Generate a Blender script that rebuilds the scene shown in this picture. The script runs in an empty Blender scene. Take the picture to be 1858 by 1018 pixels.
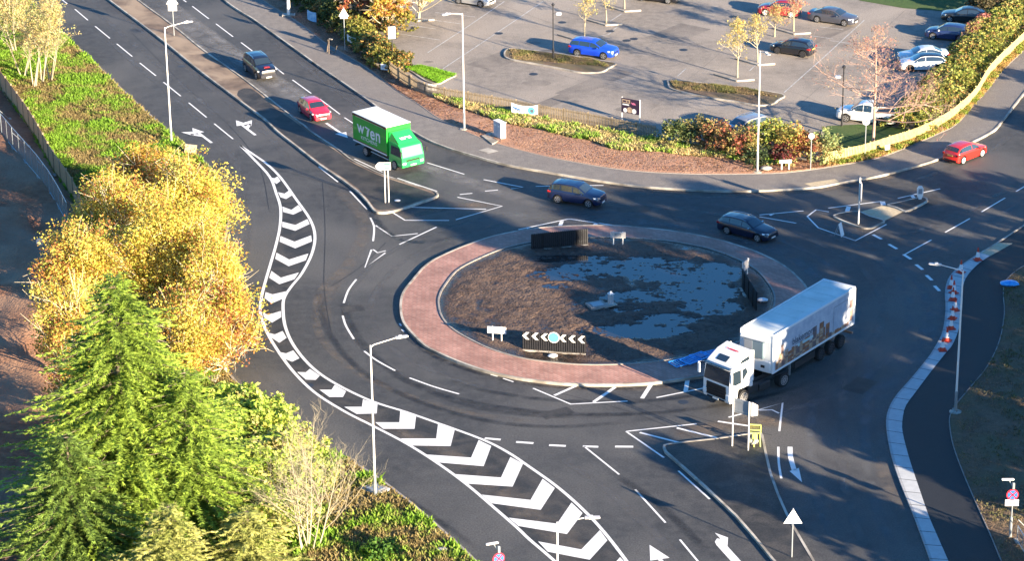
import bpy, math, random
import numpy as np
from mathutils import Vector, Matrix, noise
random.seed(7); rng=np.random.default_rng(7)
S=bpy.context.scene; C=S.collection
R=math.radians
# ------------------------------------------------------------ camera, light, exposure
W_,H_=1858,1018
FOC,PITCH,ROLL,CH=4937.8,0.382807,-0.01119,74.99
CAM=Vector((0,-186,CH))
_F=Vector((0,math.cos(PITCH),-math.sin(PITCH))); _r=Vector((1,0,0)); _u=_r.cross(_F)
_R=math.cos(ROLL)*_r+math.sin(ROLL)*_u; _U=-math.sin(ROLL)*_r+math.cos(ROLL)*_u
cam=bpy.data.cameras.new('camera'); co=bpy.data.objects.new('camera',cam); C.objects.link(co)
cam.sensor_width=36; cam.lens=FOC/W_*36; cam.clip_start=1; cam.clip_end=5000
co.matrix_world=Matrix(((_R.x,_U.x,-_F.x,CAM.x),(_R.y,_U.y,-_F.y,CAM.y),(_R.z,_U.z,-_F.z,CAM.z),(0,0,0,1)))
S.camera=co
SUN_EL=13.5; SH=134.0        # sun elevation; azimuth (from +x, ccw) that shadows fall towards
sd=Vector((math.cos(R(SH))*math.cos(R(SUN_EL)),math.sin(R(SH))*math.cos(R(SUN_EL)),-math.sin(R(SUN_EL))))
sl=bpy.data.lights.new('sun','SUN'); sl.energy=5.0; sl.angle=R(0.5); sl.color=(1,.81,.57)
so=bpy.data.objects.new('sun',sl); C.objects.link(so); so.rotation_euler=(-sd).to_track_quat('Z','Y').to_euler()
w=bpy.data.worlds.new('World'); S.world=w; w.use_nodes=True
nt=w.node_tree; nt.nodes.clear()
sk=nt.nodes.new('ShaderNodeTexSky'); sk.sky_type='NISHITA'; sk.sun_disc=False
sk.sun_elevation=R(SUN_EL); sk.sun_rotation=math.atan2(-sd.x,-sd.y)
sk.ozone_density=6.5; sk.dust_density=.3; sk.air_density=1.2
bg=nt.nodes.new('ShaderNodeBackground'); bg.inputs[1].default_value=.074
wo=nt.nodes.new('ShaderNodeOutputWorld'); hs=nt.nodes.new('ShaderNodeHueSaturation'); hs.inputs['Saturation'].default_value=1.06; nt.links.new(sk.outputs[0],hs.inputs['Color']); nt.links.new(hs.outputs[0],bg.inputs[0]); nt.links.new(bg.outputs[0],wo.inputs[0])
S.view_settings.view_transform='Standard'; S.view_settings.look='None'
S.view_settings.exposure=2.18; S.view_settings.gamma=1.0
S.render.engine='CYCLES'; S.cycles.max_bounces=5; S.cycles.transparent_max_bounces=12
# ------------------------------------------------------------ photo pixel <-> world
def P(x,y,z=0.0):
    v=(x-W_/2)*_R-(y-H_/2)*_U+FOC*_F
    t=(z-CAM.z)/v.z
    p=CAM+v*t; return Vector((p.x,p.y,z))
def PL(pts,z=0.0): return [P(a,b,z) for a,b in pts]
def proj(p):
    q=Vector(p)-CAM; d=q.dot(_F)
    return (W_/2+FOC*q.dot(_R)/d, H_/2-FOC*q.dot(_U)/d)
def zat(base,ytop):
    lo,hi=base.z,30
    for _ in range(40):
        m=(lo+hi)/2
        if proj((base.x,base.y,m))[1]>ytop: lo=m
        else: hi=m
    return lo
def smooth(pts,n=5,closed=False):
    pts=[Vector(p) for p in pts]; N=len(pts); out=[]
    rngi=range(N) if closed else range(N-1)
    for i in rngi:
        g=(lambda k: pts[k%N]) if closed else (lambda k: pts[min(max(k,0),N-1)])
        a,b,c,d=g(i-1),g(i),g(i+1),g(i+2)
        for k in range(n):
            t=k/n
            out.append(.5*((2*b)+(c-a)*t+(2*a-5*b+4*c-d)*t*t+(3*b-a-3*c+d)*t**3))
    if not closed: out.append(pts[-1])
    return out
def resample(pts,n):
    L=[0]
    for a,b in zip(pts,pts[1:]): L.append(L[-1]+(b-a).length)
    out=[];j=0
    for i in range(n):
        s=L[-1]*i/(n-1)
        while j<len(L)-2 and L[j+1]<s: j+=1
        t=(s-L[j])/max(1e-6,L[j+1]-L[j]); out.append(pts[j].lerp(pts[j+1],t))
    return out
def offset(pts,d,closed=False):
    out=[];N=len(pts)
    for i in range(N):
        a=pts[(i-1)%N] if (closed or i>0) else pts[i]
        b=pts[(i+1)%N] if (closed or i<N-1) else pts[i]
        t=(b-a); t.z=0; t.normalize()
        out.append(pts[i]+Vector((-t.y,t.x,0))*d)
    return out
# ------------------------------------------------------------ materials
MATS={}
def newmat(name):
    m=bpy.data.materials.new(name); m.use_nodes=True; MATS[name]=m
    return m,m.node_tree.nodes,m.node_tree.links,m.node_tree.nodes['Principled BSDF']
def M(name,c1,c2=None,scale=3.0,rough=.6,metal=0.0,bump=0.0,bscale=40,coat=0,c3=None,s3=.15,spec=.5,contrast=(.35,.65),stretch=None):
    if name in MATS: return MATS[name]
    m,N,L,b=newmat(name)
    b.inputs['Roughness'].default_value=rough; b.inputs['Metallic'].default_value=metal
    b.inputs['Specular IOR Level'].default_value=spec
    if coat: b.inputs['Coat Weight'].default_value=coat; b.inputs['Coat Roughness'].default_value=.04
    tc=N.new('ShaderNodeTexCoord'); src=tc.outputs['Object']
    if stretch:
        mp=N.new('ShaderNodeMapping'); mp.inputs['Rotation'].default_value=(0,0,stretch[0]); mp.inputs['Scale'].default_value=(stretch[1],stretch[2],1)
        L.new(src,mp.inputs[0]); src=mp.outputs[0]
    col=None
    if c2 is not None:
        n=N.new('ShaderNodeTexNoise'); n.inputs['Scale'].default_value=scale; n.inputs['Detail'].default_value=6; n.inputs['Roughness'].default_value=.65
        L.new(src,n.inputs['Vector'])
        r=N.new('ShaderNodeValToRGB'); r.color_ramp.elements[0].position=contrast[0]; r.color_ramp.elements[1].position=contrast[1]
        r.color_ramp.elements[0].color=(*c1,1); r.color_ramp.elements[1].color=(*c2,1)
        L.new(n.outputs[0],r.inputs[0]); col=r.outputs[0]
        if c3 is not None:
            n2=N.new('ShaderNodeTexNoise'); n2.inputs['Scale'].default_value=s3; n2.inputs['Detail'].default_value=4; n2.inputs['Distortion'].default_value=.6
            L.new(src,n2.inputs['Vector'])
            r2=N.new('ShaderNodeValToRGB'); r2.color_ramp.elements[0].position=.42; r2.color_ramp.elements[1].position=.62
            L.new(n2.outputs[0],r2.inputs[0])
            mx=N.new('ShaderNodeMixRGB'); mx.inputs[2].default_value=(*c3,1)
            L.new(r2.outputs[0],mx.inputs[0]); L.new(col,mx.inputs[1]); col=mx.outputs[0]
        L.new(col,b.inputs['Base Color'])
    else: b.inputs['Base Color'].default_value=(*c1,1)
    if bump:
        nb=N.new('ShaderNodeTexNoise'); nb.inputs['Scale'].default_value=bscale; nb.inputs['Detail'].default_value=5
        L.new(tc.outputs['Object'],nb.inputs['Vector'])
        bp=N.new('ShaderNodeBump'); bp.inputs['Strength'].default_value=bump; bp.inputs['Distance'].default_value=.1
        L.new(nb.outputs[0],bp.inputs['Height']); L.new(bp.outputs[0],b.inputs['Normal'])
    return m
def leafmat(name,trans=.35,rough=.6):
    m,N,L,b=newmat(name)
    at=N.new('ShaderNodeAttribute'); at.attribute_name='Col'
    L.new(at.outputs['Color'],b.inputs['Base Color']); b.inputs['Roughness'].default_value=rough; b.inputs['Specular IOR Level'].default_value=.25
    tr=N.new('ShaderNodeBsdfTranslucent'); L.new(at.outputs['Color'],tr.inputs[0])
    mx=N.new('ShaderNodeMixShader'); mx.inputs[0].default_value=trans
    L.new(b.outputs[0],mx.inputs[1]); L.new(tr.outputs[0],mx.inputs[2]); L.new(mx.outputs[0],N['Material Output'].inputs[0])
    return m
def asphalt(name,c1,c2,c3,s3,rough=.75,grain=.25,rc=.62):
    m=M(name,c1,c2,scale=1.3,rough=rough,bump=.35,bscale=30,c3=c3,s3=s3)
    N,L=m.node_tree.nodes,m.node_tree.links; b=N['Principled BSDF']
    # fine aggregate grain and hairline sealing
    tc=N.new('ShaderNodeTexCoord'); n=N.new('ShaderNodeTexNoise'); n.inputs['Scale'].default_value=9; n.inputs['Detail'].default_value=3
    L.new(tc.outputs['Object'],n.inputs['Vector'])
    mr=N.new('ShaderNodeMapRange'); mr.inputs[1].default_value=.3; mr.inputs[2].default_value=.7; mr.inputs[3].default_value=1-grain; mr.inputs[4].default_value=1+grain
    L.new(n.outputs[0],mr.inputs[0])
    src=b.inputs['Base Color'].links[0].from_socket
    vm=N.new('ShaderNodeVectorMath'); vm.operation='SCALE'; L.new(src,vm.inputs[0]); L.new(mr.outputs[0],vm.inputs['Scale'])
    L.new(vm.outputs[0],b.inputs['Base Color'])
    return m
asphalt('asphalt',(.038,.038,.039),(.070,.069,.068),(.094,.091,.087),.09,rough=.72,grain=.35)
asphalt('asphalt_fresh',(.012,.013,.016),(.019,.020,.024),(.016,.017,.02),.3,rough=.7)
asphalt('asphalt_black',(.020,.020,.020),(.040,.038,.036),(.062,.056,.050),.6,rough=.7,grain=.4)
asphalt('carpark_patch',(.15,.13,.115),(.21,.185,.16),(.24,.21,.18),.3,rough=.9)
asphalt('asphalt_worn',(.075,.073,.074),(.115,.110,.108),(.10,.092,.082),.12,rough=.75)
asphalt('footway',(.17,.155,.145),(.23,.21,.19),(.19,.17,.155),.2,rough=.9)
asphalt('carpark',(.20,.175,.15),(.28,.245,.21),(.33,.285,.24),.11,rough=.9)
M('kerb',(.40,.37,.32),(.54,.50,.43),scale=2,rough=.8,c3=(.24,.215,.18),s3=.6)
M('kerb_grey',(.24,.22,.20),(.34,.31,.28),scale=2,rough=.85)
M('slab',(.42,.44,.45),(.50,.52,.53),scale=2.2,rough=.8,bump=.1)
M('slab_edge',(.30,.31,.32),(.40,.41,.42),scale=4,rough=.8)
M('paint_white',(.80,.80,.79),(.34,.34,.33),scale=5,rough=.6,contrast=(.56,.80),c3=(.74,.74,.73),s3=1)
M('paint_worn',(.55,.55,.54),(.22,.21,.20),scale=4,rough=.7,contrast=(.4,.7))
M('soil',(.30,.16,.10),(.46,.27,.18),scale=4,rough=1,bump=1,bscale=8,c3=(.36,.20,.135),s3=.3)
M('mud',(.052,.034,.027),(.125,.080,.058),scale=2.2,rough=.85,bump=1,bscale=6,c3=(.12,.08,.06),s3=.25)
M('earth_dark',(.20,.075,.035),(.34,.15,.075),scale=1.5,rough=1,bump=1,bscale=5,c3=(.34,.20,.125),s3=.12)
M('turf',(.075,.095,.028),(.14,.13,.05),scale=2,rough=1,bump=1,bscale=10,c3=(.12,.10,.045),s3=.35)
M('turf_dim',(.13,.085,.055),(.20,.135,.085),scale=2,rough=1,bump=1,bscale=10,c3=(.15,.12,.065),s3=.4)
M('median_brown',(.11,.08,.062),(.19,.135,.10),scale=1.2,rough=.95,c3=(.32,.24,.17),s3=.28,bump=.3,bscale=10)
M('tan',(.42,.34,.22),(.55,.46,.31),scale=5,rough=.9)
M('steel',(.52,.50,.50),(.60,.58,.57),scale=3,rough=.45,metal=.25)
M('white_post',(.75,.73,.70),rough=.5)
M('black',(.012,.012,.014),rough=.5)
M('rubber',(.018,.018,.019),rough=.85)
M('black_metal',(.02,.021,.025),(.03,.03,.035),scale=10,rough=.5)
M('alloy',(.55,.55,.56),rough=.35,metal=.7)
M('alloy_dark',(.10,.10,.11),rough=.35,metal=.6)
M('chrome',(.7,.7,.72),rough=.15,metal=1)
M('glass',(.020,.032,.045),rough=.04,spec=1.0,coat=1.0)
M('glass_light',(.14,.20,.24),rough=.08,spec=1.0,coat=.6)
M('lamp_clear',(.75,.78,.8),rough=.12,spec=.8)
M('lamp_red',(.40,.02,.02),rough=.2)
M('sign_white',(.78,.78,.78),rough=.5)
M('sign_grey',(.30,.33,.37),rough=.4,metal=.3)
M('sign_green',(.10,.32,.20),rough=.4)
M('sign_blue',(.02,.14,.42),rough=.4)
M('sign_red',(.65,.03,.05),rough=.4)
M('sign_cyan',(.10,.55,.58),rough=.35)
M('plate_white',(.75,.75,.72),rough=.4)
M('plate_yellow',(.65,.45,.10),rough=.4)
M('wood',(.44,.25,.13),(.62,.38,.21),scale=6,rough=.9,c3=(.52,.32,.17),s3=1)
M('wood_pale',(.50,.40,.15),(.64,.52,.23),scale=5,rough=.9)
M('wood_weathered',(.20,.155,.10),(.33,.26,.17),scale=5,rough=.9)
M('bark',(.13,.10,.075),(.22,.18,.14),scale=8,rough=1)
M('bark_pale',(.30,.26,.18),(.42,.37,.26),scale=6,rough=1)
M('limb_pale',(.50,.44,.32),(.62,.55,.40),scale=6,rough=1)
M('twig_pink',(.34,.22,.17),(.48,.33,.27),scale=6,rough=1)
M('galv',(.38,.42,.45),rough=.4,metal=.5)
M('cone_orange',(.55,.045,.02),rough=.5)
M('cone_white',(.8,.8,.8),rough=.4)
M('blue_plastic',(.03,.26,.75),(.10,.50,.90),scale=4,rough=.35)
M('lime',(.60,.68,.16),rough=.6)
leafmat('leaf'); leafmat('needle',.15,.55); leafmat('grass',.3,.7)
# water
m,N,L,b=newmat('puddle'); b.inputs['Base Color'].default_value=(.022,.020,.020,1); b.inputs['Roughness'].default_value=.09; b.inputs['Specular IOR Level'].default_value=1.0; b.inputs['IOR'].default_value=1.5
# block paving (herringbone-ish brick)
m,N,L,b=newmat('block_paving'); tc=N.new('ShaderNodeTexCoord')
br=N.new('ShaderNodeTexBrick'); br.inputs['Scale'].default_value=1; br.inputs['Brick Width'].default_value=.42; br.inputs['Row Height'].default_value=.21; br.inputs['Mortar Size'].default_value=.018
br.inputs['Color1'].default_value=(.36,.175,.135,1); br.inputs['Color2'].default_value=(.46,.25,.20,1); br.inputs['Mortar'].default_value=(.22,.16,.13,1)
mp=N.new('ShaderNodeMapping'); mp.inputs['Rotation'].default_value=(0,0,.78); L.new(tc.outputs['Object'],mp.inputs[0]); L.new(mp.outputs[0],br.inputs[0])
n=N.new('ShaderNodeTexNoise'); n.inputs['Scale'].default_value=.5; n.inputs['Detail'].default_value=5; L.new(tc.outputs['Object'],n.inputs['Vector'])
mr=N.new('ShaderNodeMapRange'); mr.inputs[1].default_value=.3; mr.inputs[2].default_value=.7; mr.inputs[3].default_value=.75; mr.inputs[4].default_value=1.2; L.new(n.outputs[0],mr.inputs[0])
vm=N.new('ShaderNodeVectorMath'); vm.operation='SCALE'; L.new(br.outputs[0],vm.inputs[0]); L.new(mr.outputs[0],vm.inputs['Scale']); L.new(vm.outputs[0],b.inputs['Base Color']); b.inputs['Roughness'].default_value=.8
# dust / wear film: alpha from noise and a fade attribute
def film(name,col,lo=.4,hi=.75,scale=.8,amax=.8,rough=.9,stretch=None):
    m,N,L,b=newmat(name); b.inputs['Base Color'].default_value=(*col,1); b.inputs['Roughness'].default_value=rough
    tc=N.new('ShaderNodeTexCoord'); n=N.new('ShaderNodeTexNoise'); n.inputs['Scale'].default_value=scale; n.inputs['Detail'].default_value=7; n.inputs['Roughness'].default_value=.7
    src=tc.outputs['Object']
    if stretch:
        mp=N.new('ShaderNodeMapping'); mp.inputs['Rotation'].default_value=(0,0,stretch[0]); mp.inputs['Scale'].default_value=(stretch[1],stretch[2],1); L.new(src,mp.inputs[0]); src=mp.outputs[0]
    L.new(src,n.inputs['Vector'])
    mr=N.new('ShaderNodeMapRange'); mr.inputs[1].default_value=lo; mr.inputs[2].default_value=hi; mr.inputs[3].default_value=0; mr.inputs[4].default_value=amax; L.new(n.outputs[0],mr.inputs[0])
    at=N.new('ShaderNodeAttribute'); at.attribute_name='fade'
    mu=N.new('ShaderNodeMath'); mu.operation='MULTIPLY'; L.new(mr.outputs[0],mu.inputs[0]); L.new(at.outputs['Fac'],mu.inputs[1]); L.new(mu.outputs[0],b.inputs['Alpha'])
    return m
film('dust',(.20,.17,.145)); film('dust_sheen',(.26,.25,.24),.3,.7,.7,.9,rough=.7); film('tyre_dark',(.014,.014,.016),.3,.75,.6,.75,rough=.6)
film('dust_lit_tan',(.20,.155,.12),.35,.7,.5,.85); film('silt',(.19,.20,.21),.40,.70,.55,.65); film('polish',(.135,.130,.125),.38,.68,.45,.85,rough=.55); film('oil',(.018,.017,.017),.42,.62,.9,.8,rough=.45)
def paint(name,col,coat=.8,rough=.3,metal=0.0):
    return M(name,col,rough=rough,coat=coat,metal=metal)
# ------------------------------------------------------------ mesh builder
class MB:
    def __init__(s): s.v=[];s.f=[];s.m=[]
    def add(s,vs,fs,mat):
        o=len(s.v); s.v+=[tuple(v) for v in vs]
        for f in fs: s.f.append(tuple(o+i for i in f)); s.m.append(mat)
        return s
    def poly(s,pts,mat,z=None,dz=0):
        vs=[(p[0],p[1],(p[2] if z is None else z)+dz) for p in pts]
        a=sum(vs[i][0]*vs[(i+1)%len(vs)][1]-vs[(i+1)%len(vs)][0]*vs[i][1] for i in range(len(vs)))
        if a<0: vs=vs[::-1]
        return s.add(vs,[tuple(range(len(vs)))],mat)
    def prism(s,pts,z0,z1,mat,side=None,bottom=False):
        a=sum(pts[i][0]*pts[(i+1)%len(pts)][1]-pts[(i+1)%len(pts)][0]*pts[i][1] for i in range(len(pts)))
        if a<0: pts=pts[::-1]
        n=len(pts)
        s.add([(p[0],p[1],z1) for p in pts],[tuple(range(n))],mat)
        if bottom: s.add([(p[0],p[1],z0) for p in pts],[tuple(range(n))[::-1]],side or mat)
        vs=[(p[0],p[1],z0) for p in pts]+[(p[0],p[1],z1) for p in pts]
        return s.add(vs,[(i,(i+1)%n,n+(i+1)%n,n+i) for i in range(n)],side or mat)
    def box(s,c,d,mat,rot=0,bev=0):
        x,y,z=[k/2 for k in d]; cs,sn=math.cos(rot),math.sin(rot)
        def T(a,b_,e): return (c[0]+a*cs-b_*sn,c[1]+a*sn+b_*cs,c[2]+e)
        if bev:
            b=bev
            lay=[(x-b,y-b,-z),(x,y,-z+b),(x,y,z-b),(x-b,y-b,z)]
            vs=[];fs=[]
            for (a,e,h) in lay:
                k=min(b,a*.5,e*.5)
                vs+= [T(-a+k,-e,h),T(a-k,-e,h),T(a,-e+k,h),T(a,e-k,h),T(a-k,e,h),T(-a+k,e,h),T(-a,e-k,h),T(-a,-e+k,h)]
            for l in range(3):
                for i in range(8): fs.append((l*8+i,l*8+(i+1)%8,(l+1)*8+(i+1)%8,(l+1)*8+i))
            fs.append(tuple(range(24,32))); fs.append(tuple(range(0,8))[::-1])
            return s.add(vs,fs,mat)
        vs=[T(a,b_,e) for e in(-z,z) for a,b_ in((-x,-y),(x,-y),(x,y),(-x,y))]
        return s.add(vs,[(0,1,5,4),(1,2,6,5),(2,3,7,6),(3,0,4,7),(4,5,6,7),(3,2,1,0)],mat)
    def hexa(s,v,mat): # v: 4 bottom ccw, 4 top ccw
        return s.add(v,[(0,1,5,4),(1,2,6,5),(2,3,7,6),(3,0,4,7),(4,5,6,7),(3,2,1,0)],mat)
    def tube(s,path,rad,mat,n=8,cap=True):
        path=[Vector(p) for p in path]
        if not hasattr(rad,'__len__'): rad=[rad]*len(path)
        o=len(s.v); N=len(path)
        for i,p in enumerate(path):
            t=(path[min(i+1,N-1)]-path[max(i-1,0)]).normalized()
            a=t.orthogonal() if abs(t.z)<.9 else t.cross(Vector((0,1,0)))
            a.normalize(); b=t.cross(a)
            if abs(t.z)<.9:
                a=t.cross(Vector((0,0,1))).normalized(); b=t.cross(a)
            for k in range(n):
                an=2*math.pi*k/n; q=p+(a*math.cos(an)+b*math.sin(an))*rad[i]; s.v.append(tuple(q))
        for i in range(N-1):
            for k in range(n):
                s.f.append((o+i*n+k,o+i*n+(k+1)%n,o+(i+1)*n+(k+1)%n,o+(i+1)*n+k)); s.m.append(mat)
        if cap:
            s.f.append(tuple(o+(N-1)*n+k for k in range(n))); s.m.append(mat)
            s.f.append(tuple(o+k for k in range(n))[::-1]); s.m.append(mat)
        return s
    def lathe(s,prof,c,mat,n=16,axis='Z'):
        o=len(s.v)
        for r,h in prof:
            for k in range(n):
                a=2*math.pi*k/n
                if axis=='Z': s.v.append((c[0]+r*math.cos(a),c[1]+r*math.sin(a),c[2]+h))
                else: s.v.append((c[0]+r*math.cos(a),c[1]+h,c[2]+r*math.sin(a)))
        for i in range(len(prof)-1):
            for k in range(n):
                q=(o+i*n+k,o+i*n+(k+1)%n,o+(i+1)*n+(k+1)%n,o+(i+1)*n+k)
                s.f.append(q if axis=='Z' else q[::-1]); s.m.append(mat)
        e=tuple(o+(len(prof)-1)*n+k for k in range(n)); f=tuple(o+k for k in range(n))[::-1]
        for q in (e,f): s.f.append(q if axis=='Z' else q[::-1]); s.m.append(mat)
        return s
    def build(s,name,parent=None,origin=None,smooth_=False,ang=35):
        me=bpy.data.meshes.new(name)
        vs=s.v
        if origin is not None: vs=[(v[0]-origin[0],v[1]-origin[1],v[2]-origin[2]) for v in vs]
        me.from_pydata(vs,[],s.f)
        names=[]
        for q in s.m:
            if q not in names: names.append(q)
        for q in names: me.materials.append(MATS[q])
        ix={q:i for i,q in enumerate(names)}
        me.polygons.foreach_set('material_index',[ix[q] for q in s.m])
        if smooth_:
            me.polygons.foreach_set('use_smooth',[True]*len(s.f)); me.set_sharp_from_angle(angle=R(ang))
        me.update(); me.validate()
        o=bpy.data.objects.new(name,me); C.objects.link(o)
        if parent: o.parent=parent
        elif origin is not None: o.location=origin
        return o
def tag(o,label=None,cat=None,group=None,kind=None):
    if label: o['label']=label
    if cat: o['category']=cat
    if group: o['group']=group
    if kind: o['kind']=kind
    return o
def struct(name,mb,**k): return tag(mb.build(name,**k),kind='structure')
def thing(name,label,cat,loc=(0,0,0),rz=0,group=None):
    o=bpy.data.objects.new(name,None); C.objects.link(o); o.location=loc; o.rotation_euler=(0,0,rz); o.empty_display_size=.2
    return tag(o,label,cat,group)
def solo(name,mb,label,cat,origin,group=None,**k): return tag(mb.build(name,origin=origin,**k),label,cat,group)
def copy_tree(o,parent=None):
    c=o.copy(); C.objects.link(c)
    if parent: c.parent=parent
    for ch in o.children: copy_tree(ch,c)
    return c
def attr_mesh(name,verts,nper,cols,mat,parent=None,fade=None):
    """many separate faces of nper corners, one colour each"""
    verts=np.asarray(verts,dtype=np.float32); n=len(verts)//nper
    me=bpy.data.meshes.new(name); me.vertices.add(n*nper); me.vertices.foreach_set('co',verts.ravel())
    me.loops.add(n*nper); me.loops.foreach_set('vertex_index',np.arange(n*nper,dtype=np.int32))
    me.polygons.add(n); me.polygons.foreach_set('loop_start',np.arange(n,dtype=np.int32)*nper); me.polygons.foreach_set('loop_total',np.full(n,nper,dtype=np.int32))
    ca=me.color_attributes.new('Col','FLOAT_COLOR','POINT')
    c4=np.ones((n*nper,4),dtype=np.float32); c4[:,:3]=np.repeat(np.clip(cols,0,1),nper,axis=0); ca.data.foreach_set('color',c4.ravel())
    me.materials.append(MATS[mat]); me.update(); me.validate()
    o=bpy.data.objects.new(name,me); C.objects.link(o)
    if parent: o.parent=parent
    return o
def strip_film(name,pts,width,mat,z,nw=4):
    """soft edged thin film along a path (ground points)"""
    pts=resample(smooth(pts,6),max(8,len(pts)*8)); rows=[]
    if not hasattr(width,'__len__'): width=[width]*2
    vs=[];fd=[];fs=[];n=len(pts)
    for i,p in enumerate(pts):
        t=(pts[min(i+1,n-1)]-pts[max(i-1,0)]); t.z=0; t.normalize(); q=Vector((-t.y,t.x,0)); u=i/(n-1)
        wd=width[0]+(width[1]-width[0])*u; e=min(1,u*6,(1-u)*6)
        for k in range(nw+1):
            s_=k/nw*2-1; vs.append((p.x+q.x*s_*wd/2,p.y+q.y*s_*wd/2,z)); fd.append((1-abs(s_)**2)*e)
    for i in range(n-1):
        for k in range(nw): a=i*(nw+1)+k; fs.append((a+nw+1,a+nw+2,a+1,a)[::-1])
    me=bpy.data.meshes.new(name); me.from_pydata(vs,[],fs); me.materials.append(MATS[mat])
    at=me.attributes.new('fade','FLOAT','POINT'); at.data.foreach_set('value',fd)
    if me.polygons[0].normal.z<0: me.flip_normals()
    o=bpy.data.objects.new(name,me); C.objects.link(o); return tag(o,kind='structure')
def text_mesh(s,size,mat,extrude=.0,bold=0.0,squash=1.0):
    cu=bpy.data.curves.new('t','FONT'); cu.body=s; cu.size=size; cu.align_x='CENTER'; cu.align_y='CENTER'; cu.offset=bold; cu.extrude=extrude
    o=bpy.data.objects.new('t',cu); C.objects.link(o); dg=bpy.context.evaluated_depsgraph_get(); me=bpy.data.meshes.new_from_object(o.evaluated_get(dg))
    vs=[(v.co.x*squash,v.co.y,v.co.z) for v in me.vertices]; fs=[tuple(p.vertices) for p in me.polygons]
    bpy.data.objects.remove(o); bpy.data.curves.remove(cu); bpy.data.meshes.remove(me)
    return vs,fs
def put_text(mb,s,size,mat,o,ux,uy,bold=0.0,squash=1.0):
    """text on a plane: origin o, unit vectors ux (reading) and uy (up)"""
    vs,fs=text_mesh(s,size,mat,0,bold,squash); o,ux,uy=Vector(o),Vector(ux),Vector(uy)
    mb.add([o+ux*v[0]+uy*v[1] for v in vs],fs,mat)
M('lawn',(.030,.075,.012),(.055,.11,.02),scale=3,rough=1,bump=.6,bscale=14,c3=(.06,.10,.022),s3=.4)
M('litter',(.30,.15,.06),rough=1)

# wet margin: mud close to the water level is darker and shinier
m=MATS['mud']; N,L=m.node_tree.nodes,m.node_tree.links; b=N['Principled BSDF']
ge=N.new('ShaderNodeNewGeometry'); sx=N.new('ShaderNodeSeparateXYZ'); L.new(ge.outputs['Position'],sx.inputs[0])
mr=N.new('ShaderNodeMapRange'); mr.inputs[1].default_value=.222; mr.inputs[2].default_value=.285; L.new(sx.outputs['Z'],mr.inputs[0])
src=b.inputs['Base Color'].links[0].from_socket; mx=N.new('ShaderNodeMixRGB'); mx.inputs[1].default_value=(.030,.021,.017,1); L.new(mr.outputs[0],mx.inputs[0]); L.new(src,mx.inputs[2]); L.new(mx.outputs[0],b.inputs['Base Color'])
m2=N.new('ShaderNodeMapRange'); m2.inputs[1].default_value=.222; m2.inputs[2].default_value=.28; m2.inputs[3].default_value=.18; m2.inputs[4].default_value=.85; L.new(sx.outputs['Z'],m2.inputs[0]); L.new(m2.outputs[0],b.inputs['Roughness'])
# ============================================================ ground and roads
g=MB(); g.poly([(-3000,-3000,-.35),(3000,-3000,-.35),(3000,3000,-.35),(-3000,3000,-.35)],'turf'); struct('ground',g)
g=MB(); g.poly([(-75,-75,0),(130,-75,0),(130,150,0),(-110,150,0)],'asphalt'); struct('road',g)
def kerbline(mb,pts,w=.16,z0=-.1,z1=.125,mat='kerb',closed=False,inner=1):
    """row of kerb stones: pts is the outer (road) edge; inner=+1 puts the stones on the left of the direction of travel"""
    inn=offset(pts,w*inner,closed); n=len(pts)
    for i in range(n if closed else n-1):
        j=(i+1)%n; a,b,c,d=pts[i],pts[j],inn[j],inn[i]
        if inner<0: a,b,c,d=d,c,b,a
        mb.hexa([(a.x,a.y,z0),(b.x,b.y,z0),(c.x,c.y,z0),(d.x,d.y,z0),(a.x,a.y,z1),(b.x,b.y,z1),(c.x,c.y,z1),(d.x,d.y,z1)],mat)
def strip_grid(name,A,B,nu,nv,zf,mat,kind='structure',skirt=.4):
    A=resample(A,nu); B=resample(B,nu); vs=[];fs=[]
    for i in range(nu):
        for j in range(nv+1):
            p=A[i].lerp(B[i],j/nv); vs.append((p.x,p.y,zf(p,i/(nu-1),j/nv)))
    m=nv+1
    for i in range(nu-1):
        for j in range(nv): a=i*m+j; fs.append((a,a+1,a+m+1,a+m))
    mb=MB(); mb.add(vs,fs,mat); o=mb.build(name,smooth_=True,ang=60)
    if o.data.polygons[0].normal.z<0: o.data.flip_normals()
    return tag(o,kind=kind)
def nz(p,s,seed=0,oct=3):
    v=0;a=1;q=Vector((p[0]*s,p[1]*s,seed))
    for _ in range(oct): v+=a*noise.noise(q); q=q*2.1; a*=.5
    return v
# ---- left verge
LK=[(-60,-110),(20,-28),(50,0),(85,35),(121,68.8),(165,107),(192.6,134.8),(247.6,187),(305,236.6),(338.4,264),(357.6,281),(385,308.8),(400,330),(407,350),(412,394),(407,427),(390.6,471),(377,512),(369,555),(371,595),(377,626.5),(390.6,648.6),(426.4,692.6),(480,739),(542.5,784.8),(625,831.5),(680,864.5),(735,905.8),(790,952.6),(859,1016),(930,1090),(1000,1170)]
leftk=smooth(PL(LK,.12),4)
FB=[(-80,40),(-40,95),(0,160),(30,200),(60,243.7),(96.9,310),(133.6,363.9),(165,425),(180,520),(165,640),(140,760),(120,900),(110,1020),(110,1170)]
leftfence=smooth(PL(FB,.12),4)
kb=MB(); kerbline(kb,leftk[::-1],.15,mat='kerb_grey',inner=1 if False else -1); kb_l=kb
struct('kerb_left',kb)
inner=offset(leftk,-.15)
# which side is the verge: move towards smaller x
if inner[20].x>leftk[20].x: inner=offset(leftk,.15)
strip_grid('verge_left',inner,leftfence,110,22,lambda p,u,v:.115+(0.22*min(1,v*6)*(nz(p,.35,1)*.5+.35) if v>0 else 0),'turf')
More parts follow.
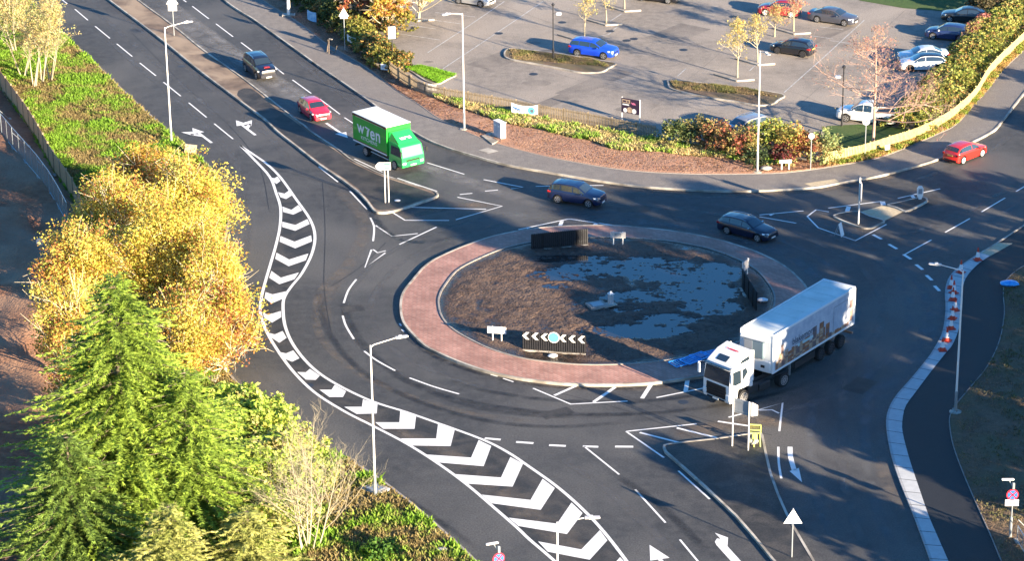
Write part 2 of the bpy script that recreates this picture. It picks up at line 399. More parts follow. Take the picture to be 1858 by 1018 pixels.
# ---- construction ground west of the fence
mudw=smooth(PL([(-700,-60),(-600,100),(-560,300),(-540,520),(-520,760),(-500,1020),(-500,1200)],-.1),4)
strip_grid('construction_ground',leftfence,mudw,90,60,lambda p,u,v: .12+max(0,.45+nz(p,.16,4)*.8+nz(p,.7,9)*.16)*min(1,v*10),'earth_dark')
# ---- pavement at the top / right
TK=[(330,-75),(370,-38),(407,0),(440,23),(460,35),(520,78),(575.5,118),(625,152),(674.6,187),(715,217),(765,248),(800,264),(845,278.5),(920,299),(1000,313.5),(1068.6,325.3),(1156.6,337.7),(1250,344.5),(1305,346.5),(1378,346),(1474,340.4),(1523.8,332),(1592.6,319.8),(1642,307.4),(1708,286.8),(1763,259),(1799,240),(1815.4,225.6),(1858,170.6),(1920,95),(1990,10)]
topk=smooth(PL(TK,.12),4)
BK=[(400,-75),(440,-36),(476.5,0),(542.5,41),(589,77),(658,118),(716,162),(760,190),(795.6,214.6),(845,239),(894.7,258.6),(960,277),(1030,292),(1134.6,308.8),(1250,315.7),(1360,315.7),(1446.8,311.5),(1570.6,292),(1625.6,275.8),(1702.6,242.8),(1735.6,225.6),(1768,190),(1790.7,165),(1820,128),(1858,90.8),(1905,45),(1960,-10)]
backk=smooth(PL(BK,.12),4)
pv=MB(); n=140; A=resample(topk,n); B=resample([p for p in backk],n)
for i in range(n-1):
    pv.add([A[i],A[i+1],B[i+1],B[i]],[(0,1,2,3)],'footway')
    pv.add([(A[i].x,A[i].y,-.1),(A[i+1].x,A[i+1].y,-.1),A[i+1],A[i]],[(0,1,2,3)],'kerb_grey')
struct('pavement',pv)
kb=MB(); kk=offset(topk,-.0)
kerbline(kb,topk,.15,inner=1,z0=-.1,z1=.165,mat='kerb')
kerbline(kb,backk,.06,inner=1,z0=.05,z1=.15,mat='kerb_grey')
struct('kerb_top',kb)
# ---- soil / grass strip behind the pavement up to the fences
FT=[(470,-75),(510,-35),(560,5),(600,48),(640,85),(680,118),(705,131),(735,151),(774,172),(845,186),(928,200),(980,211),(1030,219),(1085,229),(1126,238),(1190,250),(1300,268),(1420,283),(1499,295),(1568,281),(1667,249),(1722,220),(1768.6,179),(1799,132),(1858,74.3),(1900,30),(1950,-20)]
fenceline=smooth(PL(FT,.15),4)
sA=offset(backk,.06)
strip_grid('soil_bed',sA,fenceline,200,10,lambda p,u,v:.13+(.12*(nz(p,.8,2)+.6) if 0<v<1 else 0),'soil')
# grass band in front of the wooden fence
gA=smooth(PL([(792,178),(850,200),(920,225),(975,234),(1016,246),(1074,257),(1112.6,273),(1167.6,274),(1236,281),(1319,287),(1370,296),(1440,303)],.28),4)
gB=smooth(PL([(792,174),(845,186),(928,200),(980,211),(1030,219),(1085,229),(1126,238),(1190,250),(1300,268),(1420,283),(1440,290)],.2),4)
strip_grid('grass_band',gA,gB,120,8,lambda p,u,v:.17+.10*math.sin(min(1,v*1.3)*math.pi)*(1+nz(p,.9,3)),'turf')
strip_grid('verge_right',smooth(PL([(1500,303),(1570.6,291),(1625.6,275),(1702.6,242),(1735.6,225),(1768,189),(1790.7,164),(1820,127),(1858,90),(1905,44)],.16),4),
  smooth(PL([(1499,295),(1568,281),(1667,249),(1722,220),(1768.6,179),(1799,132),(1858,74.3),(1900,30)],.16),4),90,4,lambda p,u,v:.24+.05*nz(p,1.1,3),'turf')
# ---- car park slab, lawns, islands
cp=MB(); cpp=[p for p in smooth(PL(FT,.1),4)]
cp.poly(cpp+[Vector((150,60,.1)),Vector((150,220,.1)),Vector((-60,220,.1))],'carpark',z=.1); struct('car_park',cp)
def raised(name,pts,top,kerbm='kerb',z0=.08,z1=.22,w=.14,n=5,closed=True):
    q=smooth(PL(pts,z1),n,True)
    a=sum(q[i].x*q[(i+1)%len(q)].y-q[(i+1)%len(q)].x*q[i].y for i in range(len(q)))
    if a<0: q=q[::-1]
    mb=MB(); kerbline(mb,q,w,z0,z1+.006,kerbm,True,1)
    mb.poly(offset(q,w*.5,True),top,z=z1-.01)
    return struct(name,mb)
raised('car_park_island',[(914,97),(924,106),(975,115.5),(1020,124),(1055,130.5),(1090.6,129.5),(1106,122),(1117,113),(1074,106),(1011,95),(950,88),(922,87)],'turf_dim')
raised('car_park_island_east',[(1211.6,150),(1220,161),(1277.6,174.7),(1332.7,183),(1371,189.8),(1400,188.4),(1413,180),(1421,170),(1349,158),(1280,150),(1217,144.4)],'turf_dim')
raised('lawn_corner',[(736,121),(748,118.5),(765,119),(800,126),(828,134),(812,143),(796,151),(775,147),(752,133)],'turf',z1=.2)
lw=MB(); lw.poly(PL([(1494,290),(1500,228),(1560,225),(1640,232),(1668,236),(1667,246),(1568,278)],.12),'lawn',z=.115); struct('lawn_pub',lw)
lw=MB(); lw.poly(PL([(1540,-15),(1560,0),(1640,14),(1750,22),(1800,20),(1900,-20),(1800,-60)],.12),'lawn',z=.115); struct('lawn_far',lw)
# ---- central reserve (dual carriageway median)
ML=[(100,-75),(150,-38),(198,0),(250,39),(302.6,79.8),(357.6,125),(440,187),(480,217),(504,240),(542.5,270),(578,298),(614,322.5),(647,347),(663.6,364),(672,375),(679,383),(688,386),(705,385),(735,377.5),(760,369),(787,359.7),(796,353),(790,347)]
MR=[(696.6,317),(666,303),(639,289.5),(614,270),(568.7,240),(553.5,227),(534,213),(460,155),(421,126),(369,89.4),(314,44.7),(253,0),(210,-38),(165,-75)]
mp_=PL(ML,.12)[:]; left=smooth(mp_,4); right=smooth(PL([(790,347)]+MR,.12),4)
loop=left+right[1:]
mb=MB(); mb.poly(offset(loop,.08,True),'median_brown',z=.112); 
kerbline(mb,loop,.15,-.1,.17,'kerb',True,1); struct('central_reserve',mb)
mb=MB(); mb.poly(smooth(PL([(430,172),(480,212),(504,235),(542.5,265),(580,294),(616,318),(650,342),(668,362),(680,377),(690,381),(705,380),(735,373),(760,364),(780,357),(788,352.5),(745,337),(696.6,321),(664,307),(636,293),(612,275),(566,244),(532,218),(500,196),(455,160)],.12),3,True),'asphalt_black',z=.117); struct('central_reserve_tarmac',mb)
# ---- roundabout
OUT=[(729,560),(731,540),(737,527),(748,513),(778,480),(820,458),(855.5,443.6),(900,429),(960,417.5),(1010,412.5),(1067,410.6),(1110,411),(1151,413.3),(1236,423),(1305,437),(1327.5,444),(1365,456),(1398,471),(1422,484.5),(1445,504),(1461,523),(1468,548),(1462,580),(1440,610),(1405,640),(1365,660),(1310,676),(1251,686),(1190.5,694),(1150,697),(1100,698),(1060,697.5),(1015,695.5),(975,691),(940,686),(885,674),(830,655),(790,637),(771,626),(745,600),(733,582)]
INN=[(794.3,551),(797,534),(806,518),(827,492),(860,473),(910,452),(960,440),(1020,433),(1080,430),(1150,432),(1220,438),(1290,452),(1347,473.7),(1378.6,494),(1398,518),(1407,537.5),(1405,560),(1390,590),(1350,618),(1290,640),(1240,650),(1175,659.6),(1100,663.5),(1050,663),(1015,660.5),(975,656),(940,650),(895,637),(860,621.5),(822.5,600),(801,577)]
outp=smooth(PL(OUT,.1),3,True); innp=smooth(PL(INN,.2),4,True)
cen=sum(innp,Vector())/len(innp)
def ccw(q):
    a=sum(q[i].x*q[(i+1)%len(q)].y-q[(i+1)%len(q)].x*q[i].y for i in range(len(q))); return q if a>0 else q[::-1]
outp=ccw(outp); innp=ccw(innp)
def angres(q,c,n):
    qq=sorted(((math.atan2(p.y-c.y,p.x-c.x),p) for p in q),key=lambda t:t[0]); A=[a for a,_ in qq]; out=[]
    m=len(qq)
    for k in range(n):
        t=-math.pi+2*math.pi*k/n; j=0
        while j<m and A[j]<t: j+=1
        a0,p0=qq[(j-1)%m]; a1,p1=qq[j%m]
        if j==0: a0-=2*math.pi
        if j==m: a1+=2*math.pi
        f=(t-a0)/max(1e-9,(a1-a0)); out.append(p0.lerp(p1,f))
    return out
NA=180
oo=angres(outp,cen,NA); ii=angres(innp,cen,NA)
mb=MB()
for k in range(NA):
    l=(k+1)%NA; a,b,c,d=oo[k],oo[l],ii[l],ii[k]
    mb.add([(a.x,a.y,.165),(b.x,b.y,.165),(c.x,c.y,.22),(d.x,d.y,.22)],[(0,1,2,3)],'block_paving')
struct('roundabout_apron',mb)
mb=MB(); kerbline(mb,offset(oo,-.16,True),.17,-.1,.18,'kerb',True,1); kerbline(mb,ii,.13,.1,.27,'kerb_grey',True,1); struct('roundabout_kerb',mb)
# mud disc with puddle hollows
PUD=[(1030,498,75,14),(1100,490,90,17),(1180,480,80,15),(1240,495,110,22),(1260,530,100,20),(1160,540,80,13),(1290,560,60,14),(1160,602,95,13),(1080,600,50,9),(1215,580,70,10),(1010,470,50,8),(1130,560,60,8),(1010,520,30,6),(1310,500,40,14),(1060,470,60,8)]
pw=[(P(x,y,.2),rx/25.,ry/25/.38) for x,y,rx,ry in PUD]
def mudz(p,fr):
    base=.31+nz(p,.25,5)*.08+nz(p,1.1,6)*.055+nz(p,4,7)*.02
    st=nz((p[0]*.8+p[1]*.25,p[1]*1.7),1.5,12)+.75*nz(p,3.6,15,3)
    dip=0
    for c,rx,ry in pw:
        d=((p[0]-c.x)/(rx*1.0))**2+((p[1]-c.y)/(ry*1.0))**2
        dip=max(dip,1-d*.75)
    if dip>0: base-=.118*min(1,dip*1.5); base+=st*.080*min(1,dip*2)
    # tracks
    base-=.03*max(0,math.sin(p[0]*1.1+p[1]*.6+nz(p,.2,8)*3))**8
    e=min(1,(1-fr)*9); return .215*(1-e)+base*e
rings=150; seg=420
i2=angres(innp,cen,seg)
vs=[(cen.x,cen.y,mudz(cen,0))];fs=[]
for r in range(1,rings+1):
    fr=r/rings
    for k in range(seg):
        q=i2[k]; d=Vector((q.x-cen.x,q.y-cen.y,0)); d=d*(1-.10/d.length); x=cen.x+d.x*fr; y=cen.y+d.y*fr
        vs.append((x,y,mudz((x,y,0),fr)))
for k in range(seg): fs.append((0,1+k,1+(k+1)%seg))
for r in range(rings-1):
    for k in range(seg):
        a=1+r*seg+k; b=1+r*seg+(k+1)%seg; fs.append((a,a+seg,b+seg,b))
mb=MB(); mb.add(vs,fs,'mud'); struct('island_mud',mb,smooth_=True,ang=80)
mb=MB(); mb.poly([Vector((cen.x+(q.x-cen.x)*.93,cen.y+(q.y-cen.y)*.95,.2)) for q in i2[::6]],'puddle',z=.222); struct('puddle_water',mb)
# ---- splitter islands
def island(name,pts,top,w=.16,z1=.12,n=4,mat='kerb'):
    q=ccw(smooth(PL(pts,z1),n,True)); mb=MB(); kerbline(mb,q,w,-.1,z1+.006,mat,True,1); mb.poly(offset(q,w*.5,True),top,z=z1-.008); return struct(name,mb)
mb=MB()
q=ccw(PL([(1202.5,812),(1204,808),(1214,805.4),(1250,801),(1299.6,795.8),(1360,787),(1381,785.5),(1385,790),(1391,820),(1400,859),(1413.8,897.6),(1429,932),(1441,955),(1478,1018),(1500,1060),(1470,1090),(1400,1016),(1366,974),(1332.7,936),(1305,910),(1277.6,883.8),(1240,850),(1206,820.5)],.12))
kerbline(mb,q,.16,-.1,.16,'kerb',True,1); mb.poly(offset(q,.08,True),'asphalt_black',z=.14); struct('splitter_south',mb)
island('splitter_east_west_part',[(1511.8,392),(1516,388),(1525,385.5),(1545,382.5),(1562,383.5),(1580,391.5),(1606,399.5),(1596,407),(1582,413),(1568,413.5),(1552,409),(1530,401)],'asphalt_black',n=3)
mb=MB(); mb.poly(PL([(1562,383.5),(1600,373),(1608,374),(1642,382),(1606,400),(1592,396)],.06),'tan',z=.05); struct('splitter_east_crossing',mb)
island('splitter_east_nose',[(1609,370.5),(1630,366),(1656,359.5),(1672,357),(1682,359),(1684,363),(1680,367),(1660,377),(1643,383),(1625,376)],'asphalt_black',n=3)
# ---- right hand side: wide concrete kerb strip, new footpath, dark verge
SL=[(1777.8,458),(1750.7,476.3),(1730.4,492),(1719,509),(1714.5,529.4),(1715.7,554),(1713.4,583.6),(1707.8,608.4),(1694,633.3),(1683,650),(1650.4,689.8),(1628.3,714.6),(1614.6,736.6),(1607.7,761.4),(1610.5,793),(1617.3,826),(1628.3,861.8),(1642,897.6),(1656,930.6),(1672.4,974.6),(1687.5,1016),(1710,1080),(1735,1150)]
SR=[(1797,463.9),(1775.5,478.6),(1757,497.8),(1748.3,515.8),(1746.6,543),(1744.4,574.6),(1738.3,601.7),(1728,626.5),(1716.4,640.3),(1686,678.8),(1661.4,711.8),(1643.5,736.6),(1638,758.6),(1637,780),(1643.5,809.5),(1653,842.5),(1669.6,892),(1686,938.8),(1702.6,977.3),(1720.5,1018),(1748,1080),(1775,1150)]
sl_=smooth(PL(SL,.12),5); sr_=smooth(PL(SR,.12),5)
nS=int(sum((a-b).length for a,b in zip(sl_,sl_[1:]))/1.75)
A=resample(sl_,nS*2+1); B=resample(sr_,nS*2+1)
mb=MB()
for i in range(nS):
    for h in range(2):
        k=i*2+h
        def cut(P0,P1,f0,f1): return P0.lerp(P1,f0),P0.lerp(P1,f1)
        f0=.035 if h==0 else 0; f1=.965 if h==1 else 1
        a0,a1=A[k].lerp(A[k+1],f0),A[k].lerp(A[k+1],f1); b0,b1=B[k].lerp(B[k+1],f0),B[k].lerp(B[k+1],f1)
        e0,e1=a0.lerp(b0,.14),a1.lerp(b1,.14)
        mb.add([(q.x,q.y,.13) for q in (e0,e1,b1,b0)],[(0,1,2,3)],'slab')
        mb.add([(q.x,q.y,.128) for q in (a0,a1,e1,e0)],[(0,1,2,3)],'slab_edge')
for i in range(nS*2):
    a0,a1,b0,b1=A[i],A[i+1],B[i],B[i+1]
    mb.add([(q.x,q.y,.118) for q in (a0,a1,b1,b0)],[(0,1,2,3)],'asphalt_fresh')
    mb.add([(a0.x,a0.y,-.1),(a1.x,a1.y,-.1),(a1.x,a1.y,.128),(a0.x,a0.y,.128)],[(0,1,2,3)],'slab_edge')
struct('kerb_slabs_east',mb)
FR=[(1960,452),(1900,466),(1858,482),(1832,501),(1823,513),(1819.5,533),(1821.5,568.8),(1812.7,618.3),(1790.7,665),(1755,709),(1730,739.3),(1722.5,757),(1722.5,775),(1728.8,809.5),(1746.6,859),(1771.4,916.8),(1796.2,971.8),(1815.4,1018),(1845,1080),(1880,1150)]
fr_=smooth(PL(FR,.11),4)
EK=[(1960,338),(1900,378),(1858,407),(1819.5,432.6),(1797,447),(1777.8,458)]
ek_=smooth(PL(EK,.12),4)
mb=MB(); poly=ek_+[p for p in sr_]; left_=resample(ek_+sr_[3:],160); rt=resample(fr_,160)
for i in range(159):
    a,b,c,d=left_[i],left_[i+1],rt[i+1],rt[i]
    mb.add([(q.x,q.y,.106) for q in (a,b,c,d)],[(0,1,2,3)],'asphalt_fresh')
struct('footpath_east',mb)
mb=MB(); kerbline(mb,ek_,.15,-.1,.13,'kerb',False,1); kerbline(mb,fr_,.06,0,.16,'kerb_grey',False,1)
mb.poly(PL([(1797,447),(1813,440),(1838,441),(1797,464),(1779,458)],.13),'tan',z=.114); struct('kerb_east',mb)
far=smooth(PL([(2150,430),(2150,560),(2150,700),(2150,800),(2150,950),(2150,1150)],.1),3)
strip_grid('verge_east',offset(fr_,.06),far,110,40,lambda p,u,v:.11+(nz(p,.4,11)*.14+.12)*min(1,v*8),'turf_dim')
# tactile / dropped crossing panels on the top pavement
mb=MB(); mb.poly(PL([(1459,333),(1514.6,324.8),(1525,331.5),(1474,339.5)],.12),'tan',z=.135)
mb.poly(PL([(868,272),(886,268),(905,274),(886,279)],.13),'kerb',z=.14)
struct('paving_panels',mb)
# ============================================================ markings
mk=MB(); ZM=.007
def line(pts,w=.13,mat='paint_white',sm=False,z=0):
    q=PL(pts,z)
    if sm: q=smooth(q,6)
    a=offset(q,w/2); b=offset(q,-w/2)
    for i in range(len(q)-1):
        mk.poly([a[i],a[i+1],b[i+1],b[i]],mat,z=ZM+z)
def blk(pts,mat='paint_white',z=0): mk.poly(PL(pts,z),mat,z=ZM+z)
for a in [((108,-5),(122,6)),((136,16),(159.5,36)),((172.7,47),(199.4,69)),((212,79),(240,102)),((253.6,113.6),(282.8,137)),((296.5,148.5),(328,174)),((342.5,186),(374.7,212.6)),((388.7,224),(423,252)),
  ((310,-18),(338,3)),((348.8,10.5),(379,33.6)),((392,42.6),(422.8,66)),((437.4,76.5),(466,98)),((484,109),(515,134)),((530.7,144.4),(564.5,169)),((580,179),(616.8,206.9)),((625,213),(660,236)),((775,295),(842.4,316)),
  ((578,302),(613,330)),((634.7,346.5),(666,380)),((643,288),(694,312)),((721,323),(793,347)),
  ((1642,461.5),(1690,435.3)),((1715,421.6),(1760,396.3)),((1781,384.4),(1823.7,359)),((1843.5,347.3),(1885,323)),
  ((1059.7,810.4),(1123.6,861.8)),((1152.5,888.8),(1207.5,949.3)),((1233.6,980),(1275,1030)),((1230.9,855),(1287.8,906.6)),
  ((1503,377.5),(1599.5,365.2)),((1629,359.7),(1706,342.3)),((972,338),(1000,337.5)),((1070,336.3),(1095,336.3)),
  ((1378,390),(1457.8,382.5)),((1378,393.2),(1444.6,405)),((725,587),(728,591.5)),((729,598),(733,602)),((890.5,680),(903,683.5)),((912.6,687),(931.8,693.4)),((852,445),(899,430))]: line(a)
for a in [((672,395),(678.7,412),(677,437.5)),((646.5,507),(632,527),(623.7,550)),((621.8,573),(628,592),(642,615.5)),((661,637.5),(683,654),(717,673)),((743,686),(787,702),(833,715.4)),((1412.3,811.4),(1413,840),(1417.6,868.8))]: line(a,.15,sm=True)
for a in [((713,386),(735,399.6),(815,400)),((746,376),(882,379.5)),((830,357.7),(911,374),(827,398.7)),((681.5,409),(711,428.7),(758,423.8)),((792,412),(724.7,443.6)),((674,453),(662,485.7),(699,459)),((677,452.7),(685,458.7),(700,455)),
  ((834,352.8),(857,350.6)),((880,346.7),(903.5,344.5)),((877.6,325.8),(949,339.6),(927.6,342.5)),((940.6,416.6),(1030,397.6),(1035.5,397.6),(1122,410)),((967.3,705),(1035.5,733.8),(1138.7,728.3)),((1191,722),(1290,702)),
  ((1464.7,392.7),(1481,380.3),(1504,384.5)),((1464.7,392.7),(1484.7,413.3),(1551.9,436.7),(1608.5,407)),
  ((1136,783.4),(1263.9,769.6)),((1136,783.4),(1204.7,831)),((1321.7,757.8),(1350.5,750.4)),((1367,746.8),(1420,731.5),(1414,783)),((1377.8,745),(1400.8,744.2),(1413.5,750.4))]: line(a,.14)
for a,wd in [(((960,414),(956,420)),.3),(((1019.6,401),(1015,413)),.3),(((1083.7,404),(1077,409.7)),.3),(((1046.5,700),(1006,718)),.22),(((1116,703),(1077,730)),.25),(((1181,698.6),(1165,723.4)),.28),(((1247.4,690),(1244,710.5)),.3),(((1540,374.8),(1537,383.6)),.35),(((1601,365.5),(1603,372)),.4),(((1397,391),(1405,387)),.2),(((1654,354),(1658,359)),.3),
  (((1160.7,785.3),(1233.6,804)),.2),(((1228,777),(1301,795)),.2),(((1302.4,765),(1357.4,773.2)),.2)]: line(a,wd)
for a in [((936.5,802.6),(968,804.8)),((996.2,808.4),(1026.7,809.8)),((1057.5,810.4),(1085.6,811.4)),((1116,811),(1149,811.2)),((879.5,795.8),(908.4,798.5)),((1583.8,425.7),(1599.5,434)),((1612.4,443),(1627.5,451.8)),((1639.3,461.5),(1653,470.5)),((1662,480),(1674.3,489.5)),((1680.6,499.4),(1691,508.8)),((1695.7,518.7),(1704.8,528.3))]: line(a,.26)
struct('lane_markings',mk)
# hatched divider: darker strip, edge lines, chevrons
HL=[(436,264),(460,288),(489,320),(501,350),(509,377.5),(508,410.6),(501,443.6),(490,482),(479,520),(473.8,544),(472.4,566),(479,590.8),(495.8,623.8),(528.8,670.6),(570,711.8),(625,747),(674.6,772.4),(735,804),(790,838.4),(845,878.3),(900,925),(940,960),(961,980),(1005,1018),(1070,1080)]
HR=[(436,264),(460,280),(484.8,297.8),(509.5,322.5),(537,361),(561.8,396.8),(571.4,427),(566,460),(548,495.8),(528.8,520),(516,540),(513.6,560.5),(517.8,593.5),(534.3,629.3),(567.3,667.8),(611.3,698),(674.6,728.3),(735,747.6),(790,766.8),(872.6,797),(920,820.5),(961,848),(1010.8,883.8),(1057.5,925),(1096,966.3),(1134.6,1016),(1180,1080)]
hl=smooth(PL(HL),5); hr=smooth(PL(HR),5)
mb=MB(); mb.poly(hl+hr[::-1][:-1],'asphalt_worn' if False else 'asphalt_black',z=.004); struct('hatching_ground',mb)
mk=MB()
for q in (hl,hr):
    a=offset(q,.11); b=offset(q,-.11)
    for i in range(len(q)-1): mk.poly([a[i],a[i+1],b[i+1],b[i]],'paint_white',z=.010)
def tr(pts,ox,oy): return [(ox+x/3.6354,oy+y/3.6354) for x,y in pts]
CH_=[tr(q,460,240) for q in ([(115,300),(138,303),(158,292),(178,320),(152,340),(130,325)],[(162,395),(205,405),(232,385),(255,415),(215,440),(178,428)],[(190,490),(250,512),(295,480),(320,515),(262,543),(195,525)],[(190,590),(275,612),(355,573),(370,605),(275,650),(190,625)],[(178,685),(270,722),(380,680),(385,720),(275,766),(172,722)],[(152,795),(235,840),(362,800),(345,845),(232,884),(143,835)],[(118,915),(180,960),(300,925),(270,970),(170,1003),(103,960)])]
CH_+=[tr(q,460,500) for q in ([(80,110),(125,125),(215,105),(200,150),(120,185),(72,150)],[(62,242),(105,258),(180,235),(183,275),(122,312),(68,275)],[(103,380),(140,390),(192,367),(218,412),(170,445),(118,410)],[(175,507),(215,515),(262,495),(303,547),(255,570),(205,550)],[(288,638),(345,640),(372,617),(437,662),(410,690),(345,688)],[(435,755),(515,755),(535,722),(610,765),(590,803),(500,803)],[(598,868),(715,868),(722,818),(818,850),(812,912),(680,915)])]
CH_+=[tr(q,460,738) for q in ([(803,105),(962,105),(968,30),(1073,55),(1062,148),(855,148)],[(968,212),(1205,212),(1218,110),(1328,150),(1300,262),(1040,258)],[(1137,318),(1435,338),(1485,222),(1568,262),(1518,395),(1215,370)])]
CH_+=[[(823.7,861),(909,867.3),(926,830),(949,842),(930,883.8),(848,878.3)],[(874,898.4),(962.6,908),(984.6,869.5),(1006.7,886.5),(981,926),(892,914)],[(922.7,940.2),(1010.8,951.2),(1037,912.7),(1057,932),(1028.7,970),(940.6,955.3)],[(976.4,983.4),(1054.8,998),(1088.4,963),(1102,981.5),(1070,1016.7),(993.7,1002)],[(1022,1022),(1100,1040),(1125,1012),(1142,1030),(1110,1062),(1045,1046)]]
for q in CH_: mk.poly(PL(q),'paint_white',z=.008)
struct('chevron_markings',mk)
# arrows
mk=MB()
def arrow(tail,tip,side=0,w=.24,hw=.52,hl_=1.5):
    t,p=P(*tail),P(*tip); d=(p-t); L_=d.length; d.normalize(); q=Vector((-d.y,d.x,0))
    def F(pts): mk.poly([t+d*a+q*b for a,b in pts],'paint_white',z=.009)
    F([(0,-w/2),(L_-hl_,-w/2),(L_-hl_,w/2),(0,w/2)]); F([(L_-hl_,-hw),(L_,0),(L_-hl_,hw)])
    if side:
        s=side; a0=L_*.42
        F([(a0,s*w/2),(a0+.9,s*.75),(a0+1.25,s*.75),(a0+.7,s*w/2)]); F([(a0+.55,s*.62),(a0+2.0,s*1.25),(a0+1.7,s*.35)])
arrow((384,259),(349,232),1); arrow((463.5,245),(428,218),-1); arrow((592,223),(631,250),0)
arrow((1222,1050),(1178.6,989.7),0,.26,.6,1.9)
mk.poly(PL([(1432.6,855.6),(1449.4,850),(1455.3,875.9)]),'paint_white',z=.009)
q=smooth(PL([(1433.5,811.4),(1434.5,830),(1441,854)]),6); a=offset(q,.16); b=offset(q,-.16)
for i in range(len(q)-1): mk.poly([a[i],a[i+1],b[i+1],b[i]],'paint_white',z=.009)
mk.poly(PL([(1297,967.7),(1321,976.5),(1320,992)]),'paint_white',z=.009)
mk.poly(PL([(1345,1040),(1354,1030),(1308,979),(1301,978),(1297,984),(1300,990)]),'paint_white',z=.009)
struct('arrow_markings',mk)
# car park lines
mk=MB()
for a in [((776,95),(842,52),(915,2)),((804,124),(870,80),(940,33),(985,2)),((738,44),(791.5,52)),((724,60.5),(798,72)),((765,33),(837,42.6)),((790,22),(862,30)),((815,5),(880,14)),((1422,168),(1495,103),(1568,36)),((1244.6,124),(1229.5,137.5)),((1488,48),(1530,53)),((1470,64),(1512,70)),((1448,82),(1490,86)),((1506,73),(1548,79)),((1120,48),(1104,62),(1075,68)),((1128,24),(1107,38)),((1360,128),(1377,112))]: line(a,.1,'paint_worn',z=.1)
struct('bay_markings',mk)
# wear, dust and sealing films; tan patches also paint in sunlit streaks
Z1=.0030
strip_film('wheel_track',PL([(250,-20),(330,38),(420,98),(500,152),(590,212),(680,262),(780,305),(880,340),(990,372),(1100,392)]),[3.0,2.2],'dust_sheen',Z1)  # pale wheel wear, with the wet lane's sheen painted in
strip_film('wheel_track',PL([(275,-20),(360,42),(455,112),(540,165),(640,228)]),[1.3,1.3],'dust_sheen',Z1+.0003)
strip_film('wheel_track',PL([(225,-20),(300,38),(385,98),(455,148),(540,208)]),[.9,.9],'dust_sheen',Z1+.0006)
strip_film('wheel_track',PL([(690,330),(800,352),(950,392),(1150,402),(1300,420),(1420,455),(1500,520),(1540,600),(1520,700)]),[2.2,1.8],'silt',Z1)
strip_film('kerb_dust',PL([(380,600),(400,668),(450,722),(520,775),(610,836)]),[1.6,1.2],'dust_lit_tan',Z1+.0007)
strip_film('kerb_dust',PL([(426,700),(480,746),(542,792),(600,826)]),[1.9,1.1],'dust_lit_tan',Z1+.001)
strip_film('kerb_dust',PL([(385,655),(440,712),(500,757),(560,795)]),[1.5,1.5],'dust_sheen',Z1+.0015)
strip_film('kerb_dust',PL([(118,72),(190,139),(250,193),(330,265)]),[1.2,.9],'dust_lit_tan',Z1+.001)
strip_film('kerb_dust',PL([(1690,520),(1700,560),(1690,610),(1650,660),(1600,720),(1585,780)]),[3.4,2.4],'silt',Z1+.001)
strip_film('kerb_dust',PL([(1590,790),(1605,860),(1640,940),(1680,1020)]),[1.2,1.2],'dust',Z1+.001)
strip_film('kerb_dust',PL([(1000,323),(1150,343),(1300,353),(1450,348),(1600,325),(1750,272)]),[1.0,1.0],'dust_lit_tan',Z1+.001)
strip_film('kerb_dust',PL([(950,696),(1060,705),(1200,704),(1290,690)]),[.7,.7],'dust_lit_tan',Z1+.001)
strip_film('tyre_line',PL([(640,110),(560,130)]),[.5,.5],'tyre_dark',Z1)
strip_film('tyre_line',PL([(900,880),(1000,800),(1120,742),(1300,700)]) if False else PL([(620,520),(640,600),(720,680),(850,735),(1000,755),(1180,750)]),[.9,.9],'tyre_dark',Z1+.002)
strip_film('tyre_line',PL([(575,520),(600,610),(680,690),(830,752),(1000,775),(1200,760)]),[.7,.7],'tyre_dark',Z1+.002)
strip_film('tyre_line',PL([(600,330),(660,400),(640,470),(595,540),(590,600)]),[1.4,1.4],'dust',Z1+.002)
strip_film('tyre_line',PL([(1330,830),(1360,770),(1420,720)]),[3,3],'dust',Z1+.002)
strip_film('worn_lit_patch',PL([(700,395),(780,380),(860,372),(915,376)]),[2.6,1.2],'dust_lit_tan',Z1+.002)
strip_film('worn_lit_patch',PL([(1220,790),(1290,778),(1380,765),(1450,772)]),[2.0,2.2],'dust_lit_tan',Z1+.002)
strip_film('worn_lit_patch',PL([(840,840),(930,905),(1010,970),(1080,1040)]),[2.6,2.6],'dust',.0052)
strip_film('worn_lit_patch',PL([(590,740),(700,775),(800,815),(880,860)]),[1.2,1.6],'dust',.0052)
strip_film('worn_lit_patch',PL([(1480,390),(1530,402),(1590,425)]),[1.2,1.2],'dust_lit_tan',Z1+.002)

# polished wheel paths round the circulatory carriageway, oil and patch marks
def ringpath(f0,a0,a1,n=14):
    out=[]
    for i in range(n):
        a=R(a0+(a1-a0)*i/(n-1)); t=(a+math.pi)/(2*math.pi)*NA; p=oo[int(t)%NA]; d=Vector((p.x-cen.x,p.y-cen.y,0)); k=1+f0/d.length; out.append(Vector((cen.x+d.x*k,cen.y+d.y*k,0)))
    return out
zz=.0036
for f0,a0,a1,wd_,m_ in ((1.5,-40,100,.8,'silt'),(3.4,-50,110,.8,'silt'),(5.3,-60,95,.9,'polish'),(7.2,-70,80,.9,'silt'),(2.2,100,250,.7,'polish'),(4.1,95,240,.7,'polish'),(6.2,150,260,.8,'dust'),(2.6,230,330,.7,'tyre_dark'),(4.6,220,320,.7,'tyre_dark'),(8.5,-30,60,1.0,'silt'),(.5,-175,-30,.5,'oil'),(.45,60,170,.5,'tyre_dark')):
    strip_film('wheel_path',ringpath(f0,a0,a1),[wd_,wd_],m_,zz); zz+=.00015
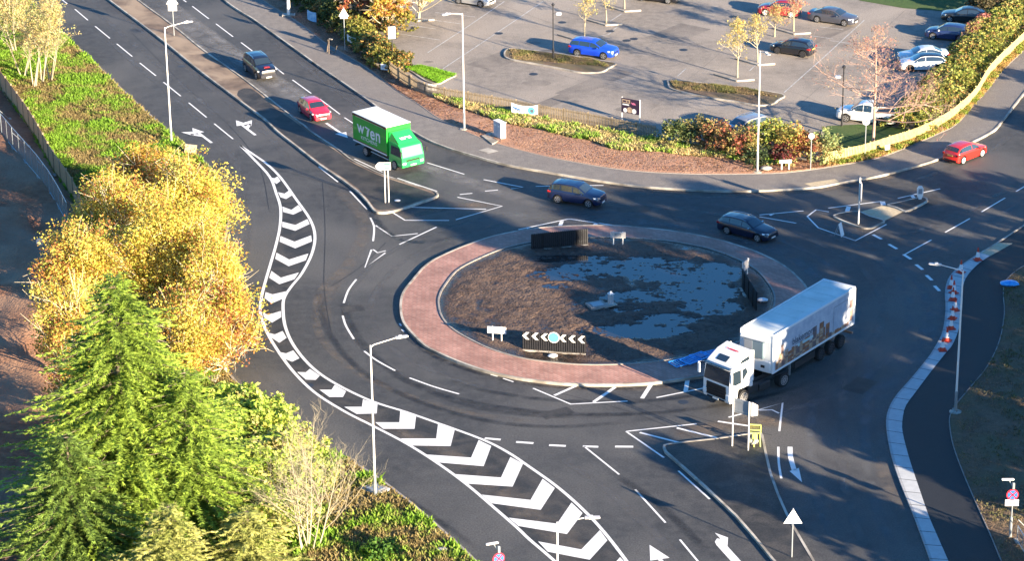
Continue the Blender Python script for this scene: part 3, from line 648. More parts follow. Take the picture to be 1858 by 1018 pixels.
for pts,wd_,m_ in (([(1560,560),(1575,680),(1570,800),(1590,920),(1640,1030)],.9,'silt'),([(1525,620),(1530,740),(1530,860),(1555,960),(1600,1040)],.9,'polish'),([(1480,700),(1470,800),(1480,900),(1520,1000)],.8,'silt'),
  ([(190,0),(300,92),(420,190),(500,260),(560,340)],.8,'polish'),([(150,0),(265,98),(380,196),(450,258)],.8,'polish'),([(150,30),(250,120),(370,225),(430,300),(450,380)],.8,'polish'),([(425,330),(450,400),(440,480),(420,560),(440,640),(520,720)],.8,'polish'),
  ([(620,870),(720,930),(830,1010)],.8,'polish'),([(560,800),(660,860),(760,920),(870,1000)],.6,'tyre_dark'),([(850,290),(1000,330),(1150,350),(1300,358),(1480,350)],.8,'polish'),([(840,310),(1000,352),(1150,370),(1320,380)],.8,'silt'),
  ([(1440,360),(1560,350),(1680,320),(1800,270),(1870,215)],.9,'polish'),([(1560,440),(1660,420),(1760,380),(1870,320)],.9,'polish'),([(1600,480),(1700,450),(1790,405),(1870,355)],.8,'silt'),([(1000,820),(1100,890),(1200,980),(1260,1040)],.8,'polish'),([(1100,850),(1200,920),(1290,1010)],.8,'tyre_dark'),
  ([(480,60),(560,125),(640,185),(730,240)],.8,'polish'),([(430,10),(520,80),(610,150),(700,215)],.7,'polish'),([(655,355),(700,420),(760,440),(830,430)],.8,'oil')):
    strip_film('wheel_path',PL(pts),[wd_,wd_],m_,zz); zz+=.00012
sm=MB()
def seam_shadow_line(pts,w_=.05): 
    q=smooth(PL(pts),6); a=offset(q,w_/2); b=offset(q,-w_/2)
    for i in range(len(q)-1): sm.poly([a[i],a[i+1],b[i+1],b[i]],'asphalt_fresh',z=.0058)
for q in ([(495,307),(560,323),(640,347)],[(700,440),(670,470),(640,495),(600,520)],[(585,330),(590,420),(588,520),(600,600)],[(1010,712),(1150,750),(1270,800)],[(1100,505+205),(1290,765),(1400,790)],[(240,60),(330,150),(420,232),(470,300),(488,380)],[(1640,300),(1560,330),(1480,352)],[(1200,370),(1260,440)],[(560,905-100),(700,905),(830,1018)]): seam_shadow_line(q)  # first line paints in the direction sign's cast shadow, the rest are joints
for c,w1,h1 in (((1010,560+190),2.2,1.1),((640,560),1.6,1.2),((1560,700),2.4,1.6),((1150,380),2.6,1.2),((400,300),1.8,1.0),((1690,365),2.4,1.6)):
    p=P(*c); an=random.uniform(0,1.5); u_=Vector((math.cos(an),math.sin(an),0)); v_=Vector((-u_.y,u_.x,0)); sm.poly([p+u_*w1/2+v_*h1/2,p-u_*w1/2+v_*h1/2,p-u_*w1/2-v_*h1/2,p+u_*w1/2-v_*h1/2],'asphalt_black',z=.0056)
for c in ((618,294),(1415,560),(1240,730),(330,120),(560,700),(1660,350),(1380,900),(1000,960)):
    p=P(*c); sm.lathe([(.36,.0),(.36,.0062)],(p.x,p.y,0),'black_metal',18)
struct('road_repairs_and_shadow',sm)

# car park: stains, drains, patches and joints
sm=MB()
for i in range(12):
    p=P(random.uniform(720,1700),random.uniform(5,215),.1)
    k=random.uniform(.25,.7); n=9; a0=random.random()*6
    sm.poly([(p.x+k*1.5*(1+.4*random.random())*math.cos(a0+6.283*j/n),p.y+k*(1+.4*random.random())*math.sin(a0+6.283*j/n),.104) for j in range(n)],'carpark_patch',z=.1040+i*.00012)
for c in ((1150,70),(1137,73),(1107,56),(968,134),(1020,40),(1330,30),(1240,90),(905,60)):
    p=P(*c,.1); sm.lathe([(.40,.0),(.40,.008)],(p.x,p.y,.1),'black_metal',16)
def seam2(pts,w_=.06):
    q=PL(pts,.1); a=offset(q,w_/2); b=offset(q,-w_/2)
    for i in range(len(q)-1): sm.poly([a[i],a[i+1],b[i+1],b[i]],'carpark_patch',z=.105)
for q in ([(700,60),(900,100),(1100,160),(1300,205)],[(860,-10),(1050,60),(1230,110),(1450,170),(1560,215)],[(1000,-10),(1200,45),(1400,95),(1600,150)],[(900,160),(1020,120),(1100,60),(1180,0)],[(1180,200),(1290,110),(1380,30)],[(1420,215),(1520,130),(1640,20)]): seam2(q)
struct('car_park_repairs',sm)

sm=MB()
for (x,y,w1,h1) in ((1080,150,9,2.2),(900,110,5,3),(1500,60,7,2),(1230,60,6,3.5),(1620,120,5,2.5),(1000,185,8,1.6)):
    p=P(x,y,.1); u_=Vector((.62,.78,0)); v_=Vector((-.78,.62,0)); sm.poly([p+u_*w1/2+v_*h1/2,p-u_*w1/2+v_*h1/2,p-u_*w1/2-v_*h1/2,p+u_*w1/2-v_*h1/2],'carpark_patch',z=.1018+.0003*(x%7))
struct('car_park_patches',sm)

sm=MB()
for a,b in (((250,196),(256,201)),((398,440),(397,450)),((480,748),(487,753)),((636,843),(643,848)),((785,955),(791,961)),((700,212),(706,217)),((905,301),(914,302.5)),((1110,336),(1119,337)),((1330,350),(1340,350)),((1560,331),(1569,329)),((1612,800),(1614,808)),((1636,890),(1639,898)),((520,235),(526,240)),((1290,902),(1296,908))):
    p,q=P(*a),P(*b); d=(q-p).normalized(); n_=Vector((-d.y,d.x,0)); c=(p+q)/2; sm.poly([c+d*.3+n_*.22,c-d*.3+n_*.22,c-d*.3-n_*.22,c+d*.3-n_*.22],'black_metal',z=.0068)
struct('road_gullies',sm)
# ============================================================ vehicles
def interp(tab,x):
    if x<=tab[0][0]: return tab[0][1]
    for (a,b),(c,d) in zip(tab,tab[1:]):
        if x<=c: return b+(d-b)*(x-a)/(c-a)
    return tab[-1][1]
KIND={ # top profile (s from front bumper 0 .. tail 1, fraction of height), belt profile, cowl, roof front, roof rear, glass tail
 'hatch':dict(top=[(0,.40),(.012,.50),(.05,.57),(.15,.63),(.27,.69),(.335,.80),(.43,.95),(.52,.99),(.66,1.0),(.80,.975),(.885,.93),(.955,.74),(.985,.66),(1,.50)],cow=.27,rf=.43,rr=.885,rt=.965,L=4.1,Wd=1.76,Ht=1.47,wb=2.55,fo=.82),
 'suv':dict(top=[(0,.42),(.012,.54),(.05,.60),(.15,.65),(.26,.69),(.33,.80),(.41,.94),(.50,.985),(.68,1.0),(.84,.98),(.915,.94),(.97,.74),(.988,.66),(1,.48)],cow=.26,rf=.41,rr=.915,rt=.975,L=4.5,Wd=1.86,Ht=1.66,wb=2.65,fo=.90),
 'estate':dict(top=[(0,.40),(.012,.50),(.05,.57),(.15,.63),(.28,.69),(.345,.80),(.43,.94),(.52,.99),(.68,1.0),(.85,.96),(.905,.93),(.965,.74),(.985,.66),(1,.48)],cow=.28,rf=.43,rr=.905,rt=.97,L=4.7,Wd=1.82,Ht=1.45,wb=2.80,fo=.88),
 'saloon':dict(top=[(0,.40),(.012,.50),(.05,.57),(.15,.62),(.27,.68),(.34,.80),(.42,.94),(.50,.99),(.62,1.0),(.70,.96),(.78,.86),(.875,.73),(.90,.72),(.975,.70),(.99,.62),(1,.46)],cow=.27,rf=.42,rr=.70,rt=.87,L=4.75,Wd=1.84,Ht=1.42,wb=2.82,fo=.86),
 'pickup':dict(top=[(0,.40),(.012,.52),(.04,.58),(.15,.62),(.235,.66),(.30,.80),(.37,.94),(.44,.99),(.54,1.0),(.595,.97),(.615,.90),(.635,.60),(.64,.60),(.99,.60),(1,.45)],cow=.235,rf=.37,rr=.60,rt=.635,L=5.25,Wd=1.86,Ht=1.80,wb=3.12,fo=.92),
}
def wheel_mb(r=.33,w=.21,side=1,hub='alloy',spk=5):
    t=MB(); t.lathe([(r*.62,-w/2),(r*.94,-w/2),(r,-w/2+.03),(r,w/2-.03),(r*.94,w/2),(r*.62,w/2)],(0,0,0),'rubber',22,'Y')
    rim=MB(); y=side*w/2
    yy=(lambda a:side*a)
    rim.lathe([(r*.66,min(yy(w/2-.05),yy(w/2-.01))),(r*.66,max(yy(w/2-.05),yy(w/2-.01)))],(0,0,0),'black',20,'Y')
    o=[]
    for k in range(spk):
        a=2*math.pi*k/spk; ca,sa=math.cos(a),math.sin(a)
        def q(rad,off,d): return (ca*rad-sa*off, side*(w/2-.012+d), sa*rad+ca*off)
        v=[q(.04,-.045,0),q(r*.64,-.04,0),q(r*.64,.04,0),q(.04,.045,0),q(.04,-.045,.016),q(r*.64,-.035,.016),q(r*.64,.035,.016),q(.04,.045,.016)]
        rim.hexa(v,hub)
    n=24
    for k in range(n):
        a,b=2*math.pi*k/n,2*math.pi*(k+1)/n
        rim.add([(math.cos(t_)*rr,side*(w/2+.006),math.sin(t_)*rr) for t_,rr in((a,r*.60),(b,r*.60),(b,r*.70),(a,r*.70))],[(0,1,2,3) if side<0 else (3,2,1,0)],hub)
    return t,rim
def car(kind,rear,front,color,label,cat='car',group=None,z=0.0,hub='alloy',roof=None,dims=None,plate='plate_white',rails=False,metal=.0,center=None,head=None,privacy=False,spk=5,name='parked_car',reflection_mat=None,trim=None,rough=.28):
    K=dict(KIND[kind]); K.update(dims or {})
    L_,Wd,Ht,wb,fo=K['L'],K['Wd'],K['Ht'],K['wb'],K['fo']
    if center is None:
        A,B=P(*rear,z),P(*front,z); d=(B-A); d.z=0; d.normalize(); mid=(A+B)/2; q=Vector((-d.y,d.x,0))
        view=Vector((mid.x-CAM.x,mid.y-CAM.y,0))
        if q.dot(view)<0: q=-q
        c=mid+q*(Wd/2-.06)
    else: c=P(*center,z); d=Vector((*head,0)).normalized()
    rz=math.atan2(d.y,d.x)
    root=thing(name,label,cat,c,rz,group)
    x0=wb/2+fo     # front bumper x
    pm='car_paint_%s'%'_'.join('%d'%round(k*100) for k in color)
    paint(pm,color,1.0,rough,metal)
    rm=pm
    if roof: rm='car_roof_'+pm[10:]; paint(rm,roof,1.0,.25)
    S2X=lambda s_: x0-s_*L_
    r_t=.335*(Ht/1.5)**.5; ra=r_t+.055
    wx=[wb/2,-wb/2]
    xs=set()
    for s_,_ in K['top']: xs.add(round(S2X(s_),3))
    for s_ in np.linspace(0,1,22): xs.add(round(S2X(float(s_)),3))
    for c_ in wx:
        for dx in (-ra,-ra*.97,-ra*.86,-ra*.6,-ra*.3,0,ra*.3,ra*.6,ra*.86,ra*.97,ra): xs.add(round(c_+dx,3))
    xs=sorted(xs,reverse=True); ys=[]
    for x in xs:
        if not ys or ys[-1]-x>.012: ys.append(x)
    xs=ys
    def params(x):
        s_=(x0-x)/L_
        top=interp(K['top'],s_)*Ht
        w_=Wd/2*interp([(0,.80),(.02,.88),(.06,.945),(.14,.985),(.3,1),(.7,1),(.88,.985),(.95,.94),(.985,.87),(1,.80)],s_)
        belt=Ht*interp([(0,.36),(.02,.46),(.08,.53),(.27,.60),(.6,.63),(.9,.655),(.97,.62),(1,.42)],s_) if kind!='pickup' else Ht*interp([(0,.36),(.02,.46),(.08,.53),(.25,.57),(1,.575)],s_)
        cab=K['cow']<s_<K['rt']+.012
        belt=min(belt,top-.015)
        h=top-belt
        wr=w_*.93-max(0,h)*.34
        if kind in('suv','pickup'): wr=w_*.93-max(0,h)*.24
        zb=.17 if 0.03<s_<.97 else .24
        if kind in('suv','pickup'): zb+=.07
        arch=None
        for c_ in wx:
            dd=abs(x-c_)
            if dd<=ra+1e-6: arch=r_t+math.sqrt(max(0,ra*ra-dd*dd))
        zl=max(zb,arch or 0)
        zmid=max(zl+.02,belt*.62)
        return w_,belt,top,wr,zl,zmid
    def ring(x):
        w_,belt,top,wr,zl,zm=params(x)
        b1=max(zm+.01,belt-.07)
        return [Vector((x,0,zl)),Vector((x,w_*.90,zl)),Vector((x,w_*.985,min(zl+.05,zm-.005))),Vector((x,w_,zm)),Vector((x,w_*.975,b1)),Vector((x,w_*.93,max(b1+.005,belt))),
                Vector((x,wr,max(top-.055,belt+.006))),Vector((x,wr*.86,max(top-.015,belt+.008))),Vector((x,wr*.45,top+.004)),Vector((x,0,top+.010))]
    rg=[ring(x) for x in xs]; n=10
    body=MB(); vs=[];full=2*n-2
    for r_ in rg:
        vs+=[tuple(v) for v in r_]; vs+=[(v.x,-v.y,v.z) for v in r_[-2:0:-1]]
    fs=[];mt=[]
    for i in range(len(xs)-1):
        s_=(x0-(xs[i]+xs[i+1])/2)/L_
        for k in range(full):
            a=i*full+k; b=i*full+(k+1)%full
            fs.append((a,b,b+full,a+full)[::-1])
            kk=k if k<n-1 else full-1-k
            isroof=roof and kk>=6 and K['rf']-.14<s_<K['rt']
            lower=kk<=1
            mt.append(rm if isroof else ('black' if kk==0 else pm))
    o=len(body.v); body.v+=vs; body.f+=fs; body.m+=mt
    body.f.append(tuple(range(full))); body.m.append(pm)
    body.f.append(tuple((len(xs)-1)*full+k for k in range(full))[::-1]); body.m.append(pm)
    # door seams, sills, arch shadow
    bo=body.build('body',root,smooth_=True,ang=32)
    # make sure the faces look outwards
    import bmesh
    bm=bmesh.new(); bm.from_mesh(bo.data); bmesh.ops.recalc_face_normals(bm,faces=bm.faces); bm.to_mesh(bo.data); bm.free()
    def surf(x,seg,t,side,off=.012):
        r_=ring(x); p=r_[seg].lerp(r_[seg+1],t); nrm=(r_[seg+1]-r_[seg]); nrm=Vector((0,nrm.z,-nrm.y)).normalized()
        if nrm.y<0 and seg<7: nrm=-nrm
        p=p+nrm*off; return Vector((p.x,p.y*side,p.z))
    gl='glass'
    # side windows
    sa,sb=K['cow']+.035,K['rt']-(.035 if kind!='pickup' else .03)
    cuts=[(sa,.50),(.512,.74),(.752,sb)] if kind in('estate','suv') else ([(sa,.52),(.535,sb)] if kind!='pickup' else [(sa,.45),(.465,sb-.01)])
    for side in (1,-1):
        for a,b in cuts:
            if b-a<.03: continue
            mb=MB(); m_=7; vv=[]
            for i in range(m_):
                s_=a+(b-a)*i/(m_-1); x=S2X(s_)
                tv=[surf(x,5,t,side) for t in (.10,.90)]
                vv+=tv
            f=[(2*i,2*i+1,2*i+3,2*i+2) for i in range(m_-1)]
            if side>0: f=[q[::-1] for q in f]
            mb.add(vv,f,gl); mb.build('side_window',root)
    # windscreen and rear window
    def screen(nm,s0,s1,frac=.95,i0=.06,i1=.92):
        mb=MB(); m_=6; kx=9; vv=[]
        for i in range(m_):
            s_=s0+(s1-s0)*(i0+(i1-i0)*i/(m_-1)); x=S2X(s_); r_=ring(x)
            pts=[r_[9],r_[8],r_[7],r_[6].lerp(r_[7],.35)]
            prof=[(p.y,p.z) for p in pts]
            for k in range(kx):
                u=(k/(kx-1)*2-1)*frac; yy=abs(u)*prof[3][0]
                zz=None
                for (y1,z1),(y2,z2) in zip(prof,prof[1:]):
                    if y1<=yy<=y2+1e-6: zz=z1+(z2-z1)*(yy-y1)/max(1e-6,y2-y1); break
                if zz is None: zz=prof[-1][1]
                ds=1 if s0<.5 else -1
                vv.append((x+ds*.010,math.copysign(yy,u),zz+.016))
        f=[(i*kx+k,i*kx+k+1,(i+1)*kx+k+1,(i+1)*kx+k) for i in range(m_-1) for k in range(kx-1)]
        mb.add(vv,f,gl); o=mb.build(nm,root,smooth_=True)
        if sum((p.normal.z for p in o.data.polygons))<0: o.data.flip_normals()
    screen('windscreen',K['cow'],K['rf'])
    screen('rear_window',K['rr'],K['rt'])
    if kind=='pickup':
        mb=MB(); mb.box(((S2X(.655)+S2X(.975))/2,0,Ht*.60+.012),(L_*.31,Wd*.80,.02),'black'); mb.build('load_bed_cover',root)
        for sy in(1,-1):
            mb=MB(); mb.box(((S2X(.645)+S2X(.985))/2,sy*Wd*.445,Ht*.60+.04),(L_*.335,.09,.08),pm,bev=.02); mb.build('bed_rail',root)
    # lamps, grille, plates, mirrors
    wf=Wd/2
    for sy in (1,-1):
        mb=MB(); x=x0; zz=Ht*.475
        mb.hexa([(x-.42,sy*wf*.985,zz),(x-.03,sy*wf*.60,zz-.05),(x-.30,sy*wf*.55,zz-.05),(x-.46,sy*wf*.9,zz),(x-.47,sy*wf*.955,zz+.10),(x-.07,sy*wf*.60,zz+.07),(x-.30,sy*wf*.55,zz+.09),(x-.5,sy*wf*.88,zz+.11)],'lamp_clear')
        mb.add([(x-.40,sy*wf*1.0,zz),(x+.0,sy*wf*.66,zz-.04),(x-.02,sy*wf*.64,zz+.08),(x-.44,sy*wf*.985,zz+.10)],[(0,1,2,3)],'lamp_clear')
        mb.build('headlight',root)
        mb=MB(); xr=x0-L_; zz=Ht*.52
        mb.box((xr+.10,sy*wf*.80,zz+.05),(.18,wf*.26,.20 if kind!='suv' else .17),'lamp_red',bev=.03)
        mb.box((xr+.20,sy*wf*.925,zz+.06),(.26,.05,.12),'lamp_red',bev=.015); mb.build('tail_light',root)
        mb=MB(); xm=S2X(K['cow']+.07); mb.box((xm,sy*(wf+.08),Ht*.655),(.13,.20,.14),trim or pm,bev=.035); mb.build('wing_mirror',root)
    mb=MB(); mb.box((x0-.035,0,Ht*.375),(.10,Wd*.58,.17),'black',bev=.03); mb.box((x0-.03,0,.30),(.09,Wd*.66,.11),'black',bev=.03)
    if trim=='chrome' or kind=='saloon': mb.box((x0+.0,0,Ht*.375+.09),(.05,Wd*.5,.02),'chrome')
    mb.build('grille',root)
    mb=MB(); mb.box((x0+.03,0,.36),(.02,.52,.11),'plate_white'); mb.build('front_plate',root)
    mb=MB(); mb.box((x0-L_-.012,0,Ht*.50 if kind!='saloon' else .42*Ht),(.02,.52,.11),'plate_yellow'); mb.build('rear_plate',root)
    mb=MB(); mb.box((x0-L_+.02,0,.33),(.08,Wd*.72,.16),'black',bev=.03); mb.build('rear_bumper',root)
    if rails:
        mb=MB()
        for sy in (1,-1):
            pp=[]
            for i in range(9):
                s_=K['rf']+.02+(K['rr']-K['rf']-.05)*i/8; r_=ring(S2X(s_)); pp.append((r_[6].x,sy*(r_[6].y-.05),r_[6].z+.055+(-.03 if i in(0,8) else 0.015)))
            mb.tube(pp,.018,'chrome',6)
        mb.build('roof_rails',root)
    if reflection_mat:  # coloured panel standing in for a reflection on the bonnet
        mb=MB(); mb.add([(x0-.35,-.3,Ht*.635),(x0-.35,.3,Ht*.635),(x0-.72,.27,Ht*.665),(x0-.72,-.27,Ht*.665)],[(0,1,2,3)],reflection_mat); mb.box((x0-.5,0,Ht*.66),(.34,.5,.05),reflection_mat,bev=.01); mb.build('bonnet_reflection' if False else 'bonnet_reflection_panel',root)
    for c_ in wx:
        for sy in (1,-1):
            t_,rim=wheel_mb(r_t,.21,sy,hub,spk)
            wo_=t_.build('wheel',root,smooth_=True,ang=40); wo_.location=(c_,sy*(Wd/2-.115),r_t)
            rim.build('rim',wo_)
    mb=MB(); mb.box((0,0,.30),(L_*.9,Wd*.72,.14),'black'); mb.build('underbody',root)
    return root
MC='moving cars on the road'; PC='cars in the car park'
car('suv',(444,128),(467.3,145.3),(.010,.012,.022),'black people carrier with glossy blue roof driving down the inner lane behind the red hatchback',group=MC,rails=True,name='moving_car',reflection_mat='lamp_red',dims=dict(L=4.6,Ht=1.78,wb=2.75))
car('hatch',(543.8,204),(565.8,220.5),(.55,.018,.045),'bright red hatchback driving towards the roundabout behind the green lorry',group=MC,name='moving_car')
car('suv',(1009,368.5),(1070.3,377.6),(.006,.014,.055),'dark blue SUV with silver roof rails circling the far side of the roundabout',group=MC,rails=True,name='moving_car')
car('estate',(1316,424.2),(1376.8,440),(.004,.008,.030),'black estate car with silver roof rails leaving the shadow right of the roundabout top',group=MC,rails=True,name='moving_car',trim='chrome',reflection_mat=None)
car('hatch',(1747.7,297.4),(1781.3,284.2),(.50,.022,.016),'orange red hatchback seen from behind on the exit road at the right',group=MC,name='moving_car',hub='cone_white')
ZC=.1
car('suv',(1045.4,101.6),(1096.3,108.1),(.010,.06,.55),'bright blue SUV parked beside the narrow kerbed island',group=PC,z=ZC,dims=dict(Ht=1.6))
car('hatch',(1436.7,32.2),(1387,28.2),(.28,.012,.025),'dark red hatchback parked behind the small orange trees',group=PC,z=ZC,dims=dict(Ht=1.55),hub='cone_white')
car('saloon',(1481.3,40.1),(1532.7,47.5),(.085,.09,.115),'grey saloon parked right of the dark red hatchback',group=PC,z=ZC,metal=.3)
car('hatch',(1458.7,104.5),(1407.3,96.6),(.008,.009,.014),'black hatchback with red rear lamps parked alone in the middle bay row',group=PC,z=ZC,hub='alloy_dark')
car('saloon',(1778,43.5),(1721.8,39.9),(.015,.018,.02),'black saloon topmost of the row nosed out from the right hedge',group=PC,z=ZC)
car('hatch',(1741,76),(1691.5,70.8),(.018,.03,.10),'navy hatchback parked between the black saloon and the white cars by the hedge',group=PC,z=ZC,trim='cone_white')
car('saloon',(1702,115),(1653,116.5),(.62,.66,.68),'white saloon with white roof half hidden behind the black roofed hatchback',group=PC,z=ZC,dims=dict(L=4.6,Ht=1.42))
car('hatch',(1699.8,129.5),(1653,130),(.60,.66,.70),'white hatchback with black roof parked nearest the hedge',group=PC,z=ZC,roof=(.01,.01,.015),hub='black',dims=dict(L=4.2))
car('pickup',(1598,228.6),(1535.4,221.3),(.72,.72,.70),'white double cab pickup with black load cover behind the bare tree',cat='pickup',group=None,z=ZC)
car('suv',None,None,(.30,.31,.33),'silver SUV almost hidden behind the roadside shrubs',group=PC,z=ZC,center=(1350,246),head=(-.80,-.60),rails=True,metal=.3)
car('hatch',(826,5.5),(878,13.8),(.45,.46,.48),'silver hatchback cut by the top edge left of the car park',group=PC,z=ZC,metal=.3)
car('estate',(1162,1),(1214,6.9),(.010,.010,.014),'black estate cut by the top edge above the young trees',group=PC,z=ZC)
# ---- green box lorry
M('lorry_green',(.015,.36,.035),rough=.35,coat=.5); M('cab_green',(.02,.48,.09),rough=.3,coat=.8); M('lorry_white',(.75,.77,.76),rough=.4); M('maroon',(.16,.025,.02),rough=.5)
M('chassis',(.03,.03,.032),rough=.7)
A=P(665.8,283); B=P(718,308); d=(B-A).normalized(); wb=(B-A).length; q=Vector((-d.y,d.x,0)); 
if q.dot(Vector((A.x-CAM.x,A.y-CAM.y,0)))<0: q=-q
near=-1 if q.dot(Vector((-d.y,d.x,0)))>0 else 1   # sign of local y that faces the camera side
c=A+q*1.0
Lr=thing('box_lorry','bright green box lorry with white lettering and white roof approaching the roundabout','lorry',c,math.atan2(d.y,d.x))
xa=wb  # front axle at x=wb, rear axle x=0
bx0,bx1=-1.75,3.35; bw=1.18; bz0,bz1=.98,3.42
mb=MB(); mb.box(((bx0+bx1)/2,0,(bz0+bz1)/2),(bx1-bx0,bw*2,bz1-bz0),'lorry_green')
bo=mb.build('cargo_box',Lr)
mb=MB(); mb.box(((bx0+bx1)/2,0,bz1+.03),(bx1-bx0+.06,bw*2+.06,.07),'lorry_white',bev=.02)
for xx in (bx0+.8,bx0+2.2,bx0+3.6): mb.box((xx,0,bz1+.068),(.04,bw*2-.1,.012),'lorry_white')
mb.build('roof',bo)
for sy in(1,-1):
    mb=MB(); mb.box(((bx0+bx1)/2,sy*(bw+.012),bz1-.10),(bx1-bx0,.02,.15),'maroon'); mb.box(((bx0+bx1)/2,sy*(bw+.024),bz1-.17),(bx1-bx0-.9,.01,.05),'tan'); mb.build('top_trim',bo)
    mb=MB(); mb.box(((bx0+bx1)/2,sy*(bw+.012),bz0+.05),(bx1-bx0,.02,.12),'lorry_white'); mb.box(((bx0+bx1)/2,sy*(bw+.012),bz0+.15),(bx1-bx0,.018,.07),'maroon'); mb.build('bottom_trim',bo)
    mb=MB(); s=sy
    ux=Vector((1 if s<0 else -1,0,0)); org=Vector(((bx0+bx1)/2-.05,s*(bw+.016),2.30))
    def T(mb,txt,size,dx,dz,bold=0,sq=1,mat='sign_white'): put_text(mb,txt,size,mat,org+ux*dx+Vector((0,0,dz)),ux,(0,0,1),bold,sq)
    T(mb,'w',1.45,-1.28,.08,.03); T(mb,'e',1.55,.50,.02,.03); T(mb,'n',1.55,1.32,.02,.03)
    # the stylised bird-like r
    def pl(pts): mb.add([org+ux*a+Vector((0,0,b)) for a,b in pts],[tuple(range(len(pts)))],'sign_white')
    pl([(-.62,.42),(-.10,.36),(-.28,.20),(-.60,.30)]); pl([(-.42,-.42),(-.16,-.42),(-.02,.10),(.10,.32),(-.06,.36),(-.30,.10)])
    T(mb,'KITCHENS',.42,-.05,-.74,.004,1.25)
    mb.build('lettering',bo)
mb=MB()  # cab
cx0,cx1=bx1+.12,xa+1.12; hw=1.08
prof=[(cx0,.55),(cx1-.05,.45),(cx1,.62),(cx1-.02,1.25),(cx1-.32,2.12),(cx1-.62,2.28),(cx0,2.30)]
n=len(prof); vs=[(x,-hw*(.97 if z>1.3 else 1),z) for x,z in prof]+[(x,hw*(.97 if z>1.3 else 1),z) for x,z in prof]
mb.add(vs,[tuple(range(n)),tuple(range(n,2*n))[::-1]]+[(i,n+i,n+(i+1)%n,(i+1)%n) for i in range(n)],'cab_green')
cab=mb.build('cab',Lr)
mb=MB(); mb.hexa([(cx0,-1.02,2.29),(cx1-.55,-.95,2.29),(cx1-.55,.95,2.29),(cx0,1.02,2.29),(cx0-.02,-.98,3.02),(cx0+.22,-.86,3.02),(cx0+.22,.86,3.02),(cx0-.02,.98,3.02)],'cab_green'); wd=mb.build('wind_deflector',cab)
mb=MB()
nn=Vector((.73,0,.67+.0)); o_=Vector(((cx1-.55+cx0+.22)/2,0,2.655)); up=Vector((cx0+.22-(cx1-.55),0,.73)).normalized(); nrm=Vector((.73,0,(cx1-.55)-(cx0+.22))).normalized()
put_text(mb,'wren',.50,'sign_white',o_+nrm*.012-up*.08,(0,1,0),up,.02); mb.build('lettering',wd)
mb=MB(); f=lambda y,t:(cx1-.02-.30*t+.012,y,1.25+.87*t+.008)
mb.add([f(-.98,.06),f(.98,.06),f(.93,.95),f(-.93,.95)],[(0,1,2,3)],'glass_light'); mb.build('windscreen',cab)
for sy in(1,-1):
    mb=MB(); mb.add([(cx1-.16,sy*(hw+.012),1.3),(cx1-.42,sy*(hw-.01),2.05),(cx0+.38,sy*(hw-.01),2.05),(cx0+.30,sy*(hw+.012),1.3)],[(0,1,2,3)],'glass'); mb.build('side_window',cab)
    mb=MB(); mb.tube([(cx1-.1,sy*1.05,2.05),(cx1+.12,sy*1.25,2.0),(cx1+.12,sy*1.25,1.5)],.02,'black',5); mb.box((cx1+.12,sy*1.27,1.72),(.09,.18,.42),'black',bev=.03); mb.build('wing_mirror',cab)
    mb=MB(); mb.box((cx1+.0,sy*.86,.78),(.06,.34,.19),'lamp_clear',bev=.03); mb.build('headlight',cab)
mb=MB(); mb.box((cx1+.005,0,1.0),(.03,1.3,.16),'black',bev=.01); mb.box((cx1+.01,0,.60),(.05,2.1,.24),'cab_green',bev=.04); mb.build('grille',cab)
mb=MB(); mb.box((cx1+.045,0,.60),(.02,.52,.12),'plate_white'); mb.build('front_plate',cab)
mb=MB(); 
for sy in(.42,-.42): mb.box(((bx0+cx1)/2,sy,.80),(cx1-bx0-.4,.10,.22),'chassis')
for sy in(1.05,-1.05): mb.tube([(.75,sy,.62),(xa-.95,sy,.62)],.035,'steel',6); mb.box(((xa)/2,sy*.8,.62),(1.0,.4,.40),'chassis',bev=.03)
mb.box((bx0+.05,0,.55),(.08,2.1,.14),'chassis'); mb.build('chassis',Lr)
for x in(0,xa):
    for sy in(1,-1):
        t_,rim=wheel_mb(.42,.26 if x else .42,sy,'alloy',8); o=t_.build('wheel',Lr,smooth_=True,ang=40); o.location=(x,sy*(1.0 if x else .92),.42); rim.build('rim',o)
# ---- articulated lorry
F0=P(1401.5,679,1.32); R0=P(1550,587,1.32); d=(F0-R0); d.z=0; LT=d.length; d.normalize()   # near side bottom edge, heading of the trailer
q=Vector((-d.y,d.x,0)); 
if q.dot(Vector((F0.x-CAM.x,F0.y-CAM.y,0)))<0: q=-q
tw=1.29; mid=(F0+R0)/2+q*tw
Ar=thing('articulated_lorry','white articulated lorry with a picture covered refrigerated trailer turning off the roundabout','lorry',(mid.x,mid.y,0),math.atan2(d.y,d.x))
sn=-1 if Vector((-d.y,d.x,0)).dot(q)>0 else 1   # camera side sign in local y
hl2=LT/2; tz0,tz1=1.30,4.02
M('trailer_white',(.72,.74,.75),(.62,.65,.67),scale=1.2,rough=.7,contrast=(.3,.8)); M('trailer_roof',(.58,.62,.60),(.66,.70,.68),scale=.9,rough=.45,c3=(.50,.55,.53),s3=.5)
M('art_a',(.42,.20,.10),(.22,.09,.05),scale=3,rough=.75); M('art_b',(.56,.44,.32),(.28,.18,.12),scale=5,rough=.5); M('art_c',(.09,.08,.10),(.26,.17,.14),scale=6,rough=.5); M('art_d',(.34,.40,.50),(.52,.56,.62),scale=1.5,rough=.75); M('art_e',(.38,.58,.62),rough=.5); M('art_text',(.10,.12,.16),rough=.5)
mb=MB(); mb.box((0,0,(tz0+tz1)/2),(LT,tw*2,tz1-tz0),'trailer_white',bev=.03); tb=mb.build('trailer_body',Ar)
mb=MB(); mb.box((0,0,tz1+.005),(LT-.5,tw*2-.22,.02),'trailer_roof')
for k in range(1,9): mb.box((-hl2+LT*k/9,0,tz1+.02),(.03,tw*2-.25,.012),'trailer_roof')
mb.build('roof',tb)
mb=MB()
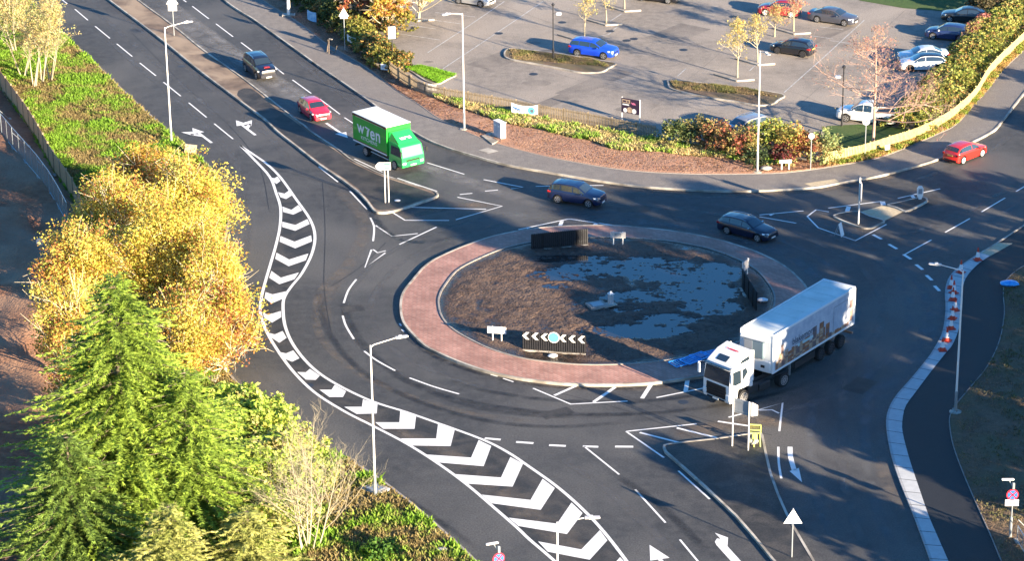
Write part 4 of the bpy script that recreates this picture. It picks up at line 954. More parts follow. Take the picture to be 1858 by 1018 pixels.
for sy in(1,-1): mb.box((0,sy*(tw-.04),tz1+.02),(LT,.10,.08),'trailer_white',bev=.02); mb.box((0,sy*(tw+.012),tz0+.06),(LT,.03,.14),'trailer_white',bev=.01)
mb.box((-hl2+.12,0,tz1+.035),(.26,tw*2,.10),'trailer_white',bev=.02); mb.box((hl2-.12,0,tz1+.02),(.26,tw*2,.08),'trailer_white',bev=.02)
for sx in(1,-1):
    for sy in(1,-1): mb.box((sx*(hl2-.04),sy*(tw-.02),(tz0+tz1)/2),(.12,.10,tz1-tz0),'trailer_white',bev=.02)
mb.build('frame_rails',tb)
for sy in (sn,-sn):
    mb=MB(); y=sy*(tw+.006)
    def R2(x0_,x1_,z0_,z1_,mat,off=0): 
        yy=y+sy*off; mb.add([(x0_,yy,z0_),(x1_,yy,z0_),(x1_,yy,z1_),(x0_,yy,z1_)],[(0,1,2,3) if sy<0 else (3,2,1,0)],mat)
    R2(-hl2+.15,hl2-.25,tz0+.15,tz1-.1,'art_d')
    rr=random.Random(3)
    # shelves, people, crates along the bottom, taller towards the rear like the printed scene
    x=hl2-.35; k=0
    while x>-hl2+1.2:
        wd_=rr.uniform(.28,.60); u=(hl2-x)/LT; hh=(.55+.55*abs(math.sin(k*1.7)))*(1.0 if u<.45 else 1.35)
        if u>.62: hh=.22+.15*rr.random()
        R2(x-wd_,x,tz0+.15,tz0+.15+hh,('art_a','art_b','art_c','art_b','art_a')[k%5],.003+.0006*(k%3))
        if u<.62:
            for e in range(2): R2(x-wd_+.05,x-.05,tz0+.28+e*.32,tz0+.42+e*.32,('art_c','art_b')[(k+e)%2],.006)
        x-=wd_*.93; k+=1
    R2(hl2-1.35,hl2-1.0,2.35,3.05,'art_c',.004); R2(hl2-1.40,hl2-.9,1.9,2.4,'art_b',.0045)
    R2(-1.2,-.6,1.5,2.95,'art_c',.004); R2(-1.1,-.7,2.1,2.5,'art_b',.008); R2(-1.95,-1.45,1.5,2.6,'art_a',.004); R2(-1.9,-1.5,1.9,2.2,'art_c',.008)
    R2(-hl2+1.0,-hl2+2.9,1.75,3.45,'art_d',.009)
    for a in (-hl2+1.0,-hl2+2.88): R2(a,a+.03,1.7,3.5,'art_text',.012)
    R2(-hl2+1.0,-hl2+2.9,3.46,3.49,'art_text',.012)
    R2(-hl2+.3,-hl2+.75,1.7,3.3,'art_c',.004); R2(-hl2+.38,-hl2+.68,2.1,2.7,'art_b',.008)
    R2(.2,2.2,2.20,2.40,'art_e',.004) 
    ux=Vector((1 if sy<0 else -1,0,0)); put_text(mb,'blakemore',.66,'art_text',(1.45,y+sy*.014,2.78),ux,(0,0,1),.012,1.05)
    R2(.4,2.6,2.46,2.50,'art_text',.010)
    mb.build('side_graphics',tb)
mb=MB(); mb.box((hl2+.10,-sn*.12,2.9),(.20,1.5,1.3),'glass_light',bev=.04); mb.box((hl2+.12,-sn*.12,3.62),(.30,2.1,.20),'trailer_white',bev=.05); mb.box((hl2+.06,0,1.75),(.14,2.3,.8),'trailer_white',bev=.04)
mb.box((hl2+.22,-sn*.52,2.9),(.02,.62,1.1),'sign_grey'); mb.box((hl2+.15,sn*.6,1.75),(.02,.3,.18),'black'); mb.build('refrigeration_unit',tb)
mb=MB()
for sy in(.45,-.45): mb.box((0,sy,1.12),(LT-.3,.12,.30),'chassis')
for sy in(1.1,-1.1): mb.box((.9,sy,.75),(2.6,.05,.5),'chassis'); mb.box((2.5,sy*.8,.62),(.12,.12,1.0),'galv')
mb.box((-hl2+.05,0,.60),(.10,2.4,.16),'chassis'); mb.build('trailer_chassis',Ar)
axs=[hl2-LT*f for f in(.60,.725,.85)]
for x in axs:
    for sy in(1,-1):
        t_,rim=wheel_mb(.48,.36,sy,'alloy_dark',8); o=t_.build('wheel',Ar,smooth_=True,ang=40); o.location=(x,sy*1.08,.48); rim.build('rim',o)
# tractor, yawed against the trailer: built in its own frame, rear axle at x=0
Wf,Wr=P(1347,733),P(1420.4,701.6); dc=(Wf-Wr).normalized(); wbc=(Wf-Wr).length
qc=Vector((-dc.y,dc.x,0)); 
if qc.dot(Vector((Wf.x-CAM.x,Wf.y-CAM.y,0)))<0: qc=-qc
oc=Wr+qc*1.15
base=Matrix.Translation((mid.x,mid.y,0))@Matrix.Rotation(math.atan2(d.y,d.x),4,'Z')
loc=base.inverted()@Matrix.Translation((oc.x,oc.y,0))@Matrix.Rotation(math.atan2(dc.y,dc.x),4,'Z')
def tpart(name,mb,parent=None,**k):
    mb.v=[tuple(loc@Vector(v)) for v in mb.v]; return mb.build(name,parent or Ar,**k)
M('cab_white',(.80,.80,.80),rough=.3,coat=.8)
fx=wbc+1.32; rx=wbc-.92; hw=1.24
mb=MB(); prof=[(rx,1.05),(wbc-.62,1.05),(wbc-.50,1.18),(wbc+.50,1.18),(wbc+.62,.40),(fx-.06,.34),(fx,.60),(fx,1.55),(fx-.16,2.66),(fx-.40,2.92),(fx-1.25,3.42),(rx+.05,3.62),(rx,3.5)]
n=len(prof); 
def yw(z,x): return hw*(1 if z<1.7 else 1-.055*(z-1.7)/1.2)*(.97 if x>fx-.1 else 1)
vs=[(x,-yw(z,x),z) for x,z in prof]+[(x,yw(z,x),z) for x,z in prof]
mb.add(vs,[tuple(range(n)),tuple(range(n,2*n))[::-1]]+[(i,n+i,n+(i+1)%n,(i+1)%n) for i in range(n)],'cab_white')
cab=tpart('tractor_cab',mb)
import bmesh
bm=bmesh.new(); bm.from_mesh(cab.data); bmesh.ops.bevel(bm,geom=[e for e in bm.edges if abs(e.calc_face_angle(0))>.6],offset=.045,segments=2,affect='EDGES'); bmesh.ops.recalc_face_normals(bm,faces=bm.faces); bm.to_mesh(cab.data); bm.free()
mb=MB(); f=lambda y,t:(fx-.16*t+.016,y,1.62+1.04*t)
mb.add([f(-1.13,.02),f(1.13,.02),f(1.07,.97),f(-1.07,.97)],[(0,1,2,3)],'glass'); tpart('windscreen',mb,cab)
mb=MB(); mb.box((fx-.12,0,2.80),(.30,2.2,.06),'glass',bev=.02); tpart('sun_visor',mb,cab)
for sy in(1,-1):
    mb=MB(); y=lambda z:sy*(yw(z,0)+.014)
    mb.add([(fx-.14,y(1.75),1.75),(fx-.30,y(2.55),2.55),(fx-1.05,y(2.55),2.55),(fx-1.05,y(1.62),1.62),(fx-.5,y(1.58),1.58)],[(0,1,2,3,4)],'glass'); tpart('side_window',mb,cab)
    mb=MB(); mb.add([(fx-1.22,y(1.75),1.75),(fx-1.22,y(2.5),2.5),(fx-1.55,y(2.55),2.55),(fx-1.72,y(2.2),2.2)],[(0,1,2,3)],'glass'); mb.add([(fx-.95,y(2.95),2.95),(fx-1.15,y(3.18),3.18),(fx-1.85,y(3.30),3.30),(fx-1.90,y(3.02),3.02)],[(0,1,2,3)],'glass'); tpart('quarter_window',mb,cab)
    mb=MB(); mb.tube([(fx-.1,sy*1.2,2.75),(fx+.16,sy*1.48,2.7),(fx+.16,sy*1.48,1.9)],.025,'cab_white',5); mb.box((fx+.14,sy*1.46,2.28),(.12,.2,.72),'cab_white',bev=.04); tpart('wing_mirror',mb,cab)
    mb=MB(); mb.box((fx+.0,sy*1.02,.78),(.07,.34,.42),'lamp_clear',bev=.05); tpart('headlight',mb,cab)
    mb=MB(); mb.box((rx-.0,sy*1.02,2.4),(.5,.04,2.2),'cab_white',bev=.02); mb.box((rx-.1,sy*1.0,.75),(1.0,.35,.6),'chassis',bev=.05); tpart('side_fairing',mb,cab)
mb=MB(); mb.add([(fx+.02,-.92,.58),(fx+.02,.92,.58),(fx+.02,.86,1.50),(fx+.02,-.86,1.50)],[(0,1,2,3)],'black')
for k in range(5): mb.box((fx+.03,0,.68+k*.18),(.03,1.72,.035),'black_metal')
mb.box((fx+.03,0,.46),(.05,1.6,.12),'black',bev=.02); tpart('grille',mb,cab)
mb=MB(); mb.box((fx+.065,0,.46),(.02,.52,.12),'plate_white'); tpart('front_plate',mb,cab)
mb=MB(); up=Vector((-.85,0,.50)).normalized(); nr=Vector((.5,0,.85)).normalized(); o_=Vector((fx-.40,0,2.92))
def Q(a,b,off=.02): return o_+up*a+Vector((0,b,0))+nr*off
mb.add([Q(.12,-.55),Q(.12,.35),Q(.62,.35),Q(.62,-.55)],[(0,1,2,3)],'glass'); tpart('roof_hatch',mb,cab)
mb=MB(); up=Vector((-1,0,.2/1.0)).normalized(); o2=Vector((fx-1.45,0.05,3.47)); mb.add([o2+Vector((0,-.55,0))+up*-.05+Vector((0,0,.03)),o2+Vector((0,-.55,0))+up*.12+Vector((0,0,.03)),o2+Vector((0,-.35,0))+up*.12+Vector((0,0,.03))],[(0,1,2)],'sign_red')
mb.add([o2+Vector((0,a,.035))+up*b for a,b in((-.3,-.02),(.5,-.02),(.5,.10),(-.3,.10))],[(0,1,2,3)],'sign_red'); tpart('roof_marking',mb,cab)
mb=MB()
for sy in(.45,-.45): mb.box((wbc/2-.3,sy,.90),(wbc+1.5,.10,.26),'chassis')
mb.box((.0,0,1.08),(1.0,1.0,.10),'chassis')
for sy in(1,-1): mb.box((wbc*.45,sy*.92,.62),(1.1,.5,.55),'chassis',bev=.06)
mb.box((.1,.0,1.02),(1.3,2.3,.05),'chassis'); tpart('tractor_chassis',mb)
for x in(0,wbc):
    for sy in(1,-1):
        t_,rim=wheel_mb(.50,.30 if x else .50,sy,'alloy',10)
        o=t_.build('wheel',Ar,smooth_=True,ang=40); o.matrix_local=loc@Matrix.Translation((x,sy*(1.12 if x else 1.02),.50)); rim.build('rim',o)
# ============================================================ street furniture
def gdir(a,b,z=0.1):
    v=P(*b,z)-P(*a,z); v.z=0; return v.normalized()
def street_lamp(base,label,arm,h=10.3,al=1.75,z=.12,topfrom=None,group='tall street lamps'):
    b=P(*base,z) if not topfrom else P(*topfrom,z+h)
    b=Vector((b.x,b.y,z)); r=thing('street_lamp',label,'street lamp',b,0,group)
    mb=MB(); mb.tube([(0,0,0),(0,0,1.5)],[.105,.10],'galv',10); mb.tube([(0,0,1.5),(0,0,h)],[.075,.05],'white_post',10); mb.box((0,-.11,.75),(.12,.02,.5),'galv'); mb.build('pole',r,smooth_=True)
    mb=MB(); mb.lathe([(.42,0),(.40,.05),(.16,.08)],(0,0,0),'kerb',12); mb.build('base_collar',r)
    d=Vector((arm[0],arm[1],0)).normalized()
    mb=MB(); mb.tube([(0,0,h-.12),(d.x*.25,d.y*.25,h+.0),(d.x*al,d.y*al,h+.16)],[.04,.035,.03],'white_post',6); a=mb.build('arm',r)
    q=Vector((-d.y,d.x,0)); 
    mb=MB(); c0=d*(al-.05); c1=d*(al+.75); zz=h+.16
    def X(a,b,e): p=c0+(c1-c0)*a+q*b; return (p.x,p.y,zz+e)
    mb.hexa([X(0,-.09,-.05),X(1,-.14,-.03),X(1,.14,-.03),X(0,.09,-.05),X(0,-.08,.07),X(1,-.10,.03),X(1,.10,.03),X(0,.08,.07)],'steel'); mb.box((c0.x*.6+c1.x*.4,c0.y*.6+c1.y*.4,zz+.08),(.20,.16,.05),'white_post'); hd=mb.build('lamp_head',a)
    mb=MB(); mb.hexa([X(.25,-.10,-.062),X(.92,-.12,-.055),X(.92,.12,-.055),X(.25,.10,-.062),X(.25,-.10,-.045),X(.92,-.12,-.035),X(.92,.12,-.035),X(.25,.10,-.045)],'lamp_clear'); mb.build('lens',hd)
    return r
street_lamp((311.5,262),'street lamp on the left verge beside the yellow leaning board',gdir((301,48),(345,41),10)[:])
street_lamp((842.5,234),'street lamp in the soil bed beside the grey cabinet',gdir((841,20),(812,25),10)[:],al=1.2)
street_lamp((1374,312),'street lamp behind the pavement left of the street name plate',(.35,-.93),al=.9)
street_lamp((1733.5,748),'street lamp on the dark east verge with its arm over the traffic cones',gdir((1748,485),(1705,479),10)[:],h=10.0,al=1.5)
street_lamp((681,903),'street lamp on the left verge beside the square inspection cover',gdir((674.5,621),(720,612),10)[:],al=1.7,h=10.2)
street_lamp(None,'street lamp at the bottom edge standing in front of the hatching',gdir((1010,947),(1062,944),10)[:],topfrom=(1011,948),al=1.5,h=10.2)
b=P(524,27,.14); r=thing('street_lamp','street lamp cut by the top edge with wide pale foot beside the pavement','street lamp',b,0,'tall street lamps')
mb=MB(); mb.tube([(0,0,0),(0,0,1.5)],[.17,.16],'white_post',10); mb.tube([(0,0,1.5),(0,0,10)],[.10,.06],'white_post',10); mb.build('pole',r,smooth_=True)
mb=MB(); mb.box((0,0,.05),(1.3,.9,.12),'kerb',bev=.03); mb.build('base_slab',r)
# car park lanterns
def car_park_lamp(base,ytop,label,sx=1,z=.22):
    b=P(*base,z); h=zat(b,ytop)-z; r=thing('car_park_lamp',label,'lamp post',b,0,'black car park lamp posts')
    mb=MB(); mb.tube([(0,0,0),(0,0,1.0),(0,0,1.05),(0,0,h-.25)],[.10,.10,.06,.055],'black_metal',10); mb.build('pole',r,smooth_=True)
    mb=MB(); mb.lathe([(.05,0),(.16,.12),(.16,.2),(.04,.34)],(0,0,h-.3),'black_metal',10); mb.build('lantern_cap',r)
    mb=MB(); mb.tube([(0,0,h-.95),(sx*.35,0,h-.9)],.03,'black_metal',5); mb.box((sx*.5,-.05,h-1.0),(.5,.4,.22),'sign_white',bev=.05); mb.build('floodlight',r)
car_park_lamp((1004,106),5,'black car park lamp post standing in the kerbed island by the bright blue SUV')
car_park_lamp((1527.5,228),118,'black car park lamp post at the front of the white pickup',-1,.12)
# post with sign plates
def triangle_sign(base,ytop,label,w=.95,up=False,z=.13,plate=False,post='galv',name='warning_sign',group=None,ptop=None,dbl=False,plh=.45):
    b=P(*base,z); h=zat(b,ytop)-z; r=thing(name,label,'road sign',b,0,group)
    ph=h
    mb=MB(); mb.tube([(0,0,0),(0,0,ph)],.042,post,8); mb.build('post',r,smooth_=True)
    hh=w*.87; mb=MB(); t=[(-w/2,-.065,h-hh),(w/2,-.065,h-hh),(0,-.065,h)] if not up else [(0,-.065,h-hh),(w/2,-.065,h),(-w/2,-.065,h)]
    t2=[(x,-.045,z_) for x,y,z_ in t]; mb.add(t+t2,[(0,1,2),(5,4,3),(0,3,4,1),(1,4,5,2),(2,5,3,0)],'sign_white'); sb=mb.build('sign_panel',r)
    mb=MB(); mb.box((0,-.075,h-hh*.45),(.05,.02,hh*.8),'steel'); mb.build('post_clip',sb)
    if plate:
        mb=MB(); mb.box((0,-.06,h-hh-plh/2-.04),(w*.72,.02,plh),'sign_white'); mb.build('sub_plate',r)
    return r
triangle_sign((316,64),-12,'white back of a tall triangular sign with square plate on the central reserve',w=1.15,plate=True,plh=.62)
triangle_sign((626,92),13,'back of a triangular warning sign with small plate in front of the hedge',w=.95,plate=True,plh=.18)
triangle_sign((1436.5,1012),923,'back of a triangular sign facing away near the bottom right arrow',w=1.1,z=.12)
# round signs
def round_sign(base,ytop,label,rad=.28,z=.15,face='sign_white',ring=None,txt=None,group=None):
    b=P(*base,z); h=zat(b,ytop)-z; r=thing('round_sign',label,'road sign',b,0,group)
    mb=MB(); mb.tube([(0,0,0),(0,0,h-rad)],.04,'galv',8); mb.build('post',r,smooth_=True)
    mb=MB(); mb.lathe([(rad,-.02),(rad,.02)],(0,-.06,h-rad),ring or face,20,'Y'); s_=mb.build('sign_face',r)
    if ring:
        mb=MB(); mb.lathe([(rad*.8,-.008),(rad*.8,.0)],(0,-.085,h-rad),face,20,'Y')
        if txt: put_text(mb,txt,rad*1.1,'black',(0,-.097,h-rad),(1,0,0),(0,0,1),.012)
        mb.build('sign_centre',s_)
    return r
round_sign((1470.5,307),241,'back of a round white sign standing between the shrubs and the street name plate',.25)
round_sign((1569,284),213,'round twenty limit sign in front of the picket fence and bare tree',.33,ring='sign_grey',txt='20')
b=P(81,520,.3); 
round_sign((82,560),432,'round white sign on a pale post over the dark construction ground',.26,z=.15)
# directional sign on the central reserve
b=(P(700.5,367,.12)+P(704.5,368,.12))/2; r=thing('direction_sign','small green bordered arrow sign on two tall posts in the central reserve','road sign',b,0)
ht=zat(b,294)-.12
for x in(-.14,.14):
    mb=MB(); mb.tube([(x,0,0),(x,0,ht-.05)],.045,'white_post',8); mb.build('post',r,smooth_=True)
mb=MB(); z0,z1=ht-.62,ht; pts=[(-.55,z0),(.42,z0),(.42,z1),(-.55,z1),(-.82,(z0+z1)/2)]
mb.add([(x-.05,-.07,z) for x,z in pts]+[(x-.05,-.05,z) for x,z in pts],[tuple(range(5)),tuple(range(5,10))[::-1]]+[(i,i+5,(i+1)%5+5,(i+1)%5)[::-1] for i in range(5)],'sign_white'); pn=mb.build('arrow_panel',r)
mb=MB(); mb.box((.08,-.075,ht-.16),(.5,.008,.16),'sign_green'); mb.box((.08,-.075,ht-.44),(.5,.008,.16),'sign_green'); mb.build('legend',pn)
# island boards
def chevron_board(pA,pB,ytop,label,front=True,z=.22):
    A,B=P(*pA,z),P(*pB,z); d=B-A; L_=d.length; d.normalize(); h=zat(A,ytop)-z
    r=thing('chevron_board',label,'chevron board',A,math.atan2(d.y,d.x),'curved slatted boards on the roundabout')
    N=int(L_/.155); mb=MB(); sgn=-1
    def bulge(x): return .0
    for i in range(N):
        x=(i+.5)*L_/N; mb.box((x,0,h/2+.06),(.085,.07,h-.06),'black_metal')
    mb.box((L_/2,.03,h*.92),(L_,.03,.07),'black_metal'); mb.box((L_/2,.03,.35),(L_,.03,.07),'black_metal'); mb.box((L_/2,.05,h/2),(L_,.012,h*.95),'black'); mb.build('slats',r)
    mb=MB(); mb.box((L_/2,-.12,.02),(L_,.22,.09),'kerb',bev=.02); mb.build('footing',r)
    if front:
        n=7
        for i in range(n):
            x=.28+(L_-.56)*i/(n-1); zc=h-.26
            mb=MB()
            if i==3:
                mb.lathe([(.40,-.02),(.40,.02)],(x,-.09,zc+.02),'sign_white',24,'Y'); o=mb.build('roundel',r)
                mb=MB(); mb.lathe([(.35,-.008),(.35,0)],(x,-.115,zc+.02),'sign_cyan',24,'Y')
                mb.build('roundel_face',o)
            else:
                s=.27; mb.add([(x-s,-.07,zc),(x,-.07,zc+s),(x+s*.85,-.07,zc+s),(x-.03,-.07,zc),(x+s*.85,-.07,zc-s),(x,-.07,zc-s)],[(0,5,4,3),(0,3,2,1)],'sign_white'); mb.build('chevron',r)
    else:
        mb=MB(); 
        for x in (L_*.2,L_*.5,L_*.8): mb=MB(); mb.box((x,-.06,h*.5),(.06,.05,h*.9),'black'); mb.build('support_post',r)
    return r
chevron_board((948,635),(1063,643),602,'slatted black board with white chevrons and blue roundel at the near rim of the roundabout')
chevron_board((964,454),(1067,444),425,'plain back of a slatted black board at the far rim of the roundabout',False)
chevron_board((1346,523),(1372,566),487,'plain slatted black board seen nearly edge on at the right rim of the roundabout',False)
def two_post_sign(pA,pB,ytop,label,face='sign_white',z=.3,ph=.55,back='sign_grey',over=.15,name='sponsor_sign',group=None,extra=None,backface=False):
    A,B=P(*pA,z),P(*pB,z); d=B-A; L_=d.length; d.normalize(); h=zat(A,ytop)-z
    r=thing(name,label,'sign',A,math.atan2(d.y,d.x),group)
    for x in(0,L_): mb=MB(); mb.tube([(x,0,0),(x,0,h)],.045,'white_post',8); mb.build('post',r,smooth_=True)
    mb=MB(); mb.box((L_/2,-.07,h-ph/2),(L_+2*over,.03,ph),face); o=mb.build('sign_panel',r)
    if extra: extra(o,L_,h,ph)
    return r
def xtr(o,L_,h,ph):
    mb=MB(); mb.box((L_/2,-.09,h-ph*.62),(L_+.2,.01,ph*.35),'art_d'); mb.build('print_band',o)
def xb(o,L_,h,ph):
    mb=MB(); mb.box((L_/2,-.09,h-ph*.5),(L_-.2,.01,ph*.6),'sign_grey'); mb.build('channel_frame',o)
two_post_sign((894,618),(910,619),592,'small white sponsor sign on two posts at the near left rim of the roundabout',extra=xtr,ph=.5,over=.35)
two_post_sign((1113,444),(1130,444.5),420,'grey backed sponsor sign on two posts at the far rim of the roundabout',extra=xb,ph=.5,over=.22,face='steel')
two_post_sign((1347,505),(1356,497),476,'narrow sponsor sign seen edge on at the right rim of the roundabout',ph=.75,over=.05,face='steel',extra=None)
# rocks / sandbags
def lump(name,px,rad,mat,label,cat,z=.25,seed=1,flat=.35,group=None):
    b=P(*px,z); mb=MB(); vs=[];n=10;m=6
    for j in range(m+1):
        for i in range(n):
            a=2*math.pi*i/n; e=math.pi*j/m-math.pi/2; k=1+.22*noise.noise(Vector((math.cos(a)*1.5,math.sin(a)*1.5,j+seed*7)))
            vs.append((b.x+rad*k*math.cos(a)*math.cos(e),b.y+rad*k*math.sin(a)*math.cos(e)*.7,b.z+rad*flat*(math.sin(e)+.8)))
    mb.add(vs,[(j*n+i,j*n+(i+1)%n,(j+1)*n+(i+1)%n,(j+1)*n+i) for j in range(m) for i in range(n)],mat); return solo(name,mb,label,cat,b,group,smooth_=True,ang=50)
lump('sandbag',(1003,648),.36,'sign_white','dirty white sandbag lying before the chevron board','sandbag',seed=2)
lump('sandbag',(1383,547),.42,'sign_white','white sandbag behind the slatted board at the right rim','sandbag',seed=5)
lump('rubbish_bag',(721,365),.26,'sign_white','scrap of white plastic on the dark tarmac of the central reserve','litter',z=.12,seed=4,flat=.3)
lump('rubble_piece',(1390,308),.5,'kerb','pale concrete lump beside the street lamp foot','rubble',z=.2,seed=9)
lump('plastic_sack',(1832,517.5),.75,'blue_plastic','blue plastic sack lying beyond the east footpath','sack',z=.2,seed=8,flat=.25)
# service cover and bollard in the middle of the roundabout
b=P(1083,555,.3); r=thing('inspection_cover','square grey inspection cover with concrete surround in the middle of the roundabout','cover',b,.35)
mb=MB(); mb.box((0,0,.03),(1.35,1.2,.22),'kerb_grey',bev=.03); mb.build('concrete_frame',r); mb=MB(); mb.box((0,0,.15),(.85,.75,.03),'sign_grey'); mb.build('cover_plate',r)
b=P(1108,553,.3); r=thing('feeder_pillar','short pale pillar with pointed cap beside the inspection cover','pillar',b,.5)
mb=MB(); mb.box((0,0,.42),(.34,.34,.85),'steel',bev=.04); mb.build('pillar_body',r); mb=MB(); mb.add([(-.2,-.2,.85),(.2,-.2,.85),(.2,.2,.85),(-.2,.2,.85),(0,0,1.08)],[(0,1,4),(1,2,4),(2,3,4),(3,0,4),(3,2,1,0)],'white_post'); mb.build('cap',r)
mb=MB(); mb.box((0,0,.03),(.75,.7,.14),'kerb',bev=.03); mb.build('plinth',r)
# blue barrier panels lying on the apron
def ladder_panel(px,ang,label,L_=2.1,Wd=1.0,tilt=0,z=.22):
    b=P(*px,z); r=thing('plastic_barrier',label,'barrier',b,ang,'blue plastic barriers dropped on the apron')
    mb=MB()
    for y in(-Wd/2,Wd/2): mb.box((0,y,.05),(L_,.09,.09),'blue_plastic',bev=.02)
    for x in(-L_/2,L_/2): mb.box((x,0,.05),(.09,Wd,.09),'blue_plastic',bev=.02)
    mb.build('frame',r); mb=MB()
    for k in range(9): mb.box((-L_/2+L_*(k+1)/10,0,.06),(.06,Wd-.1,.05),'blue_plastic')
    mb.box((L_*.22,0,.10),(.5,Wd*.6,.03),'sign_blue'); mb.build('bars',r); return r
ladder_panel((1243,657),.55,'blue plastic barrier lying flat at the left of the pile by the lorry cab')
ladder_panel((1262,651),.72,'blue plastic barrier in the middle of the pile by the lorry cab',z=.33)
ladder_panel((1281,646),.45,'blue plastic barrier closest to the lorry cab',z=.28)
# cabinet
b=P(907,249,.2); r=thing('roadside_cabinet','grey blue equipment cabinet on a pale concrete pad','cabinet',b,-1.0)
mb=MB(); mb.box((0,0,.72),(1.15,.52,1.36),'steel',bev=.02); c_=mb.build('cabinet_body',r)
mb=MB(); mb.box((0,-.0,1.43),(1.22,.6,.06),'white_post',bev=.015); mb.build('cabinet_top',c_)
for x in(-.28,.28): mb=MB(); mb.box((x,-.27,.72),(.52,.03,1.22),'art_d',bev=.01); mb.box((x,-.29,1.1),(.2,.01,.12),'sign_white'); mb.build('cabinet_door',c_)
mb=MB(); mb.prism(PL([(874,246),(895,238),(915,250),(893,261)],.2),.1,.22,'kerb',bottom=False); mb.v=[tuple(Matrix.Rotation(1.0,4,'Z')@Vector((v[0]-b.x,v[1]-b.y,v[2]-b.z))) for v in mb.v]; mb.build('concrete_pad',r)
# inspection covers on the verge
def cover(name,px,size,ang,label,plate='sign_grey',z=.3):
    b=P(*px,z); r=thing(name,label,'cover',b,ang); mb=MB(); mb.box((0,0,0),(size*1.5,size*1.3,.16),'kerb',bev=.02); mb.build('concrete_frame',r); mb=MB(); mb.box((0,0,.09),(size*.95,size*.8,.03),plate); mb.build('cover_plate',r)
cover('inspection_cover',(681,888),.95,-.75,'square inspection cover with pale concrete frame at the foot of the nearest street lamp')
cover('inspection_cover',(380,687),.8,-.2,'rectangular pale slab beside the kerb between the yellow tree and green bush','kerb')
cover('inspection_cover',(379,345),.7,-.3,'pale slab on the verge below the yellow leaning board','kerb')
cover('inspection_cover',(290,262),.6,-.3,'small concrete cover on the grass left of the street lamp foot','kerb')
lump('rubble_piece',(802,1000),.33,'kerb','pale stone on the grass near the bottom edge','rubble',z=.25,seed=14,flat=.35)
# yellow board leaning by the kerb
b=P(344,282,.15); r=thing('leaning_board','pale yellow board leaning on the kerb above the yellow tree','board',b,-.35)
mb=MB(); mb.hexa([(-.5,-.1,0),(.55,-.1,0),(.55,-.05,0),(-.5,-.05,0),(-.5,.35,.85),(.55,.35,.85),(.55,.40,.85),(-.5,.40,.85)],'tan'); mb.build('board_face',r); mb=MB(); mb.box((0,.5,.4),(.05,.05,.8),'wood'); mb.build('prop',r)
# street name plate
b=P(1418,309,.16); r=thing('street_name_plate','low white street name plate on two legs at the back of the pavement','sign',b,.1)
for x in(0,.62): mb=MB(); mb.box((x,0,.40),(.09,.08,.8),'white_post'); mb.build('leg',r)
mb=MB(); mb.box((.31,-.05,.78),(1.0,.03,.28),'sign_white'); pn=mb.build('name_panel',r); mb=MB(); mb.box((.31,-.07,.78),(.8,.008,.08),'black'); mb.build('lettering_line',pn)
# east splitter: blank sign pole, keep left bollard, folded sign frame
b=P(1557.5,406,.12); r=thing('sign_pole','white sign pole with narrow edge on plate on the east splitter island','pole',b)
h=zat(b,322)-.12; mb=MB(); mb.tube([(0,0,0),(0,0,h)],.06,'white_post',8); mb.build('pole',r,smooth_=True); mb=MB(); mb.box((.09,0,h-1.15),(.10,.65,1.5),'steel',bev=.02); mb.build('edge_on_plate',r)
b=P(1669,361,.12); r=thing('keep_left_bollard','white rounded bollard on the nose of the east splitter island','bollard',b)
mb=MB(); pr=[(-.10,0),(.10,0),(.23,.32),(.25,.90),(.13,1.08),(-.13,1.08),(-.25,.90),(-.23,.32)]; mb.add([(x,-.09,z) for x,z in pr]+[(x,.09,z) for x,z in pr],[tuple(range(8)),tuple(range(8,16))[::-1]]+[(i,i+8,(i+1)%8+8,(i+1)%8)[::-1] for i in range(8)],'sign_white'); o=mb.build('shell',r)
mb=MB(); mb.box((0,-.095,.68),(.30,.012,.42),'sign_grey'); mb.build('sign_window',o)
b=P(1529,428,.0); r=thing('folding_sign','white folding sign stand seen edge on before the east splitter island','sign',b,1.1)
mb=MB(); mb.hexa([(-.3,-.02,0),(.3,-.02,0),(.3,.02,0),(-.3,.02,0),(-.3,.25,1.0),(.3,.25,1.0),(.3,.28,1.0),(-.3,.28,1.0)],'sign_white'); mb.build('sign_panel',r)
mb=MB(); mb.tube([(-.25,.6,0),(-.25,.27,1.0)],.025,'galv',5); mb.tube([(.25,.6,0),(.25,.27,1.0)],.025,'galv',5); mb.build('rear_frame',r)
# south splitter signs: blue backed sign and yellow temporary frame
A,B=P(1328.5,810,.12),P(1357.5,818,.12); d=(B-A); L_=d.length; d.normalize(); hh=zat(A,722)-.12
r=thing('route_sign','grey blue back of a road sign on two tall posts before the white cab','road sign',A,math.atan2(d.y,d.x))
for x in(0,L_): mb=MB(); mb.tube([(x,0,0),(x,0,hh)],.045,'white_post',8); mb.build('post',r,smooth_=True)
mb=MB(); mb.box((L_/2+.05,.07,hh-.52),(L_+.22,.04,.98),'sign_grey',bev=.01); mb.hexa([(L_+.16,.06,hh-1.0),(L_+.40,.4,hh-1.0),(L_+.40,.43,hh-1.0),(L_+.16,.09,hh-1.0),(L_+.16,.06,hh-.02),(L_+.40,.4,hh-.3),(L_+.40,.43,hh-.3),(L_+.16,.09,hh-.02)],'steel'); o=mb.build('sign_panel',r)
for zz in (hh-.2,hh-.85): mb=MB(); mb.box((L_/2,.045,zz),(L_,.03,.05),'galv'); mb.build('rail',o)
b=P(1369,806,.12); r=thing('temporary_sign_stand','lime green temporary sign stand with splayed legs behind the road sign post','sign stand',b,-.15)
mb=MB(); 
for z in(.78,1.35): mb.box((0,0,z),(.78,.05,.07),'lime')
for x in(-.37,.37): mb.box((x,0,1.06),(.07,.05,.6),'lime')
mb.box((0,0,.98),(.7,.04,.05),'lime'); f_=mb.build('frame',r)
